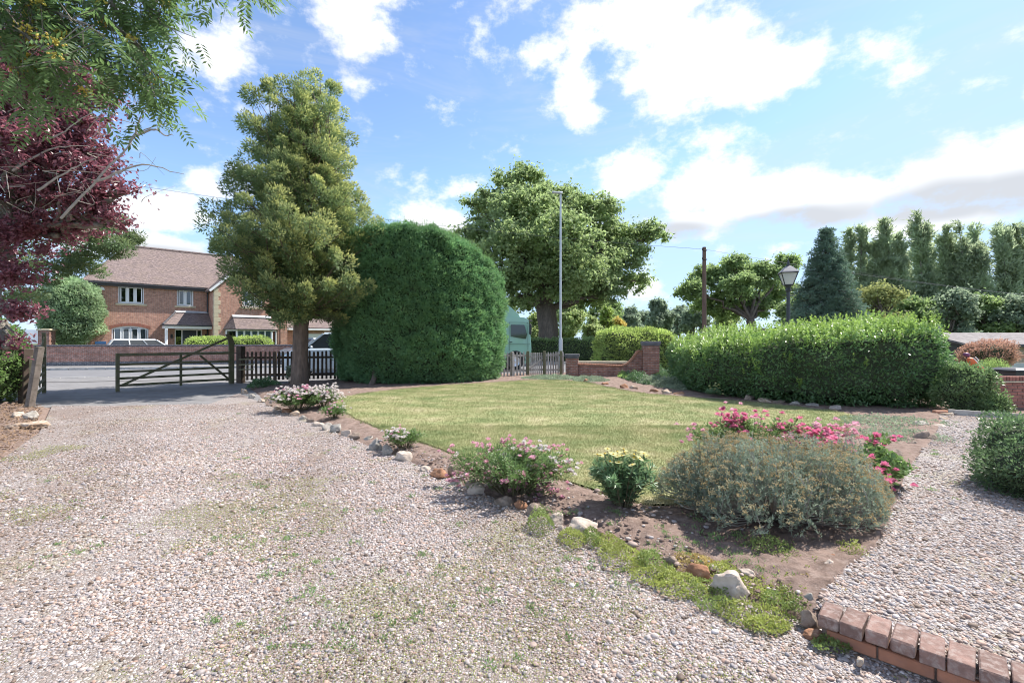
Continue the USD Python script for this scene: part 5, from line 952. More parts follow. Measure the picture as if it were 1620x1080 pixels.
def shoots(r, m, k, ln, per, leaf, w, lean=0.2):
    """Upright new growth on top of a mass: a stalk with leaves around it."""
    P, fi = trimesh.sample.sample_surface(m, k * 6, seed=int(r.integers(1 << 30))); N = m.face_normals[fi]; P = np.asarray(P)[N[:, 2] > 0.35][:k]; k = len(P); d = unit(np.column_stack([r.normal(0, lean, k), r.normal(0, lean, k), np.ones(k)])); L = ln * r.uniform(0.4, 1.25, k)
    i = np.repeat(np.arange(k), per); q = r.uniform(0.05, 1, len(i)); p = P[i] + d[i] * (q * L[i])[:, None]; a = r.uniform(0, 2 * np.pi, len(i)); D = unit(np.column_stack([np.cos(a), np.sin(a), 0.35 + 0.9 * q])); Nn = unit(np.column_stack([-np.cos(a) * 0.5, -np.sin(a) * 0.5, np.ones(len(i))]) + 0.3 * r.normal(size=(len(i), 3)))
    v, f = blades(p, D, Nn, leaf * r.uniform(0.6, 1.2, len(i)) * (1.1 - 0.4 * q), w); return v, f, np.repeat(0.55 + 0.45 * q, 4)
rl_ = np.random.default_rng(17)
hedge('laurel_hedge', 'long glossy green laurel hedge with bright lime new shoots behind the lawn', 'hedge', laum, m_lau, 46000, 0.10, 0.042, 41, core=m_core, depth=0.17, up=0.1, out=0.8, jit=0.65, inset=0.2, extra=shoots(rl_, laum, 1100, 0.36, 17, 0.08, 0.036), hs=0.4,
      tipfun=lambda P, N, rel, r: np.clip((N[:, 2] - 0.05) * 0.75 + (rel - 0.5) * 0.8 + r.normal(0, 0.18, len(P)), 0, 0.9) * np.clip((P[:, 2] - 0.6 + 0.4 * r.normal(size=len(P))) / 1.3, 0.0, 1))

# --- blue spruce
SY = 25.0; sb = at(1307, 540, SY); sb[2] = -0.9; m_spr = leafmat('blue_spruce_needles', [(0, (0.050, 0.085, 0.058)), (0.5, (0.075, 0.118, 0.080)), (1, (0.11, 0.155, 0.108))], 0.12, 0.65, 0.2, tint='tip', tcol=(0.17, 0.225, 0.175))
r = np.random.default_rng(51); spr = thing('blue_spruce', 'dense blue green spruce cone behind the lantern post', 'tree', sb); top = at(1307, 357, SY)[2]; wm = MB(); wm.add(*tube([sb + [0, 0, -0.2], sb + [0, 0, 4], [sb[0], sb[1], top]], [0.22, 0.14, 0.02], 8)); C, D, S = [], [], []
for z in np.arange(sb[2] + 0.4, top - 0.1, 0.17):
    q = (top - z) / (top - sb[2]); R_ = 2.75 * q ** 0.88 + 0.08; k = int(7 + R_ * 9); a = r.uniform(0, 2 * np.pi, k)
    for a_ in a:
        out = np.array([math.cos(a_), math.sin(a_), 0]); g = R_ * r.uniform(0.78, 1.07); tipp = np.array([sb[0], sb[1], z]) + out * g + [0, 0, -0.12 * g]; wm.add(*tube([[sb[0], sb[1], z + 0.15], tipp], [0.03, 0.01], 3, False))
        for h_ in ((0.35, 0.6, 0.85, 1.0) if R_ > 0.7 else (1.0, 0.4)): C.append(np.array([sb[0], sb[1], z]) + out * g * h_ + [0, 0, -0.1 * g * h_] + r.normal(0, 0.06, 3)); D.append(out + [0, 0, 0.22 - 0.1 * q] + r.normal(0, 0.2, 3)); S.append(r.uniform(0.2, 0.33) * (0.42 + 0.8 * q))
C, D, S = map(np.array, (C, D, S)); v, f, tip = puffs(r, C, S, max(20, int(110000 / len(C))), 0.11, 0.05, flat=0.5, up=0.2, outw=D); part('trunk', wm, m_bark, spr, smooth=True); part('crown', (v, f), m_spr, spr, pv={'tip': tip})

# --- row of poplars leaning in the wind, far right
m_pop = leafmat('poplar_leaves', [(0, (0.125, 0.152, 0.09)), (0.5, (0.17, 0.20, 0.115)), (1, (0.24, 0.262, 0.165))], 0.38, 0.5, 0.3, nscale=0.25)
def poplar(label, base, Ht, R0, seed, n=13000, lean=-1.2):
    r = np.random.default_rng(seed); base = np.asarray(base, float); t = thing('poplar', label, 'tree', base, 0, 'row of tall poplars'); wm = MB(); C, D, S = [], [], []
    for j in range(int(r.integers(4, 7))):
        hj = Ht * (1.0 if j == 0 else r.uniform(0.78, 0.99)); off = np.array([r.normal(0, 0.42), r.normal(0, 0.42), 0]) * R0 * (0.35 if j == 0 else 1); ln = lean * r.uniform(0.5, 1.5); fork = r.uniform(0.06, 0.3) * hj
        ax = lambda z: np.column_stack([off[0] * np.clip((z - fork) / (0.3 * hj), 0, 1) + ln * (z / Ht) ** 2, off[1] * np.clip((z - fork) / (0.3 * hj), 0, 1), z]); zz = np.linspace(0, hj * 0.97, 9); wm.add(*tube(base + ax(zz), np.linspace(0.34 if j == 0 else 0.16, 0.03, 9), 6))
        for z in np.concatenate([r.uniform(0.15, 0.99, 70) * hj, r.uniform(0.03, 0.3, 14) * hj]):
            q = z / hj; w = R0 * 0.38 * (1.12 - q) ** 0.6 * r.uniform(0.1, 1.15); a = r.uniform(0, 2 * math.pi); C.append(base + ax(np.array([z]))[0] + [w * math.cos(a), w * math.sin(a), 0]); D.append([0.32 * math.cos(a) - 0.2, 0.3 * math.sin(a), 1.0]); S.append(r.uniform(1.1, 2.7) * (1.15 - 0.5 * q))
    C, D, S = np.array(C), np.array(D), np.array(S); k = meshkit.noise(C * [0.45, 0.45, 0.22] + seed, 2) > 0.12; C, D, S = C[k], D[k], S[k]; v, f, _ = plumes(r, C, D, S, max(20, n // len(C)), 0.6, 0.3, 0.8); part('trunk', wm, m_bark_p, t, smooth=True); part('crown', (v, f), m_pop, t); return t
PO = [(1352, 352, 84, 3.0), (1406, 347, 82, 2.4), (1446, 348, 83, 2.4), (1494, 350, 82, 2.6), (1520, 352, 80, 2.7), (1548, 364, 84, 2.1), (1585, 358, 80, 2.5), (1612, 354, 82, 2.6), (1650, 350, 82, 2.6), (1466, 372, 92, 2.4), (1536, 385, 96, 2.4), (1378, 400, 96, 2.2), (1426, 385, 95, 2.2)]
names_ = ['leftmost poplar of the row, broad and leaning right of the spruce', 'second tall poplar from the left, slim and upright', 'third tall poplar from the left, slightly leaning', 'tall leaning poplar in the middle of the row, left of its twin', 'broad leaning poplar in the middle of the row, right of its twin', 'shorter slim poplar standing just right of the broad leaning one', 'tall poplar above the bungalow chimney end, near right edge', 'rightmost full poplar at the right edge of the picture', 'last poplar cut by the right edge', 'lower poplar behind the third and fourth of the row', 'lowest far poplar behind the broad leaning one', 'short far poplar filling the first gap of the row', 'far poplar filling the gap between second and third']
for i, ((u, v, Y, R_), nm) in enumerate(zip(PO, names_)):
    tp = at(u, v + 6 * math.sin(i * 2.3), Y); Ht = tp[2] + 1.0; poplar(nm, (tp[0] + 1.3, Y, -1.0), Ht, R_ * 1.05, 300 + i, n=17000, lean=-1.4 if i not in (0, 11) else 0.6)

# --- background trees: made once each, then repeated
def round_tree(name, label, base, Wd, Ht, mleaf, seed, n=9000, leaf=0.3, trunk_h=0.3, group=None, **k):
    r = np.random.default_rng(seed); B = []; R_ = Wd / 2
    for i in range(11):
        q = r.uniform(0.32, 0.9); w = R_ * math.sin(math.pi * (0.12 + 0.8 * q)) ; a = r.uniform(0, 2 * math.pi); B.append((w * 0.6 * math.cos(a), w * 0.6 * math.sin(a), Ht * q, R_ * r.uniform(0.34, 0.5), Ht * r.uniform(0.11, 0.17)))
    B.append((0, 0, Ht * 0.84, R_ * 0.42, Ht * 0.15)); return broadleaf(name, label, base, B, ([(0, 0, -0.3), (0.05, 0, Ht * 0.15), (0, 0, Ht * trunk_h)], [0.035 * Ht, 0.028 * Ht, 0.02 * Ht]), mleaf, m_bark, seed, nleaf=n, leaf=leaf, sub=max(0.28, R_ * 0.22), fill=1.1, group=group, **k)
m_far = leafmat('distant_wood_leaves', [(0, (0.09, 0.115, 0.075)), (0.5, (0.12, 0.148, 0.092)), (1, (0.165, 0.188, 0.12))], 0.35, 0.6, 0.2); m_lime = leafmat('fresh_lime_leaves', [(0, (0.13, 0.17, 0.04)), (0.6, (0.19, 0.23, 0.05)), (1, (0.27, 0.29, 0.09))], 0.35, 0.5, 0.25); m_pale = leafmat('pale_willow_leaves', [(0, (0.14, 0.17, 0.07)), (0.6, (0.20, 0.225, 0.10)), (1, (0.29, 0.30, 0.16))], 0.35, 0.5, 0.25); m_mid = leafmat('mid_green_leaves', [(0, (0.085, 0.120, 0.042)), (0.6, (0.125, 0.165, 0.056)), (1, (0.19, 0.22, 0.09))], 0.38, 0.5, 0.25); m_olive = leafmat('olive_yellow_leaves', [(0, (0.11, 0.12, 0.04)), (0.6, (0.155, 0.16, 0.05)), (1, (0.22, 0.21, 0.08))], 0.3, 0.55, 0.2); m_amber = leafmat('amber_leaves', [(0, (0.26, 0.19, 0.045)), (1, (0.42, 0.31, 0.09))], 0.3, 0.55, 0.2)
def onground(u, v, Y, g=0.0): p = at(u, v, Y); p[2] = g; return p
def bgtree(name, label, u, vtop, wpx, Y, m, seed, n=8000, leaf=0.3, g=0.1, **k): return round_tree(name, label, onground(u, 540, Y, g), wpx * Y / F, at(u, vtop, Y)[2] - g, m, seed, n, leaf, **k)
bgtree('willow', 'pale yellow green willow left of the oak trunk, behind the lorry', 842, 496, 36, 52, m_pale, 61, 9000, 0.3, hang=0.8)
bgtree('shrub_tree', 'pale leafy tree right of the oak trunk, behind the street lamp', 905, 480, 52, 54, m_pale, 62, 11000, 0.28)
bgtree('shrub_tree', 'creamy flowering shrub left of the far lamp post', 937, 500, 34, 50, m_pale, 63, 8000, 0.22)
bgtree('broad_tree', 'dark green tree behind the far lamp post', 958, 472, 56, 70, m_mid, 64, 10000, 0.36)
bgtree('broad_tree', 'bright lime tree just right of the far lamp post', 962, 484, 30, 56, m_lime, 65, 8000, 0.26)
bgtree('amber_tree', 'narrow amber yellow tree right of the far lamp post', 978, 503, 22, 52, m_amber, 66, 5000, 0.22)
bgtree('broad_tree', 'green tree beneath the left of the oak crown, behind the lorry roof', 800, 470, 60, 66, m_mid, 67, 10000, 0.36)
bgtree('broad_tree', 'tall dark tree seen under the oak crown beside its trunk', 890, 452, 80, 72, m_mid, 68, 12000, 0.4)
for i, (u, vt, w, Y, lab) in enumerate([(1000, 485, 46, 150, 'distant blue green tree above the lime hedge, left of the round one'), (1044, 477, 44, 120, 'round distant dark tree above the big brick pier'), (1075, 486, 44, 130, 'distant dark tree left of the telegraph pole foot'), (1020, 492, 40, 170, 'farthest pale tree between two distant dark ones'), (1100, 492, 50, 110, 'distant green tree just left of the telegraph pole'), (975, 490, 44, 160, 'distant tree behind the amber tree')]): bgtree('distant_tree', lab, u, vt, w, Y, m_far, 70 + i, 6000, 0.85, group='distant trees on the skyline')
bgtree('weeping_tree', 'pale weeping tree behind the smaller oak', 1152, 476, 50, 50, m_pale, 80, 8000, 0.3, hang=1.0)
bgtree('round_shrub', 'yellow olive rounded tree right of the spruce', 1392, 448, 86, 34, m_olive, 81, 14000, 0.2, g=-1.0)
bgtree('broad_tree', 'dark green tree behind the lantern, left of the spruce', 1262, 470, 70, 40, m_mid, 82, 9000, 0.3, g=-0.8)
for i, (u, vt, w, Y, lab) in enumerate([(1345, 470, 50, 76, 'dark bushy tree below the first poplar'), (1440, 470, 80, 74, 'dark bushy undergrowth tree below the third poplar'), (1500, 462, 80, 72, 'dark bushy tree behind the hedge end, below the middle poplars'), (1560, 470, 70, 74, 'dark tree directly behind the bungalow chimney'), (1610, 466, 80, 72, 'dark tree behind the bungalow roof at right edge'), (1535, 450, 60, 86, 'taller dark tree in the gap above the bungalow chimney')]): bgtree('undergrowth_tree', lab, u, vt, w, Y, m_mid if i % 2 else m_far, 90 + i, 9000, 0.5, g=-1.0, group='bushy trees below the poplars')
# far side hedges
def box_hedge(name, label, fp, h, mleaf, n, leaf, seed, g=0.0, tipf=None, ins=0.25, wid=0.5):
    m = solid_from(Polygon(fp).buffer(0.15), g - 0.1, g + h * 0.92, ins, 0.18, 0.8, seed, 0.3); return hedge(name, label, 'hedge', m, mleaf, n, leaf, leaf * wid, seed, core=m_core, depth=0.15, up=0.3, inset=0.15, tipfun=tipf)
def rect(s0, s1, t0, t1): return [RP(s, t)[:2] for s, t in ((s0, t0), (s1, t0), (s1, t1), (s0, t1))]
box_hedge('field_hedge', 'dark green hedge across the road beneath the oak', rect(27, 40, 3.4, 4.8), 1.75, m_mid, 16000, 0.16, 101, g=0.1)
box_hedge('privet_hedge', 'lime green hedge behind the big brick pier', [[5.3, 27.0], [9.6, 28.2], [9.4, 30.0], [5.1, 28.8]], 2.35, m_lime, 15000, 0.14, 102)
# shrubs in front of the house
m_var = leafmat('variegated_leaves', [(0, (0.12, 0.165, 0.085)), (0.5, (0.20, 0.245, 0.14)), (1, (0.42, 0.44, 0.30))], 0.25, 0.5, 0.3)
vm = trimesh.creation.icosphere(4, 1.0); vm.vertices = np.array(vm.vertices) * [1.75, 1.6, 2.3]; vv = np.array(vm.vertices); vm.vertices = vv + np.array(vm.vertex_normals) * ((meshkit.fbm(vv * 0.9, 3, 5) - 0.5) * 0.9)[:, None]; c = at(114, 493, 32.5); vm.apply_translation([c[0], c[1], c[2]])
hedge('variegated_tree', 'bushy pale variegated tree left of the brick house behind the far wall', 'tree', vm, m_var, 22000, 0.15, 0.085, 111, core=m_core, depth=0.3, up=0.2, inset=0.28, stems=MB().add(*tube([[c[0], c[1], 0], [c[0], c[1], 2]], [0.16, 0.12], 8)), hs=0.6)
for i, (s0, s1, lab) in enumerate(((4.3, 6.6, 'left lime green shrub showing above the far wall before the house'), (6.75, 9.2, 'right lime green shrub showing above the far wall before the porch'), (16.4, 18.6, 'low lime green shrub seen through the dark pickets'))): box_hedge('front_shrub', lab, rect(s0, s1, 3.2, 4.2), 1.8 if i < 2 else 0.9, m_lime, 6000, 0.12, 120 + i, g=0.16)

# ---------------------------------------------------------------- lamps, poles, wires, piers, neighbours
m_galv = plain('galvanised_steel', (0.44, 0.46, 0.49), 0.45, 0.1, 3.0, metal=0.3); m_lpost = plain('dark_green_black_iron', (0.035, 0.037, 0.042), 0.45, 0.15, 5.0); m_pole = plain('creosoted_pole', (0.115, 0.072, 0.055), 0.9, 0.25, 4.0, 0.004, 40, stretch=(1, 1, 0.2))
b = at(887, 588, 25.9); b[2] = 0; Lz = at(887, 305, 25.9)[2]
t = thing('street_lamp', 'tall slim galvanised street lamp with flat head in front of the oak', 'street lamp', b)
part('base', MB().mesh(lathe([(0, -0.2), (0.105, -0.2), (0.105, 1.75), (0.075, 1.85), (0, 1.85)], 16, b)), m_galv, t, smooth=40)
part('column', MB().add(*tube([b + [0, 0, 1.84], b + [0, 0, 5], b + [0, 0, Lz]], [0.068, 0.06, 0.05], 12)), m_galv, t, smooth=True)
part('door', box(b + [0, -0.104, 0.9], (0.1, 0.02, 0.5), 0, 0.005), m_galv, t)
part('lamp_head', MB().mesh(box(b + [-0.2, 0.0, Lz + 0.0], (0.56, 0.26, 0.075), 0, 0.03, tilt=[[1, 0, 0.12], [0, 1, 0], [-0.12, 0, 1]])).mesh(box(b + [0.02, 0, Lz], (0.16, 0.14, 0.14), 0, 0.03)), m_galv, t)
part('lens', box(b + [-0.24, 0, Lz + 0.0 - 0.02], (0.34, 0.18, 0.02), 0, 0.004), m_lamp, t)
b = at(948, 540, 58); b[2] = 0.1; Lz = at(948, 496, 58)[2]
t = thing('street_lamp', 'small distant street lamp beyond the field hedge', 'street lamp', b); part('column', MB().add(*tube([b, b + [0, 0, 1.5], b + [0, 0, 1.6], [b[0], b[1], Lz]], [0.14, 0.14, 0.09, 0.07], 10)), m_galv, t, smooth=True); part('lamp_head', box([b[0] - 0.25, b[1], Lz], (0.7, 0.28, 0.1), 0, 0.04), m_galv, t)
b = at(1114, 540, 34); b[2] = -0.4; Lz = at(1114, 391, 34)[2]
t = thing('telegraph_pole', 'brown wooden telegraph pole rising behind the laurel hedge', 'pole', b); part('shaft', MB().add(*tube([b, [b[0], b[1], Lz]], [0.165, 0.125], 14)), m_pole, t, smooth=40)
for z in (0.25, 0.9): part('bracket', MB().mesh(box([b[0], b[1] - 0.13, Lz - z], (0.3, 0.1, 0.07), 0, 0.01)).add(*tube([[b[0] - 0.17, b[1] - 0.13, Lz - z], [b[0] - 0.17, b[1] - 0.13, Lz - z + 0.14]], 0.035, 8)), m_iron, t)
wtop = np.array([b[0], b[1], Lz - 0.15]); m_wire = plain('overhead_wire', (0.10, 0.10, 0.11), 0.6, 0.05, 1.0)
def wire(label, a, c, sag, rad=0.011): a, c = np.asarray(a, float), np.asarray(c, float); q = np.linspace(0, 1, 30)[:, None]; P = a + (c - a) * q; P[:, 2] -= sag * 4 * (q * (1 - q))[:, 0]; solo('overhead_wire', MB().add(*tube(P, rad, 5)), m_wire, label, 'wire')
wire('thin overhead wire running left from the telegraph pole across oak and conifers', wtop, at(-80, 245, 31), 0.7)
wire('thin overhead wire sloping right from the telegraph pole past the spruce', wtop, at(1660, 470, 48), 0.3)
wire('second thin wire crossing the poplars towards the right edge', at(1330, 425, 60), at(1680, 472, 50), 0.3, 0.014)
# garden lantern
b = at(1247, 540, 15.9); b[2] = -0.2; k = 15.9 / F; zt = lambda v: H - (v - 540) * k
t = thing('lantern_post', 'black iron lantern post with four sided glass lantern behind the laurel hedge', 'lantern', b)
part('post', lathe([(0, -0.1), (0.11, -0.1), (0.11, 0.5), (0.08, 0.6), (0.075, 1.2), (0.085, 1.25), (0.065, 1.3), (0.055, zt(462) - b[2]), (0.10, zt(459) - b[2]), (0.06, zt(456) - b[2]), (0.10, zt(452) - b[2]), (0, zt(452) - b[2])], 16, b), m_lpost, t, smooth=35)
part('ladder_bar', MB().add(*tube([b + [-0.22, 0, zt(467) - b[2]], b + [0.22, 0, zt(467) - b[2]]], 0.015, 6)), m_lpost, t)
z0, z1, r0, r1 = zt(451), zt(432), 0.12, 0.245; yaw = 0.45; cs = [np.array([math.cos(yaw + i * math.pi / 2), math.sin(yaw + i * math.pi / 2), 0]) * 1.4142 for i in range(4)]; c0 = np.array([b[0], b[1], 0]); e3 = np.array([0, 0, 1.0])
fr = MB()
for i in range(4): fr.add(*tube([c0 + cs[i] * r0 + e3 * z0, c0 + cs[i] * r1 + e3 * z1], 0.016, 6)); fr.add(*tube([c0 + cs[i] * r1 + e3 * z1, c0 + cs[(i + 1) % 4] * r1 + e3 * z1], 0.02, 6)); fr.add(*tube([c0 + cs[i] * r0 + e3 * z0, c0 + cs[(i + 1) % 4] * r0 + e3 * z0], 0.018, 6))
lan = part('lantern_frame', fr, m_lpost, t)
m_frost = mat('milky_lantern_glass', {'p': ('principled_bsdf', {'base_color': (0.75, 0.77, 0.78), 'roughness': 0.25}), 't': ('translucent_bsdf', {'color': (0.85, 0.87, 0.88)}), 'm': ('mix_closure', {'fac': 0.55})}, [('p.BSDF', 'm.closure1'), ('t.BSDF', 'm.closure2')], 'm.closure')
for i in range(4): part('glass', MB().quad(c0 + cs[i] * r0 * 0.96 + e3 * z0, c0 + cs[(i + 1) % 4] * r0 * 0.96 + e3 * z0, c0 + cs[(i + 1) % 4] * r1 * 0.97 + e3 * z1, c0 + cs[i] * r1 * 0.97 + e3 * z1), m_frost, lan)
z2 = zt(421); rf = MB(); rr_ = [(r1 * 1.12, z1 + 0.01), (r1 * 1.0, z1 + 0.05), (r1 * 0.45, z2 - 0.03), (0.05, z2)]; rows = [[c0 + c_ * q + e3 * z for c_ in cs] for q, z in rr_]; rf.add(*loft(rows)); part('lantern_roof', rf, plain('grey_lantern_roof', (0.20, 0.20, 0.215), 0.5, 0.1, 5.0), t)
part('finial', lathe([(0, 0), (0.05, 0), (0.06, 0.03), (0.03, 0.07), (0.05, 0.11), (0.02, 0.16), (0.008, 0.3), (0, 0.31)], 12, [b[0], b[1], z2]), m_lpost, t, smooth=True)

# brick piers and swept garden wall right of the picket gate
m_gbrick = brickmat('garden_wall_brick', (0.27, 0.12, 0.085), (0.20, 0.085, 0.065), (0.27, 0.23, 0.20), stain=(0.15, 0.09, 0.075), samt=0.4, bump=0.006)
m_cop = plain('red_coping_tile', (0.33, 0.16, 0.10), 0.8, 0.25, 6.0, 0.003, 50, second=(0.25, 0.20, 0.16), amount=0.35, isl=0.25)
def bpier(label, c, w, h, yaw):
    t = thing('brick_pier', label, 'pier', c); c = np.asarray(c, float); part('shaft', box(c + [0, 0, h / 2 - 0.06], (w, w, h - 0.12), yaw), m_gbrick, t, uvs=True)
    part('cap', MB().mesh(box(c + [0, 0, h - 0.09], (w + 0.05, w + 0.05, 0.06), yaw, 0.006)).mesh(box(c + [0, 0, h + 0.01], (w + 0.10, w + 0.10, 0.135), yaw, 0.012)), m_blue, t); return t
p1, p2 = np.array([(905 - 810) * 21.9 / F, 21.9, 0]), np.array([(1029 - 810) * 21.3 / F, 21.3, 0]); wy = math.atan2(p2[1] - p1[1], p2[0] - p1[0])
bpier('small brick pier between picket fence and swept garden wall', p1, 0.56, 1.0, wy); bpier('tall square brick pier at the raised end of the swept garden wall', p2, 0.70, 1.58, wy)
wd = unit(p2 - p1); Lw = np.linalg.norm(p2 - p1); x0, x1 = 0.285, Lw - 0.352
xs_ = np.linspace(x0, x1, 40); zs_ = 0.60 - 0.05 * sstep(0.5, 2.2, xs_) + 0.72 * np.clip((xs_ - (x1 - 0.95)) / 0.75, 0, 1) ** 2.0; zs_ = np.minimum(zs_, 1.22)
t = thing('garden_wall', 'low red brick wall with coping that sweeps up to the tall pier', 'wall', p1, wy); nrm = np.array([-wd[1], wd[0], 0])
part('wall_face', prism(list(zip(xs_, zs_ - 0.05)) + [(x1, -0.2), (x0, -0.2)], -0.11, 0.11, (p1, wd, nrm)), m_gbrick, t, uvs=True)
cpb = MB()
for i in range(39): a, c = p1 + wd * xs_[i] + e3 * zs_[i], p1 + wd * (xs_[i + 1] - 0.004) + e3 * zs_[i + 1]; cpb.add(*bar(a, c, 0.30, 0.09, 0.015))
part('coping', cpb, m_cop, t)
q1 = p1 + np.array([0.6, 1.9, 0]); t = thing('garden_wall', 'pale coped parallel wall just behind the swept brick wall', 'wall', q1, wy); part('wall_face', prism([(0, -0.2), (2.3, -0.2), (2.3, 0.58), (0, 0.58)], -0.1, 0.1, (q1, wd, nrm)), m_gbrick, t, uvs=True); part('coping', prism([(-0.05, 0.582), (2.35, 0.582), (2.35, 0.68), (-0.05, 0.68)], -0.16, 0.16, (q1, wd, nrm)), m_stone, t)

# right hand garden wall, brick by brick
WY = 11.35; wx0, wx1 = 10.75, 14.4; m_bk = plain('right_wall_brick', (0.235, 0.095, 0.07), 0.85, 0.22, 9.0, 0.003, 70, second=(0.15, 0.075, 0.06), amount=0.35, isl=0.25); m_mort = plain('lime_mortar', (0.27, 0.22, 0.19), 0.95, 0.15, 12.0, 0.003, 80)
t = thing('garden_wall', 'red brick garden wall with brick on edge coping at the right edge', 'wall', ((wx0 + wx1) / 2, WY, 0)); rw_ = np.random.default_rng(77)
part('mortar', box(((wx0 + wx1) / 2, WY + 0.006, 0.24), (wx1 - wx0 - 0.02, 0.2, 0.88)), m_mort, t)
for c in range(9):
    off = 0.1125 * (c % 2)
    for x in np.arange(wx0 - off, wx1, 0.225):
        a_, b_ = max(x, wx0) + 0.005, min(x + 0.215, wx1)
        if b_ - a_ > 0.05: part('brick', box(((a_ + b_) / 2, WY + rw_.normal(0, 0.0012), 0.0375 + 0.075 * c), (b_ - a_, 0.215, 0.065), 0, 0.004), m_bk, t)
part('string_course', box(((wx0 + wx1) / 2, WY, 0.695), (wx1 - wx0, 0.25, 0.028), 0, 0.004), m_stone, t)
for x in np.arange(wx0, wx1, 0.075): part('coping_brick', box((x + 0.0375, WY + rw_.normal(0, 0.002), 0.765), (0.066, 0.225, 0.105), 0, 0.006), m_bk, t)
# kerb edging of the gravel in front of it
m_conc = plain('lichened_concrete', (0.34, 0.32, 0.29), 0.9, 0.2, 6.0, 0.004, 60, second=(0.20, 0.17, 0.14), amount=0.4)
ka, kb = G(1500, 655, 0.08), G(1690, 668, 0.08); kd_ = unit(kb - ka); t = thing('kerb_edging', 'low concrete edging strip between gravel path and right brick wall', 'edging', ka)
for i in range(4): part('edging_slab', MB().add(*bar(ka + kd_ * (0.915 * i) + [0, 0, 0.03], ka + kd_ * (0.915 * i + 0.9) + [0, 0, 0.03], 0.06, 0.16, 0.008)), m_conc, t)
a = G(1479, 656, 0.05); solo('loose_brick', MB().add(*bar(a + [-0.02, 0, 0.06], a + [0.30, 0.0, 0.06], 0.11, 0.07, 0.006)), m_cop, 'loose red brick at the left end of the concrete edging strip', 'brick')
# bungalow beyond
bx0, bx1, by = (1527 - 810) * 32 / F, 44.0, 32.0; t = thing('bungalow', 'low buff brick bungalow with grey tiled roof at the right edge', 'house', ((bx0 + bx1) / 2, by, -1.0)); m_buff = brickmat('buff_brick', (0.42, 0.30, 0.20), (0.34, 0.24, 0.16), (0.35, 0.31, 0.27)); zE, zR = at(0, 544, by)[2], at(0, 526, by + 3.4)[2]
wx = lambda u: (u - 810) * by / F
pol = shapely.box(bx0 + 0.15, -1.6, bx1, zE).difference(shapely.box(wx(1572), -0.1, wx(1602), zE - 0.25)); v, f = extrude(pol, 0.25); part('wall', (np.column_stack([v[:, 0], by + v[:, 2], v[:, 1]]), f), m_buff, t, uvs=True); part('wall', MB().mesh(box((bx0 + 0.27, by + 3.3, (zE - 1.6) / 2), (0.24, 6.0, zE + 1.6))).mesh(box(((bx0 + bx1) / 2, by + 2.0, (zE - 1.6) / 2), (bx1 - bx0 - 1, 0.1, zE + 1.5))), m_room, t)
rf = MB(); rf.add(*slab([(bx0 - 0.15, by - 0.45, zE - 0.02), (bx1, by - 0.45, zE - 0.02), (bx1, by + 3.4, zR), (bx0 - 0.15, by + 3.4, zR)], 0.12)); rf.add(*slab([(bx0 - 0.15, by + 3.4, zR), (bx1, by + 3.4, zR), (bx1, by + 7.2, zE - 0.02), (bx0 - 0.15, by + 7.2, zE - 0.02)], 0.12)); ro = part('roof', rf, m_tile2, t, uvs=True)
part('chimney', MB().mesh(box((bx0 + 0.2, by + 2.6, zR - 0.05), (0.55, 0.6, 1.3))), plain('grey_chimney', (0.22, 0.21, 0.21), 0.9, 0.2, 4.0), ro); part('chimney_pot', MB().mesh(lathe([(0, 0), (0.12, 0), (0.1, 0.2), (0, 0.2)], 10, (bx0 + 0.2, by + 2.6, zR + 0.6))), m_cop, ro)
part('fascia', box(((bx0 + bx1) / 2, by - 0.47, zE - 0.12), (bx1 - bx0, 0.03, 0.16)), m_black, t); w0, w1 = wx(1572), wx(1602); fr = MB(); z0, z1 = -0.1, zE - 0.25
for x in np.linspace(w0, w1, 4): fr.mesh(box((x, by + 0.09, (z0 + z1) / 2), (0.1, 0.09, z1 - z0)))
for z in (z0 + 0.05, z1 - 0.05): fr.mesh(box(((w0 + w1) / 2, by + 0.09, z), (w1 - w0, 0.08, 0.09)))
wn = part('window', fr, m_door, t)
for i in range(3): part('pane', box((w0 + (w1 - w0) * (i + 0.5) / 3, by + 0.09, (z0 + z1) / 2), ((w1 - w0) / 3 - 0.1, 0.006, z1 - z0 - 0.1)), m_glass, wn)
# concrete panel fence, bin
t = thing('panel_fence', 'pale grey concrete panel fence with a brick capped post beyond the bin', 'fence', (21.0, 20, -0.9)); fx = lambda u, Y: (u - 810) * Y / F
for i in range(3): part('panel', MB().mesh(box((fx(1588, 20) + 0.75 + 1.55 * i, 20, -0.02), (1.42, 0.05, 1.5), 0, 0.006)), plain(f'concrete_panel_{i}', (0.36, 0.37, 0.37), 0.9, 0.1, 3.0), t); part('fence_post', box((fx(1588, 20) + 1.525 + 1.55 * i, 20, 0.05), (0.12, 0.12, 1.7), 0, 0.01), m_conc, t)
part('brick_cap', box((fx(1610, 20), 19.9, 1.02), (0.3, 0.3, 0.14), 0, 0.01), m_cop, t)
bn = thing('wheelie_bin', 'black wheelie bin standing behind the right brick wall', 'bin', (fx(1606, 13.0), 13.0, -0.12)); c = np.array([fx(1606, 13.0), 13.0, -0.12]); m_bin = plain('black_bin_plastic', (0.035, 0.036, 0.042), 0.45, 0.1, 4.0)
part('body', trimesh.convex.convex_hull(np.array([(c[0] + sx * w, c[1] + sy * w, c[2] + z) for z, w in ((0.08, 0.22), (0.95, 0.33)) for sx in (-1, 1) for sy in (-1, 1)])), m_bin, bn); part('lid', trimesh.convex.convex_hull(np.array([(c[0] + sx * w, c[1] + sy * w, c[2] + z) for z, w in ((0.96, 0.37), (1.0, 0.37), (1.05, 0.26)) for sx in (-1, 1) for sy in (-1, 1)])), m_bin, bn)
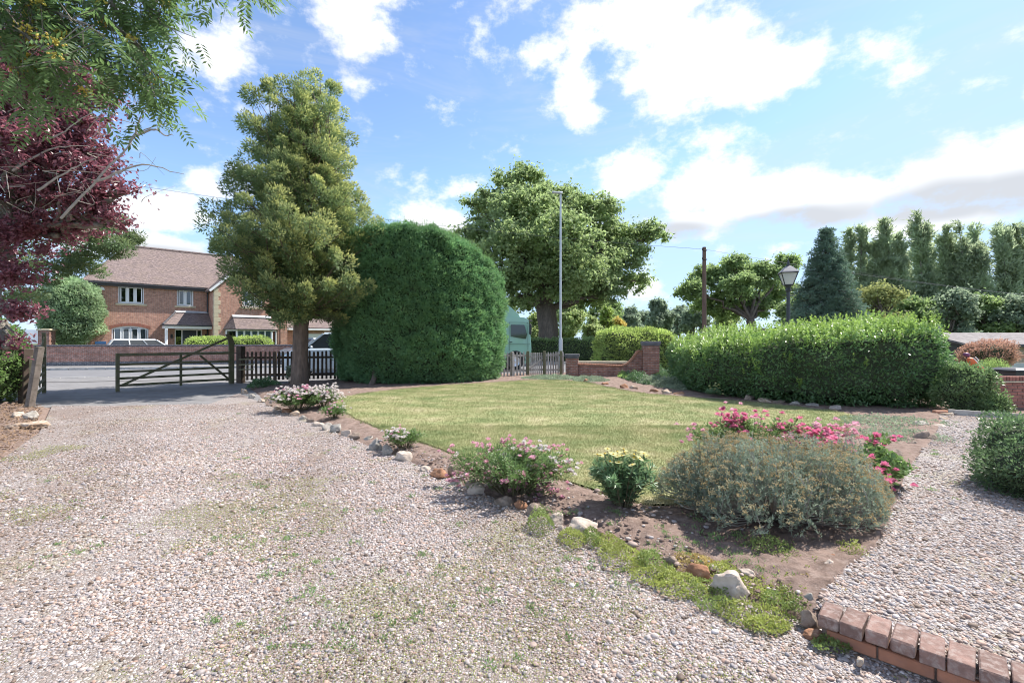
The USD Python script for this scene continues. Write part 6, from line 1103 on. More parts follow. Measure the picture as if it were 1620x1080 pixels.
for s_ in (-1, 1): part('wheel', MB().add(*tube([c + [s_ * 0.2 - 0.03, 0.25, 0.1], c + [s_ * 0.2 + 0.03, 0.25, 0.1]], 0.1, 16)), m_tyre, bn)
# bright ornament above the wall
o = at(1543, 578, 12.1); k = 12.1 / F; px = lambda u, v, d=0.0: o + [(u - 1543) * k, d, -(v - 578) * k]
t = thing('garden_ornament', 'small bright red and orange ornament at the hedge end above the right brick wall', 'ornament', px(1545, 596)); m_red = plain('scarlet_paint', (0.55, 0.03, 0.025), 0.5, 0.12, 9.0); m_or = plain('orange_paint', (0.65, 0.17, 0.06), 0.5, 0.15, 9.0)
def sph(c, r3, n=2, tilt=0.0): m = trimesh.creation.icosphere(n); v = np.array(m.vertices) * r3; v = np.column_stack([v[:, 0] * math.cos(tilt) - v[:, 2] * math.sin(tilt), v[:, 1], v[:, 0] * math.sin(tilt) + v[:, 2] * math.cos(tilt)]); return v + np.asarray(c, float), np.array(m.faces)
part('head', MB().mesh(sph(px(1529, 561), (0.075, 0.07, 0.055), 2, -0.3)), plain('plum_paint', (0.16, 0.05, 0.12), 0.5, 0.1, 9.0), t, smooth=True); part('body', MB().mesh(sph(px(1537, 572), (0.13, 0.09, 0.10), 2, -0.7)), m_or, t, smooth=True)
part('stripe', MB().add(*tube([px(1533, 566, -0.11), px(1538, 571, -0.12), px(1544, 578, -0.1)], 0.012, 6)).add(*tube([px(1537, 564, -0.10), px(1542, 570, -0.11)], 0.01, 6)), m_white, t); part('skirt', MB().mesh(sph(px(1548, 585), (0.13, 0.1, 0.12), 2, -0.8)).mesh(sph(px(1541, 583), (0.10, 0.08, 0.08), 2, 0.5)).mesh(sph(px(1553, 590), (0.07, 0.07, 0.09), 2, 0.3)), m_red, t, smooth=True)
part('collar', MB().mesh(sph(px(1538, 587, -0.08), (0.06, 0.03, 0.03), 2, 0.4)), plain('yellow_paint', (0.75, 0.5, 0.05), 0.5, 0.1, 9.0), t, smooth=True); part('stand', MB().add(*tube([px(1550, 594), px(1550, 660)], 0.02, 8)), m_iron, t)

# ---------------------------------------------------------------- stones, edging bricks, flowers, shrubs
m_st = [plain('border_stone_tan', (0.30, 0.22, 0.155), 0.9, 0.3, 8.0, 0.008, 40, second=(0.46, 0.42, 0.37), amount=0.42), plain('border_stone_grey', (0.30, 0.28, 0.25), 0.9, 0.25, 8.0, 0.008, 40, second=(0.22, 0.19, 0.155), amount=0.42), plain('border_stone_pale', (0.40, 0.335, 0.28), 0.9, 0.2, 8.0, 0.008, 40, second=(0.20, 0.14, 0.11), amount=0.34), plain('border_stone_rust', (0.25, 0.125, 0.07), 0.95, 0.35, 9.0, 0.01, 35, second=(0.40, 0.28, 0.2), amount=0.35), plain('border_stone_brown', (0.19, 0.145, 0.115), 0.9, 0.3, 8.0, 0.008, 40, second=(0.30, 0.24, 0.19), amount=0.4)]
def stone(u, v, wpx, hpx, kind, label, z=0.0, cat='stone', group=None, deep=0.8):
    """v is where the stone meets the ground."""
    r = np.random.default_rng(int(u * 7 + v * 13)); c = G(u, v, z); k = c[1] / F; w, h = wpx * k * (0.86 if group else 1.0), hpx * k * (0.82 if group else 0.95); m = trimesh.creation.icosphere(3); vv = np.array(m.vertices)
    P = rand_dirs(r, 17) * r.uniform(0.82, 1.12, 17)[:, None]; hull = trimesh.convex.convex_hull(P); loc, _, _ = hull.ray.intersects_location(np.zeros((1, 3)), [[0, 0, 1]]) if False else (None, None, None)
    n_, d_ = np.array(hull.face_normals), np.einsum('ij,ij->i', hull.face_normals, hull.triangles[:, 0]); q = vv @ n_.T; s = np.where(q > 1e-4, d_ / np.maximum(q, 1e-4), 9e9).min(1); vv = vv * s[:, None]
    vv = vv * (1 + 0.55 * (meshkit.fbm(vv * 2.2, 4, int(u)) - 0.5))[:, None]; vv /= np.ptp(vv, axis=0) / 2; vv = vv * [w / 2, w / 2 * deep, h * 0.75]; a = r.uniform(-0.5, 0.5); vv = vv @ rotz_m(a).T; ctr = c + [0, w / 2 * deep * 0.7, h * 0.2]
    return solo('border_stone' if cat == 'stone' else 'stone', (vv + ctr, np.array(m.faces)), m_st[kind], label, 'stone', group, smooth=28)
KN = ['tan', 'grey', 'pale', 'rusty', 'brown']
border = [(383, 622, 16, 9, 0), (398, 630, 16, 8, 1), (411, 636, 14, 7, 0), (424, 642, 14, 7, 4), (437, 648, 16, 8, 0), (450, 653, 20, 9, 3), (464, 658, 18, 9, 0), (478, 664, 14, 9, 1), (489, 668, 14, 8, 4), (502, 674, 22, 11, 2), (516, 680, 22, 15, 1), (530, 683, 22, 16, 1), (546, 689, 20, 12, 2), (560, 694, 22, 12, 4), (577, 697, 20, 9, 1), (592, 712, 30, 23, 1), (611, 720, 24, 20, 1), (636, 729, 34, 18, 2), (672, 745, 22, 9, 2), (694, 757, 44, 17, 3), (718, 752, 26, 20, 4), (722, 768, 26, 17, 1), (757, 783, 34, 24, 2), (745, 772, 26, 22, 4), (798, 800, 40, 20, 4), (823, 806, 26, 16, 3), (850, 816, 44, 22, 4), (882, 827, 30, 18, 2), (922, 846, 62, 26, 2), (888, 838, 12, 9, 2)]
words = ['first', 'second', 'third', 'fourth', 'fifth', 'sixth', 'seventh', 'eighth', 'ninth', 'tenth', 'eleventh', 'twelfth', 'thirteenth', 'fourteenth', 'fifteenth', 'sixteenth', 'seventeenth', 'eighteenth', 'nineteenth', 'twentieth', 'twenty first', 'twenty second', 'twenty third', 'twenty fourth', 'twenty fifth', 'twenty sixth', 'twenty seventh', 'twenty eighth', 'twenty ninth', 'thirtieth']
special = {15: 'large squarish grey stone with its flat top by the small pink white rose', 16: 'upright rounded grey stone leaning on the large squarish one', 17: 'pale humped stone in front of the small pink white rose', 19: 'rust brown crumbly stone left of the pink rose bush', 28: 'long whitish slab of stone in front of the yellow daisies', 29: 'small pale stone at the left end of the long whitish slab', 26: 'big brown mossy stone right below the pink rose bush', 24: 'long low brown stone below the pink rose bush, left of the mossy one', 22: 'pale stone under the left flowers of the pink rose bush'}
for i, (u, v, w, h, kd2) in enumerate(border): stone(u, v, w, h, kd2, special.get(i, f'{KN[kd2]} stone edging the drive, {words[i]} from the gate post'), group='stones edging the drive')
for u, v, w, h, kd2, lab in [(1163, 948, 60, 42, 2, 'big pale pitted boulder among the yellow sedum'), (1110, 917, 42, 22, 3, 'rust red stone left of the pale pitted boulder'), (1063, 895, 24, 14, 4, 'brown half buried stone left of the rust red one'), (1186, 916, 26, 16, 2, 'pinkish stone behind the pale boulder'), (1137, 881, 14, 8, 2, 'small whitish stone in soil before the silver shrub'), (1205, 899, 22, 9, 2, 'flat whitish stone behind the pale boulder at right'), (1316, 908, 28, 24, 2, 'white stone beside orange lichen at the corner of the path'), (1322, 890, 24, 15, 3, 'orange lichened stone behind the white one at the path corner'), (1283, 960, 26, 24, 1, 'grey stone against the end of the brick edging'), (1283, 994, 32, 30, 4, 'brown rounded stone below the grey one at the brick edging end'), (1293, 1012, 34, 14, 3, 'broken reddish brick piece at the foot of the edging'), (1366, 1053, 16, 12, 0, 'round brown pebble beside the brick edging'),
    (1422, 728, 32, 20, 4, 'dark brown flat topped boulder right of the pink rose'), (1430, 742, 22, 11, 4, 'low brown stone in front of the dark flat topped boulder'), (1469, 700, 30, 18, 4, 'rounded dark stone standing beside the gravel path'), (1480, 701, 20, 14, 4, 'smaller brown stone leaning right of the rounded dark one'), (1441, 701, 14, 9, 4, 'small dark stone left of the rounded dark one'), (1452, 707, 22, 9, 4, 'low brown stone below the rounded dark one'), (1492, 679, 26, 9, 2, 'flat pinkish stone at the far corner of the gravel path'), (1462, 676, 28, 9, 1, 'flat grey stone in the ground cover'), (1497, 667, 16, 8, 0, 'small tan stone near the loose brick'), (1506, 661, 20, 10, 0, 'tan stone under the loose brick end'),
    (1188, 634, 18, 11, 4, 'brown stone at the foot of the laurel hedge, left end'), (1214, 637, 26, 9, 0, 'tan stone at the hedge foot, second from left'), (1237, 639, 20, 7, 4, 'low brown stone at the hedge foot beside the tan one'), (1262, 641, 22, 7, 1, 'grey stone at the middle of the hedge foot'), (1290, 644, 22, 7, 1, 'another grey stone right of the middle of the hedge foot'), (1326, 648, 22, 8, 2, 'pale stone at the hedge foot near the lawn corner'), (927, 605, 9, 7, 3, 'small rusty stone at the far left end of the back border'), (957, 609, 14, 5, 3, 'low rusty stone of the back border, second from left'), (988, 615, 15, 9, 3, 'round rusty stone of the back border left of the pale yellow flowers'), (1003, 616, 14, 7, 0, 'tan stone right of the round rusty one'), (1035, 621, 16, 6, 3, 'flat rust stone right of the pale yellow flowers'), (1057, 624, 17, 10, 0, 'humped tan stone of the back border'), (1076, 625, 18, 6, 3, 'mossy rust stone right of the humped one'),
    (22, 662, 22, 12, 2, 'white stone in woodchips beside the leaning post'), (43, 664, 20, 15, 1, 'rounded grey stone right of the white one by the leaning post'), (35, 677, 44, 9, 0, 'flat tan slab at the edge of the left bed'), (12, 680, 20, 9, 4, 'dark brown lump left of the flat slab'), (58, 670, 12, 6, 2, 'small pale stone at the drive edge by the left bed')]: stone(u, v, w, h, kd2, lab, z=0.03 if v < 700 or u > 1300 else 0.01)

# brick edging: headers on a course of stretchers
bt = 0.155; e0, e1 = G(1291, 970, bt)[:2], G(1547, 1056, bt)[:2]; ed = unit(e1 - e0); en = np.array([-ed[1], ed[0]]); eyaw = math.atan2(ed[1], ed[0]); re_ = np.random.default_rng(9)
t = thing('brick_edging', 'low edging of weathered brown bricks on an orange course at lower right', 'edging', (*e0, 0), 0); m_hb = plain('weathered_edging_brick', (0.185, 0.115, 0.095), 0.9, 0.3, 16.0, 0.005, 70, second=(0.29, 0.235, 0.21), amount=0.40, isl=0.2); m_sb = plain('orange_brick', (0.34, 0.15, 0.09), 0.85, 0.2, 10.0, 0.003, 70, second=(0.24, 0.12, 0.085), amount=0.4, isl=0.15)
pitch = np.linalg.norm(e1 - e0) / 6
for i in range(11):
    c = e0 + ed * pitch * (i + 0.5) + en * (0.1 + re_.normal(0, 0.004)); part('brick', box((*c, bt - 0.035 + re_.normal(0, 0.0025)), (pitch - 0.008 - re_.uniform(0, 0.006), 0.205 - re_.uniform(0, 0.012), 0.068), eyaw + re_.normal(0, 0.022), re_.uniform(0.003, 0.009)), m_hb, t)
for i in range(5): c = e0 + ed * (0.04 + 0.225 * (i + 0.5)) + en * 0.085; part('brick', box((*c, bt - 0.075 - 0.036), (0.216, 0.12, 0.066), eyaw, 0.005), m_sb, t, label='orange stretcher brick of the lower course')
part('bed', box((*(e0 + ed * 0.62 + en * 0.11), 0.0), (1.2, 0.14, 0.14), eyaw), m_soil, t)

# ---- growing helpers
def stems_of(r, base, n, R0, spread, h, rad=0.004, curve=0.25, ry=None):
    ry = R0 if ry is None else ry; out = []
    for i in range(n):
        a = r.uniform(0, 2 * math.pi); q = math.sqrt(r.uniform()); p0 = base + [0.25 * R0 * q * math.cos(a), 0.25 * ry * q * math.sin(a), 0]; e = base + [R0 * q * math.cos(a) * spread, ry * q * math.sin(a) * spread, h * r.uniform(0.7, 1.0) * (1 - 0.35 * q * q)]; m = (p0 + e) / 2 + [0, 0, curve * h * 0.4]; out.append(smooth_line([p0, m, e], 6))
    return out
def leaves_on(r, S, per, leaf, w, lo=0.3, up=0.3, out=0.05):
    S = np.array(S); i = np.repeat(np.arange(len(S)), per); q = r.uniform(lo, 1, len(i)) * (S.shape[1] - 1.001); j = q.astype(int); fr_ = (q - j)[:, None]; P = S[i, j] * (1 - fr_) + S[i, j + 1] * fr_; T_ = unit(S[i, j + 1] - S[i, j]); d = rand_dirs(r, len(i)); d = unit(d - T_ * (d * T_).sum(1, keepdims=True)); P = P + d * (out * r.uniform(0, 1, len(i)))[:, None]; D = unit(d + T_ * 0.5 + [0, 0, up]); N = unit(T_ * 0.6 + np.array([0, 0, 0.6]) + 0.4 * r.normal(size=(len(i), 3))); return blades(P, D, N, leaf * r.uniform(0.6, 1.3, len(i)), w)
def bloom(r, c, n, rad, petal=14):
    """Double rose blooms as cupped rosettes of petals, n of them about c."""
    out = []
    for i in range(n):
        mb = MB(); out.append(mb); p = c + r.normal(0, 1, 3) * [0.9, 0.8, 0.55] * rad * (1.2 + 0.16 * n); k = petal; a = np.arange(k) * 2.4 + r.uniform(0, 6); q = np.sqrt((np.arange(k) + 1) / k); D = np.column_stack([np.cos(a) * q, np.sin(a) * q, 1.05 - q]); D = unit(D + r.normal(0, 0.12, (k, 3)) + r.normal(0, 0.25, (1, 3))); N = unit(np.column_stack([-np.cos(a) * 0.7, -np.sin(a) * 0.7, np.ones(k)])); s = rad * r.uniform(0.75, 1.2); mb.add(*blades(np.repeat(p[None], k, 0) + D * s * 0.15, D, N, s * r.uniform(0.8, 1.1, k), s * 0.95, 0.12, mid=0.6))
    return out
def petalmat(name, a, b): return leafmat(name, [(0, tuple(x / LEAF_GAIN for x in a)), (1, tuple(x / LEAF_GAIN for x in b))], 0.35, 0.5, 0.25, nscale=9, namt=0.12, tboost=1.15)
m_pink = petalmat('pale_pink_petals', (0.62, 0.32, 0.40), (0.78, 0.54, 0.58)); m_hot = petalmat('deep_pink_petals', (0.70, 0.15, 0.28), (0.78, 0.34, 0.45)); m_wht = petalmat('blush_white_petals', (0.70, 0.57, 0.55), (0.80, 0.72, 0.70)); m_ros = leafmat('rose_leaves', [(0, (0.050, 0.085, 0.022)), (0.6, (0.085, 0.13, 0.032)), (1, (0.15, 0.19, 0.055))], 0.3, 0.4, 0.35, nscale=4); m_stem = plain('green_brown_stems', (0.10, 0.085, 0.045), 0.8, 0.2, 10.0)
def rose(label, base, rx, ry, h, nst, per, clusters, pmats, seed, leaf=0.032, brad=0.024, lowclusters=0.35, cn=(3, 7), at_=None, cat='rose bush', group=None):
    r = np.random.default_rng(seed); base = np.asarray(base, float); t = thing('rose_bush', label, cat, base, 0, group); S = stems_of(r, base, nst, rx, 1.0, h, ry=ry); S += [smooth_line([base + 0.12 * (np.asarray(c) - base) * [1, 1, 0], base + (np.asarray(c) - base) * [0.55, 0.55, 0.75] + [0, 0, 0.06], np.asarray(c, float)], 6) for c in (at_ or [])]; mb = MB(); [mb.add(*tube(s, np.linspace(0.005, 0.002, 6), 4, False)) for s in S]; part('stems', mb, m_stem, t); part('foliage', leaves_on(r, S, per, leaf, leaf * 0.62, 0.25), m_ros, t)
    for i in range(clusters):
        if at_ is not None and i < len(at_): c = np.asarray(at_[i], float)
        else: s = S[r.integers(len(S))]; c = s[-1] + [0, 0, 0.02] if r.uniform() > lowclusters else s[3] + np.array([s[3][0] - base[0], s[3][1] - base[1], 0.0]) * 0.55
        pmi = pmats[int(r.integers(len(pmats)))]; [part('bloom', bl, pmi, t) for bl in bloom(r, c, int(r.integers(*cn)), brad)]
    return t
rose('big white rose bush in bloom at the foot of the golden conifer', G(472, 648, .05), 0.72, 0.6, 0.50, 90, 60, 52, [m_wht, m_wht, m_wht, m_pink], 201, 0.045, 0.042, 0.1, (4, 7))
rose('white rose at the right of the big white rose bush, taller and airy', G(512, 645, .05), 0.45, 0.4, 0.54, 44, 50, 30, [m_wht], 202, 0.045, 0.042, 0.1, (4, 8))
rose('small pink white rose in front of the big white rose bush', G(528, 661, .05), 0.30, 0.3, 0.32, 26, 50, 9, [m_wht, m_pink], 203, 0.04, 0.03)
rose('low blush white rose beside the grey border stones', G(640, 708, .05), 0.34, 0.3, 0.30, 34, 46, 14, [m_wht, m_pink], 204, 0.036, 0.03, 0.15)
pb = G(812, 778, .05)
rose('spreading pale pink rose bush in front of the lawn', pb, 0.72, 0.50, 0.52, 130, 75, 54, [m_pink, m_pink, m_pink, m_wht], 205, 0.028, 0.030, 0.5, (5, 9), [at(u, v, 4.95 if v > 738 else 5.45) for u, v in [(712, 716), (724, 726), (716, 758), (724, 768), (738, 745), (772, 764), (779, 744), (792, 732), (768, 722), (822, 772), (829, 764), (852, 786), (862, 772), (873, 790), (882, 760), (889, 745), (893, 722), (872, 706), (802, 700), (762, 706), (842, 742), (858, 756), (880, 778), (818, 712)]])
hp = [at(u, v - 4, Y) for u, v, Y in [(1158, 663, 5.9), (1166, 668, 5.8), (1150, 672, 5.8), (1222, 678, 5.9), (1240, 682, 5.9), (1255, 680, 5.8), (1245, 690, 5.7), (1262, 695, 5.6), (1254, 704, 5.5), (1275, 690, 5.7), (1290, 692, 5.8), (1300, 686, 5.8), (1312, 690, 5.7), (1322, 688, 5.7), (1332, 692, 5.7), (1340, 686, 5.8), (1318, 700, 5.5), (1310, 708, 5.4), (1380, 702, 5.4), (1402, 698, 5.4), (1360, 733, 4.9), (1392, 752, 4.8), (1384, 757, 4.8), (1402, 760, 4.8), (1405, 768, 4.7), (1208, 766, 4.3), (1270, 700, 5.6), (1284, 698, 5.6)]]
ha = [p for p in hp if p[0] < 4.1 and p[1] > 5]; hr = [p for p in hp if p[0] >= 3.55 and p[1] < 5.45]
rose('deep pink rose bush flowering behind the silver shrub', (3.0, 5.85, 0.05), 0.9, 0.45, 0.72, 130, 60, len(ha) + 6, [m_hot, m_hot, m_hot, m_pink], 206, 0.036, 0.040, 0.1, (8, 13), ha)
rose('small lime leaved rose with a few deep pink blooms right of the silver shrub', (3.95, 5.15, 0.05), 0.34, 0.36, 0.48, 60, 60, len(hr), [m_hot], 207, 0.05, 0.038, 0.1, (6, 10), hr)

# yellow daisies
m_daisy = leafmat('daisy_leaves', [(0, (0.062, 0.105, 0.046)), (0.6, (0.095, 0.15, 0.065)), (1, (0.15, 0.195, 0.095))], 0.25, 0.35, 0.4, nscale=4); m_dp = petalmat('cream_yellow_petals', (0.72, 0.60, 0.28), (0.80, 0.72, 0.45)); m_dc = plain('daisy_disc', (0.55, 0.36, 0.04), 0.8, 0.15, 40.0)
r = np.random.default_rng(211); db = G(985, 800, .05); t = thing('daisy_plant', 'upright clump of pale yellow daisies between pink rose and silver shrub', 'flower', db); S = stems_of(r, db, 84, 0.33, 1.0, 0.54, curve=0.35, ry=0.28); mb = MB(); [mb.add(*tube(s, np.linspace(0.005, 0.003, 6), 4, False)) for s in S]; part('stems', mb, m_stem, t); part('foliage', leaves_on(r, S, 46, 0.075, 0.017, 0.08, 0.15, 0.01), m_daisy, t)
for s in sorted(S, key=lambda s: -s[-1][2])[:26]:
    c = s[-1] + [0, 0, 0.055]; part('stalk', MB().add(*tube([s[-1], c], 0.0025, 4, False)), m_stem, t); k = 22; a = np.arange(k) * 2 * np.pi / k; tl = r.normal(0, 0.22, 2); D = unit(np.column_stack([np.cos(a), np.sin(a), tl[0] * np.cos(a) + tl[1] * np.sin(a) + 0.1])); R_ = r.uniform(0.03, 0.042); h_ = part('flower_head', blades(np.repeat(c[None], k, 0) + D * 0.006, D, np.tile([tl[0] * -0.5, tl[1] * -0.5, 1.0], (k, 1)), R_, 0.013, 0.05, mid=0.65), m_dp, t); part('disc', MB().mesh(sph(c + [0, 0, 0.004], (0.010, 0.010, 0.007), 1)), m_dc, h_)

# silver everlasting shrub with tan flower heads and an open woody middle
m_sil = leafmat('silver_leaves', [(0, (0.095, 0.118, 0.084)), (0.5, (0.142, 0.163, 0.124)), (1, (0.225, 0.235, 0.19))], 0.15, 0.7, 0.2, nscale=3.0, namt=0.2); m_tan = plain('dried_flower_heads', (0.40, 0.29, 0.13), 0.9, 0.3, 5.0, second=(0.50, 0.42, 0.25), amount=0.45, isl=0.3); m_twig = plain('grey_twigs', (0.26, 0.23, 0.20), 0.9, 0.2, 10.0)
r = np.random.default_rng(221); sb_ = np.array([2.42, 4.40, 0.03]); t = thing('silver_shrub', 'large silver green everlasting shrub with tan flower heads and bare woody middle', 'shrub', sb_); S, heads = [], []
def hs_(a): return 1 + 0.12 * math.sin(3 * a + 1) + 0.08 * math.sin(5 * a)
for i in range(3000):
    a = r.uniform(0, 2 * math.pi); q = r.uniform(0.03, 1) ** 0.5; R_ = q * hs_(a); x, y = 1.03 * R_ * math.cos(a), 0.76 * R_ * math.sin(a); z = (0.73 - 0.09 * math.sin(a) * q) * math.sqrt(max(0.03, 1 - min(1, q * 0.98) ** 2.4)) * r.uniform(0.74, 1.1) * (0.78 + 0.44 * float(meshkit.noise(np.array([[x * 4.0, y * 4.0, 0.3]]), 7)[0]))
    if math.hypot((x + 0.02) / 0.25, (y + 0.05) / 0.2) < 1: z *= 0.45
    e = sb_ + [x, y, max(0.05, z)]; p0 = sb_ + [x * 0.22, y * 0.22, 0.02]; jx = r.normal(0, 0.05, 2); m = sb_ + [x * 0.86 + jx[0], y * 0.86 + jx[1], max(0.05, z) * r.uniform(0.45, 0.7)]; S.append(smooth_line([p0, m, e], 6)); 
    if r.uniform() < 0.42 and z > 0.12: heads.append(e)
mb = MB(); [mb.add(*tube(s, np.linspace(0.006, 0.0025, 6), 3, False)) for s in S[::4]]
for i in range(40): a = r.uniform(0, 6.3); mb.add(*tube(smooth_line([sb_ + [0.1 * math.cos(a), 0.08 * math.sin(a), 0.02], sb_ + [0.28 * math.cos(a), 0.22 * math.sin(a), 0.22], sb_ + [0.5 * math.cos(a), 0.4 * math.sin(a), 0.5]], 7), 0.009, 5, False))
part('stems', mb, m_twig, t)
Sa = np.array(S); per = 26; i = np.repeat(np.arange(len(Sa)), per); q = (0.5 + 0.5 * r.uniform(0, 1, len(i)) ** 0.7) * 4.999; j = q.astype(int); fr_ = (q - j)[:, None]; P = Sa[i, j] * (1 - fr_) + Sa[i, j + 1] * fr_; Td = unit(Sa[i, j + 1] - Sa[i, j]); d = rand_dirs(r, len(i)); d = unit(d - Td * (d * Td).sum(1, keepdims=True)); D = unit(d * 0.85 + Td * 0.8); part('foliage', blades(P, D, unit(Td + 0.5 * r.normal(size=D.shape)), 0.027 * r.uniform(0.7, 1.3, len(i)), 0.0075, 0.05), m_sil, t)
oc = trimesh.creation.icosphere(0, 1.0); ov_, of_ = np.array(oc.vertices), np.array(oc.faces); mb = MB(); H_ = np.array(heads); k = 13; C_ = np.repeat(H_, k, 0) + r.normal(0, 1, (len(H_) * k, 3)) * [0.015, 0.015, 0.007] + [0, 0, 0.012]; s_ = r.uniform(0.0035, 0.0065, len(C_)); vv = (C_[:, None] + ov_[None] * s_[:, None, None]).reshape(-1, 3); ff = (np.arange(len(C_))[:, None, None] * len(ov_) + of_[None]).reshape(-1, 3); part('flower_heads', (vv, ff), m_tan, t)

# sedum mats and small ground plants
m_sed = leafmat('sedum_leaves', [(0, (0.11, 0.125, 0.025)), (0.5, (0.19, 0.18, 0.035)), (0.8, (0.24, 0.18, 0.045)), (1, (0.25, 0.10, 0.05))], 0.25, 0.5, 0.3, nscale=5.0, namt=0.3); m_sedg = leafmat('sedum_leaves_green', [(0, (0.075, 0.10, 0.022)), (0.6, (0.135, 0.155, 0.032)), (1, (0.20, 0.18, 0.045))], 0.25, 0.5, 0.3, nscale=5.0, namt=0.3); m_sedo = leafmat('sedum_leaves_orange', [(0, (0.17, 0.13, 0.04)), (0.6, (0.25, 0.15, 0.06)), (1, (0.28, 0.11, 0.06))], 0.2, 0.5, 0.3, nscale=5.0, namt=0.3)
def matplant(name, label, u, v, wpx, dpx, h, m, seed, leaf=0.014, dens=1.0, cat='ground plant', z=0.02, group=None, width=0.55):
    r = np.random.default_rng(seed); c = G(u, v, z); k = c[1] / F; rx = wpx * k / 2; ry = max(0.05, abs(G(u, v - dpx / 2, z)[1] - G(u, v + dpx / 2, z)[1]) / 2); n = int(min(14000, 16000 * rx * ry * 3.14 * dens * (0.014 / leaf) ** 2) + 250); a = r.uniform(0, 2 * np.pi, n); q = np.sqrt(r.uniform(0, 1, n)); lob = 0.72 + 0.5 * meshkit.noise(np.column_stack([np.cos(a) * 1.6, np.sin(a) * 1.6, 0 * a + seed]), seed); x, y = rx * q * lob * np.cos(a), ry * q * lob * np.sin(a); hum = meshkit.fbm(np.column_stack([x, y, 0 * x]) / (h * 1.1 + 0.02), 2, seed); zz = h * (1 - q ** 3) * np.clip(1.9 * hum - 0.25, 0.1, 1.5) * r.uniform(0.35, 1, n); P = np.column_stack([x, y, zz]) + c; D = unit(r.normal(size=(n, 3)) * [0.8, 0.8, 0.5] + [0, 0, 0.55]); v_, f_ = blades(P, D, rand_dirs(r, n), leaf * r.uniform(0.6, 1.3, n), leaf * width); 
    return solo(name, (v_, f_), m, label, cat, group)
for i, (u, v, w, d, h, m, lab) in enumerate([(856, 830, 34, 26, 0.10, m_sedg, 'round lime sedum clump in gravel before the mossy border stone'), (905, 852, 40, 24, 0.06, m_sed, 'yellow sedum clump below the whitish stone slab'), (938, 852, 26, 26, 0.07, m_sedg, 'green sedum at the right end of the whitish slab'), (985, 882, 66, 34, 0.06, m_sed, 'long mat of yellow green sedum left of the boulders'), (1030, 890, 50, 36, 0.06, m_sedg, 'green sedum mat left of the half buried stone'), (1075, 925, 70, 40, 0.06, m_sed, 'spreading sedum mat below the rust red stone'), (1125, 945, 60, 46, 0.06, m_sedg, 'green sedum left below the pale boulder'), (1190, 975, 90, 40, 0.05, m_sed, 'wide sedum mat below the pale boulder'), (1225, 925, 90, 60, 0.05, m_sed, 'yellow sedum mat right of the pale boulder'), (1245, 960, 60, 44, 0.06, m_sedg, 'green sedum mat left of the brick edging'), (1265, 900, 80, 36, 0.06, m_sed, 'yellow sedum under the front of the silver shrub'), (1352, 888, 44, 34, 0.09, m_sed, 'rounded golden sedum clump at the path corner right of the silver shrub'), (1330, 945, 40, 26, 0.04, m_sedo, 'orange tinted sedum behind the brick edging end'), (1230, 880, 120, 30, 0.09, m_sedg, 'dark green low plants at the foot of the silver shrub'), (1517, 968, 72, 26, 0.03, m_sedg, 'flat moss patch in the gravel path at right'), (1475, 915, 30, 14, 0.02, m_sedo, 'red tinted moss patch in the gravel path'), (1316, 1018, 50, 26, 0.05, m_sedg, 'small green weed at the foot of the brick edging'), (1418, 757, 34, 14, 0.04, m_sedg, 'lime green sedum tuft beside the gravel path below the dark boulder'), (1150, 905, 70, 30, 0.05, m_sed, 'yellow sedum behind the rust red stone'), (1100, 890, 60, 26, 0.05, m_sedo, 'orange tinged sedum behind the half buried stone'), (1040, 912, 70, 26, 0.05, m_sed, 'yellow sedum band along the gravel below the half buried stone'), (1285, 925, 60, 30, 0.05, m_sedo, 'orange sedum left of the white corner stone'), (1215, 990, 60, 24, 0.05, m_sed, 'sedum spilling onto the gravel before the brick edging'), (965, 860, 40, 22, 0.05, m_sed, 'sedum patch right of the whitish slab end')]): matplant('sedum_mat', lab, u, v, w * 1.22, d * 1.2, h * 1.35, m, 230 + i, leaf=0.019, dens=0.95)
m_gc = leafmat('grey_ground_cover', [(0, (0.10, 0.125, 0.08)), (0.6, (0.145, 0.165, 0.115)), (1, (0.21, 0.225, 0.17))], 0.2, 0.6, 0.2, nscale=3); m_bri = leafmat('bright_grass_clump', [(0, (0.13, 0.19, 0.05)), (1, (0.24, 0.30, 0.10))], 0.3, 0.5, 0.2); m_ivy = leafmat('dark_glossy_leaves', [(0, (0.035, 0.07, 0.025)), (0.6, (0.06, 0.105, 0.035)), (1, (0.12, 0.16, 0.07))], 0.25, 0.35, 0.45)
for i, (u, v, w, d, h, m, lf, lab) in enumerate([(1405, 668, 170, 20, 0.11, m_gc, 0.05, 'grey green ground cover between lawn corner and stones'), (1445, 690, 90, 26, 0.09, m_gc, 0.045, 'pale ground cover left of the rounded dark stones'), (1392, 692, 100, 22, 0.08, m_gc, 0.045, 'sparse ground cover behind the deep pink rose'), (870, 598, 100, 6, 0.12, m_gc, 0.06, 'pale low plants along the garden gate'), (930, 601, 60, 7, 0.16, m_gc, 0.06, 'pale low plants along the swept wall'), (968, 590, 22, 10, 0.45, m_ivy, 0.07, 'dark leafy plant against the swept wall'), (985, 596, 18, 8, 0.30, m_bri, 0.10, 'bright green grassy clump in front of the swept wall'), (1008, 602, 34, 12, 0.36, m_ivy, 0.07, 'dark evergreen mound left of the tall pier'), (1035, 606, 50, 12, 0.30, m_gc, 0.07, 'grey leaved plant in front of the tall pier'), (1043, 596, 40, 10, 0.55, m_ivy, 0.07, 'dark evergreen mound by the tall pier'), (1062, 612, 46, 10, 0.3, m_gc, 0.07, 'silvery sprawling plant at the left foot of the laurel'), (415, 611, 30, 8, 0.28, m_ivy, 0.08, 'ivy clump at the foot of the hurdle')]): matplant('border_plant', lab, u, v, w, d, h, m, 260 + i, leaf=lf, dens=0.42 if h < 0.12 else 1.6, z=0.05)
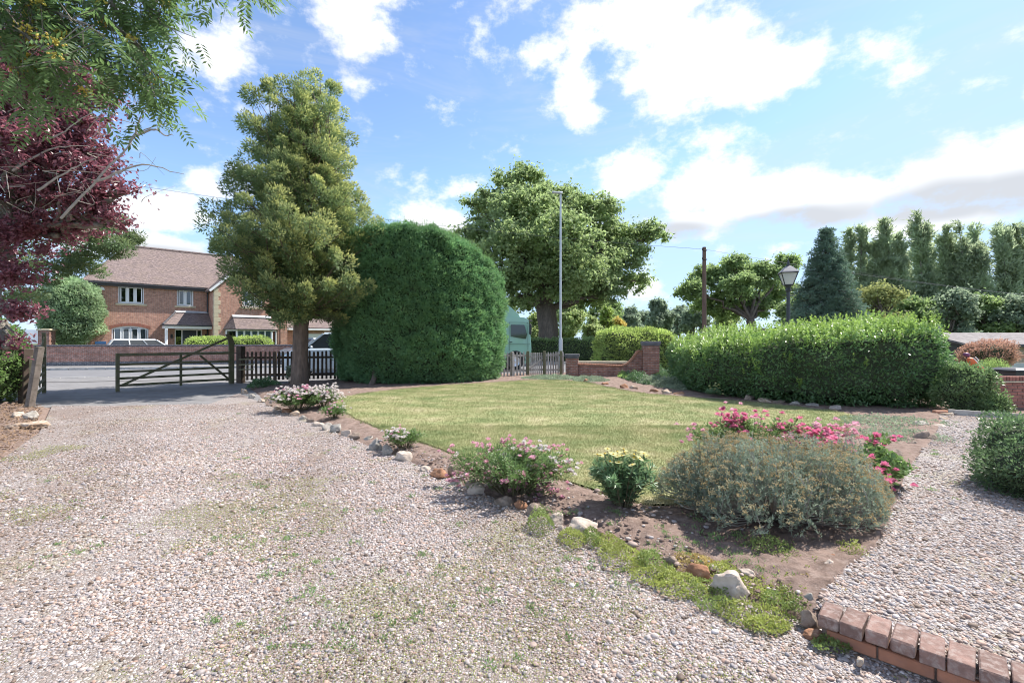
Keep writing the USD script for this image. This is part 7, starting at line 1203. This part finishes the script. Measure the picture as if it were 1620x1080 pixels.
r = np.random.default_rng(290); c = G(1128, 627, .05); t = thing('flowering_plant', 'small pale yellow flowering plant in the back border before the laurel', 'flower', c); S = stems_of(r, c, 30, 0.22, 1.0, 0.25); part('foliage', leaves_on(r, S, 30, 0.05, 0.018), m_daisy, t); [part('bloom', bl, m_dp, t) for bl in bloom(r, c + [0, -0.05, 0.25], 9, 0.04) + bloom(r, c + [0.1, 0, 0.22], 7, 0.04)]
r = np.random.default_rng(291); c = G(457, 607, .05); t = thing('climbing_plant', 'young leafy plant growing against the picket fence left of the conifer trunk', 'plant', c); S = stems_of(r, c, 7, 0.16, 1.0, 0.8); part('foliage', leaves_on(r, S, 26, 0.10, 0.07), m_gc, t); mb = MB(); [mb.add(*tube(s, 0.006, 4, False)) for s in S]; part('stems', mb, m_stem, t)

# leafy shrubs at right
def leafy(name, label, c, rx, ry, rz, m, n, leaf, w, seed, lump=0.35, core=True, cat='shrub', tipfun=None, depth=0.12, stems=None):
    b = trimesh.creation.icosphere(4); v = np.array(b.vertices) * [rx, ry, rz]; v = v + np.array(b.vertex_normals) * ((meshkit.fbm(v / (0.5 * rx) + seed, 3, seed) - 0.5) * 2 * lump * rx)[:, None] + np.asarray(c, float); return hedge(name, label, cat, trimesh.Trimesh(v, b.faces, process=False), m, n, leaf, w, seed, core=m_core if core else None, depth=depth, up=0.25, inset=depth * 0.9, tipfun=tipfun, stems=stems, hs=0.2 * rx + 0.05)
m_cot = leafmat('cotoneaster_leaves', [(0, (0.060, 0.095, 0.035)), (0.5, (0.095, 0.14, 0.05)), (0.85, (0.15, 0.20, 0.07)), (1, (0.28, 0.31, 0.16))], 0.3, 0.35, 0.4, nscale=3); m_box = leafmat('right_shrub_leaves', [(0, (0.045, 0.075, 0.03)), (0.6, (0.075, 0.115, 0.045)), (0.92, (0.12, 0.16, 0.06)), (1, (0.30, 0.27, 0.06))], 0.25, 0.35, 0.4, nscale=5)
leafy('wall_shrub', 'light green shrub sprawling in front of the right brick wall', (10.55, 10.98, 0.46), 0.72, 0.28, 0.64, m_cot, 7000, 0.06, 0.032, 301, 0.35)
leafy('wall_shrub', 'low bright green shrub reaching right along the foot of the brick wall', (11.02, 10.88, 0.14), 0.46, 0.2, 0.28, m_cot, 3600, 0.055, 0.03, 302, 0.35)
leafy('corner_shrub', 'dark leafy shrub with yellow tinged tips at the right edge of the picture', (5.62, 4.75, 0.38), 0.68, 0.85, 0.52, m_box, 20000, 0.034, 0.018, 303, 0.3, depth=0.10)
m_br = leafmat('bronze_acer_leaves', [(0, (0.15, 0.085, 0.06)), (0.6, (0.24, 0.15, 0.10)), (1, (0.33, 0.24, 0.15))], 0.3, 0.6, 0.2); m_ga = leafmat('green_acer_leaves', [(0, (0.10, 0.14, 0.04)), (1, (0.21, 0.25, 0.08))], 0.3, 0.6, 0.2)
c = at(1562, 563, 17.0); leafy('acer', 'bronze domed acer beyond the right brick wall', (c[0], c[1], c[2]), 0.78, 0.7, 0.5, m_br, 7000, 0.07, 0.03, 304, 0.3); c = at(1563, 588, 14.5); leafy('acer', 'low green weeping acer just behind the right brick wall', (c[0], c[1], c[2]), 0.5, 0.45, 0.28, m_ga, 6000, 0.06, 0.02, 305, 0.2)

# left edge: hawthorn like shrub, purple leaved plum, dark conifer, overhanging rowan
m_haw = leafmat('hawthorn_leaves', [(0, (0.065, 0.11, 0.028)), (0.6, (0.11, 0.165, 0.036)), (1, (0.21, 0.26, 0.06))], 0.35, 0.4, 0.35)
c = at(-24, 572, 12.4); leafy('hedge_shrub', 'bright green leafy shrub behind the leaning post at the left edge', c, 0.72, 0.9, 1.25, m_haw, 9000, 0.075, 0.045, 311, 0.25)
m_plum = leafmat('purple_plum_leaves', [(0, (0.062, 0.020, 0.027)), (0.5, (0.13, 0.032, 0.043)), (0.85, (0.22, 0.046, 0.052)), (1, (0.31, 0.07, 0.058))], 0.40, 0.34, 0.6, nscale=2, namt=0.2, tboost=2.0)
PY = 7.6; pbase = np.array([-10.4, 8.6, 0.0]); pl = [blob(u, v, ru, rv, dy, PY, pbase) for u, v, ru, rv, dy in [(20, 160, 70, 60, 0), (80, 200, 70, 50, 0.3), (30, 250, 80, 60, -0.2), (110, 250, 60, 45, 0), (150, 215, 38, 30, 0.2), (150, 280, 48, 26, 0), (60, 320, 80, 45, 0.2), (120, 330, 50, 28, 0), (175, 312, 34, 14, 0), (198, 300, 20, 10, 0.1), (185, 345, 26, 9, 0), (160, 350, 30, 18, 0), (20, 390, 60, 45, 0), (90, 365, 50, 24, 0.2), (-60, 220, 120, 120, 0.4), (-90, 400, 90, 90, 0.3), (30, 70, 60, 50, 0.3), (110, 130, 50, 40, 0.3), (60, 105, 60, 40, 0.4), (140, 160, 40, 30, 0.3), (20, 115, 60, 40, 0.2), (20, 500, 30, 18, -0.2), (45, 495, 24, 10, -0.2), (10, 545, 22, 16, -0.2), (30, 440, 40, 24, -0.2)]]
broadleaf('plum_tree', 'purple leaved plum tree filling the left edge', pbase, pl, ([(0, 0, -0.2), (0.1, 0, 1.2), (0.5, -0.1, 2.4), (1.1, -0.2, 3.3)], [0.2, 0.16, 0.14, 0.12]), m_plum, m_bark_p, 321, nleaf=52000, leaf=0.072, sub=0.26, flat=0.7, fill=0.9)
r = np.random.default_rng(322); mb = MB()
for q in ([(95, 345), (150, 290), (195, 240), (225, 208), (275, 192)], [(205, 228), (222, 190), (232, 172)], [(215, 216), (245, 205), (262, 215), (275, 212)], [(60, 300), (110, 270), (160, 245)], [(150, 288), (220, 262), (290, 276)], [(40, 230), (90, 215), (150, 175)], [(20, 270), (80, 235), (140, 230)]): P = np.array([at(u, v, 7.1) for u, v in q]); mb.add(*tube(smooth_line(P, 14) + r.normal(0, 0.008, (14, 3)), np.linspace(0.020, 0.004, 14), 5, False))
for _ in range(60): u, v = r.uniform(-10, 230), r.uniform(150, 330); p = at(u, v, 6.9 + r.uniform(-0.3, 0.5)); mb.add(*tube(smooth_line([p, p + r.normal(0, 0.12, 3) + [0.12, 0, 0.05], p + r.normal(0, 0.16, 3) + [0.30, 0, 0.06]], 8), np.linspace(0.006, 0.002, 8), 3, False))
bt_ = part('bare_branches', mb, m_twig, T('/World/plum_tree', pbase))
m_dk = leafmat('dark_evergreen_sprays', [(0, (0.040, 0.068, 0.026)), (0.6, (0.064, 0.10, 0.034)), (1, (0.11, 0.15, 0.055))], 0.25, 0.5, 0.25, tint='tip', tcol=(0.22, 0.26, 0.09)); r = np.random.default_rng(331); kb_ = np.array([-14.6, 11.4, 0.0]); t = thing('dark_conifer', 'dark drooping evergreen behind the purple plum at the left edge', 'tree', kb_); wm = MB(); wm.add(*tube([kb_, kb_ + [0, 0, 3], kb_ + [0.1, 0, 6.5]], [0.28, 0.2, 0.05], 10)); C, S = [], []
for u, v, w in [(190, 392, 26), (170, 388, 24), (150, 405, 30), (130, 425, 28), (110, 400, 34), (80, 425, 30), (150, 370, 22), (120, 375, 30), (50, 470, 34), (30, 440, 40), (40, 400, 40), (10, 470, 40), (0, 420, 50), (60, 360, 40), (20, 340, 50), (-40, 400, 60), (-30, 330, 60), (205, 378, 12), (175, 352, 16), (-20, 250, 60), (30, 200, 40), (-40, 150, 50), (5, 230, 18)]:
    c = at(u, v, 11.2 + r.uniform(-0.4, 0.6)); k = 11.2 / F; wm.add(*tube(limb([kb_[0], kb_[1], c[2] + 0.2], c, r, 0.0, 6, 0.04), np.linspace(0.04, 0.01, 6), 4, False))
    for _ in range(9): C.append(c + r.normal(0, 0.5, 3) * w * k * [1, 1, 0.7]); S.append(r.uniform(0.14, 0.26))
C, S = np.array(C), np.array(S); v, f, tip = puffs(r, C, S, 190, 0.075, 0.022, flat=0.5, up=-0.1); part('trunk', wm, m_bark_c, t, smooth=True); part('crown', (v, f), m_dk, t, pv={'tip': tip * 0.7})

m_row = leafmat('rowan_leaves', [(0, (0.034, 0.058, 0.018)), (0.5, (0.056, 0.088, 0.025)), (1, (0.105, 0.14, 0.04))], 0.42, 0.5, 0.25, nscale=3, tboost=1.8); m_ber = plain('unripe_berries', (0.42, 0.36, 0.06), 0.4, 0.25, 30.0, second=(0.50, 0.26, 0.05), amount=0.4)
r = np.random.default_rng(341); rb = np.array([-4.6, 1.6, 0.0]); t = thing('rowan_tree', 'rowan boughs with feathery leaves and unripe berries overhanging the top left corner', 'tree', rb); wm = MB(); wm.add(*tube([rb + [0, 0, -0.2], rb + [0.05, 0, 1.5], rb + [0.2, 0.1, 3.2], rb + [0.6, 0.3, 4.4]], [0.16, 0.13, 0.11, 0.08], 12)); crown = rb + [0.35, 0.2, 3.7]
BR = [([(-90, -90), (60, -10), (180, 60), (270, 110), (310, 165)], 2.5), ([(-90, 40), (60, 70), (150, 110), (230, 150)], 2.45), ([(60, -110), (190, -40), (270, 30), (315, 75)], 2.6), ([(260, -140), (370, -70), (430, -35), (462, -6)], 2.6), ([(-90, 90), (20, 110), (90, 140), (150, 165)], 2.35), ([(-60, -40), (70, 30), (160, 20), (250, 40)], 2.7), ([(120, -80), (220, 40), (270, 120), (305, 190)], 2.55), ([(-90, 10), (40, 40), (110, 80), (190, 95)], 2.2), ([(-90, -60), (20, 0), (60, 60), (90, 100)], 2.4), ([(100, -110), (190, -50), (310, -20), (345, 15)], 2.8), ([(-60, 150), (0, 150), (40, 170), (70, 195)], 2.3), ([(180, -110), (270, -60), (315, 0), (310, 45)], 2.5)]
P_, D_, N_, L_ = [], [], [], []; berries = []
def pinnate(p, d, up):
    """A feather leaf: paired leaflets along a midrib."""
    s = unit(np.cross(d, up)); u_ = np.cross(s, d); Lf = r.uniform(0.12, 0.165); k = 6
    for i in range(k):
        q = 0.25 + 0.70 * i / (k - 1); c = p + d * Lf * q - u_ * 0.02 * q * q
        for sg in (-1, 1): P_.append(c); D_.append(unit(s * sg + d * 0.62 - u_ * 0.12 + 0.1 * r.normal(size=3))); N_.append(unit(u_ + 0.25 * r.normal(size=3))); L_.append(0.047 * (1 - 0.25 * abs(q - 0.55)) * r.uniform(0.85, 1.15))
    P_.append(p + d * Lf - u_ * 0.02); D_.append(d); N_.append(u_); L_.append(0.045)
for pts, Y in BR:
    W = smooth_line(np.array([at(u - 24 - 0.12 * max(u, 0), v - 40 - 50 * (1 - min(1, max(0, u / 260))), Y + 0.12 * r.normal()) for u, v in pts]), 26); root = np.vstack([crown, W[:1]]); wm.add(*tube(limb(crown, W[0], r, 0.03, 6, 0.03), np.linspace(0.035, 0.016, 6), 6, False)); wm.add(*tube(W, np.linspace(0.016, 0.004, 26), 6, False))
    for i in range(3, 26):
        for _ in range(int(r.integers(2, 4))):
            q = W[i] + r.normal(0, 0.01, 3); dirn = unit(unit(W[min(i + 1, 25)] - W[i - 1]) * 0.6 + r.normal(0, 0.75, 3) * [1, 0.8, 0.8] + [0.1, 0, -0.25]); tw = q + dirn * r.uniform(0.02, 0.24); wm.add(*tube([q, tw], [0.003, 0.0015], 3, False))
            for _ in range(int(r.integers(1, 3))): pinnate(tw, unit(dirn + r.normal(0, 0.55, 3) + [0, 0, -0.35]), unit(np.array([0, -0.2, 1.0]) + 0.5 * r.normal(size=3)))
        if r.uniform() < 0.2: berries.append(W[i] + r.normal(0, 0.05, 3) + [0, 0, -0.04])
n = len(P_); part('trunk', wm, m_bark_p, t, smooth=True); L_ = np.array(L_); part('crown', blades(np.array(P_), np.array(D_), np.array(N_), L_, L_ * 0.29, 0.12), m_row, t); print('rowan leaflets', n)
bs = trimesh.creation.icosphere(1)
for c in berries:
    k = 34; C_ = c + r.normal(0, 1, (k, 3)) * [0.017, 0.017, 0.008]; vv = (C_[:, None] + np.array(bs.vertices)[None] * r.uniform(0.0042, 0.0058, k)[:, None, None]).reshape(-1, 3); ff = (np.arange(k)[:, None, None] * len(bs.vertices) + np.array(bs.faces)[None]).reshape(-1, 3); part('berry_cluster', (vv, ff), m_ber, t, smooth=True)

# woodchips and litter of the left bed, weeds in the gravel, pebbles strewn on the soil
r = np.random.default_rng(401); m_chip = plain('bark_chips', (0.26, 0.17, 0.105), 0.9, 0.3, 20.0, isl=0.45); LB = Polygon([G(u, v)[:2] for u, v in [(-60, 655), (10, 642), (66, 645), (60, 690), (30, 708), (0, 730), (-60, 745)]]); p = scatter(r, LB, 0.05); k = len(p); D = unit(np.column_stack([r.normal(size=k), r.normal(size=k), r.normal(0, 0.35, k)])); structure('bark_chips', blades(np.column_stack([p, 0.055 + r.uniform(0, 0.03, k)]), D, unit(np.array([0, 0, 1.0]) + 0.4 * r.normal(size=(k, 3))), r.uniform(0.03, 0.09, k), r.uniform(0.012, 0.03, k)), m_chip, 'brown bark chips and dead leaves in the left bed', 'bark chips', kind='stuff')
bed = DRIVE.buffer(0.9).difference(DRIVE).difference(LAWN).difference(PATH); zs_ = 0.05
sp = scatter(r, Polygon([G(u, v)[:2] for u, v in [(690, 716), (850, 760), (1000, 800), (1060, 815), (1180, 850), (1330, 850), (1400, 800), (1405, 840), (1340, 925), (1290, 975), (1150, 925), (950, 845), (760, 772), (600, 700)]]).buffer(0.05).union(Polygon([G(u, v)[:2] for u, v in [(1345, 665), (1478, 662), (1450, 712), (1428, 750), (1405, 800), (1350, 740)]])), 0.062); sp = sp[~shapely.contains_xy(DRIVE, sp[:, 0], sp[:, 1]) & ~shapely.contains_xy(LAWN, sp[:, 0], sp[:, 1])]; k = len(sp)
instancer('soil_clods', protos[:7], [m_soil, m_soil, peb_mats[1], m_soil, peb_mats[3], m_soil, peb_mats[2]], np.column_stack([sp, 0.05 + r.uniform(-0.02, 0.008, k)]), zrot(r, k), r.lognormal(-3.75, 0.5, k)[:, None] * np.ones(3), r.integers(0, 7, k), 'clods and small stones lying on the near soil bed', 'soil clods', smooth=True)
m_weed = leafmat('gravel_weeds', [(0, (0.06, 0.10, 0.03)), (0.6, (0.11, 0.15, 0.045)), (1, (0.21, 0.20, 0.08))], 0.3, 0.5, 0.25); V, Fc, nn_ = [], [], 0; W_ = []
for u0, v0, su, sv, cnt in [(440, 850, 60, 70, 26), (480, 990, 90, 60, 16), (520, 930, 120, 80, 18), (720, 860, 150, 60, 18), (830, 960, 160, 70, 16), (360, 720, 60, 40, 12), (600, 760, 90, 50, 12), (130, 850, 90, 90, 10), (1500, 750, 70, 60, 14), (1450, 690, 50, 20, 10), (950, 900, 80, 40, 14), (650, 1000, 200, 60, 10), (960, 830, 50, 22, 16), (1080, 862, 70, 26, 20), (1150, 890, 90, 26, 24), (1300, 905, 50, 24, 14), (700, 726, 50, 14, 8), (1400, 720, 40, 30, 16)]:
    for _ in range(cnt): W_.append(G(u0 + su * r.normal() * 0.7, max(655, v0 + sv * r.normal() * 0.6)))
for w in W_:
    if shapely.contains_xy(LAWN, w[0], w[1]): continue
    z = 0.055 if not (shapely.contains_xy(DRIVE, w[0], w[1]) or shapely.contains_xy(PATH, w[0], w[1])) else PATHZ if shapely.contains_xy(PATH, w[0], w[1]) else 0; k = int(r.integers(8, 40)); s = r.uniform(0.012, 0.045); P = np.column_stack([w[0] + r.normal(0, s * 0.8, k), w[1] + r.normal(0, s * 0.8, k), np.full(k, z + 0.008)]); D = unit(np.column_stack([r.normal(0, 0.7, k), r.normal(0, 0.7, k), np.ones(k)])); v, f = blades(P, D, rand_dirs(r, k), s * r.uniform(0.4, 1.0, k), 0.007); V.append(v); Fc.append(f + nn_); nn_ += len(v)
m_moss = leafmat('gravel_moss', [(0, (0.10, 0.11, 0.03)), (0.6, (0.17, 0.165, 0.05)), (1, (0.23, 0.20, 0.075))], 0.2, 0.8, 0.1, nscale=4)
q_ = np.vstack([scatter(r, DRIVE, 0.030, 2.0, 7.5)]); mo = meshkit.fbm(np.column_stack([q_ * 1.3, 0 * q_[:, 0]]), 4, 77) + 0.16 * np.exp(-((q_[:, 0] - 0.35 - 0.05 * q_[:, 1]) / 0.9) ** 2); q_ = q_[(mo + 0.05 * r.normal(size=len(q_))) > 0.675]; k = len(q_) * 5; P = np.repeat(np.column_stack([q_, np.full(len(q_), 0.009)]), 5, 0) + r.normal(0, 1, (k, 3)) * [0.009, 0.009, 0.002]; D = unit(r.normal(size=(k, 3)) * [1, 1, 0.4] + [0, 0, 0.45]); structure('moss', blades(P, D, rand_dirs(r, k), r.uniform(0.006, 0.014, k), 0.006), m_moss, 'yellow green moss between the stones of the drive', 'moss', kind='stuff')
structure('weeds', (np.vstack(V), np.vstack(Fc)), m_weed, 'little weeds sprouting through the gravel', 'weeds', kind='stuff')
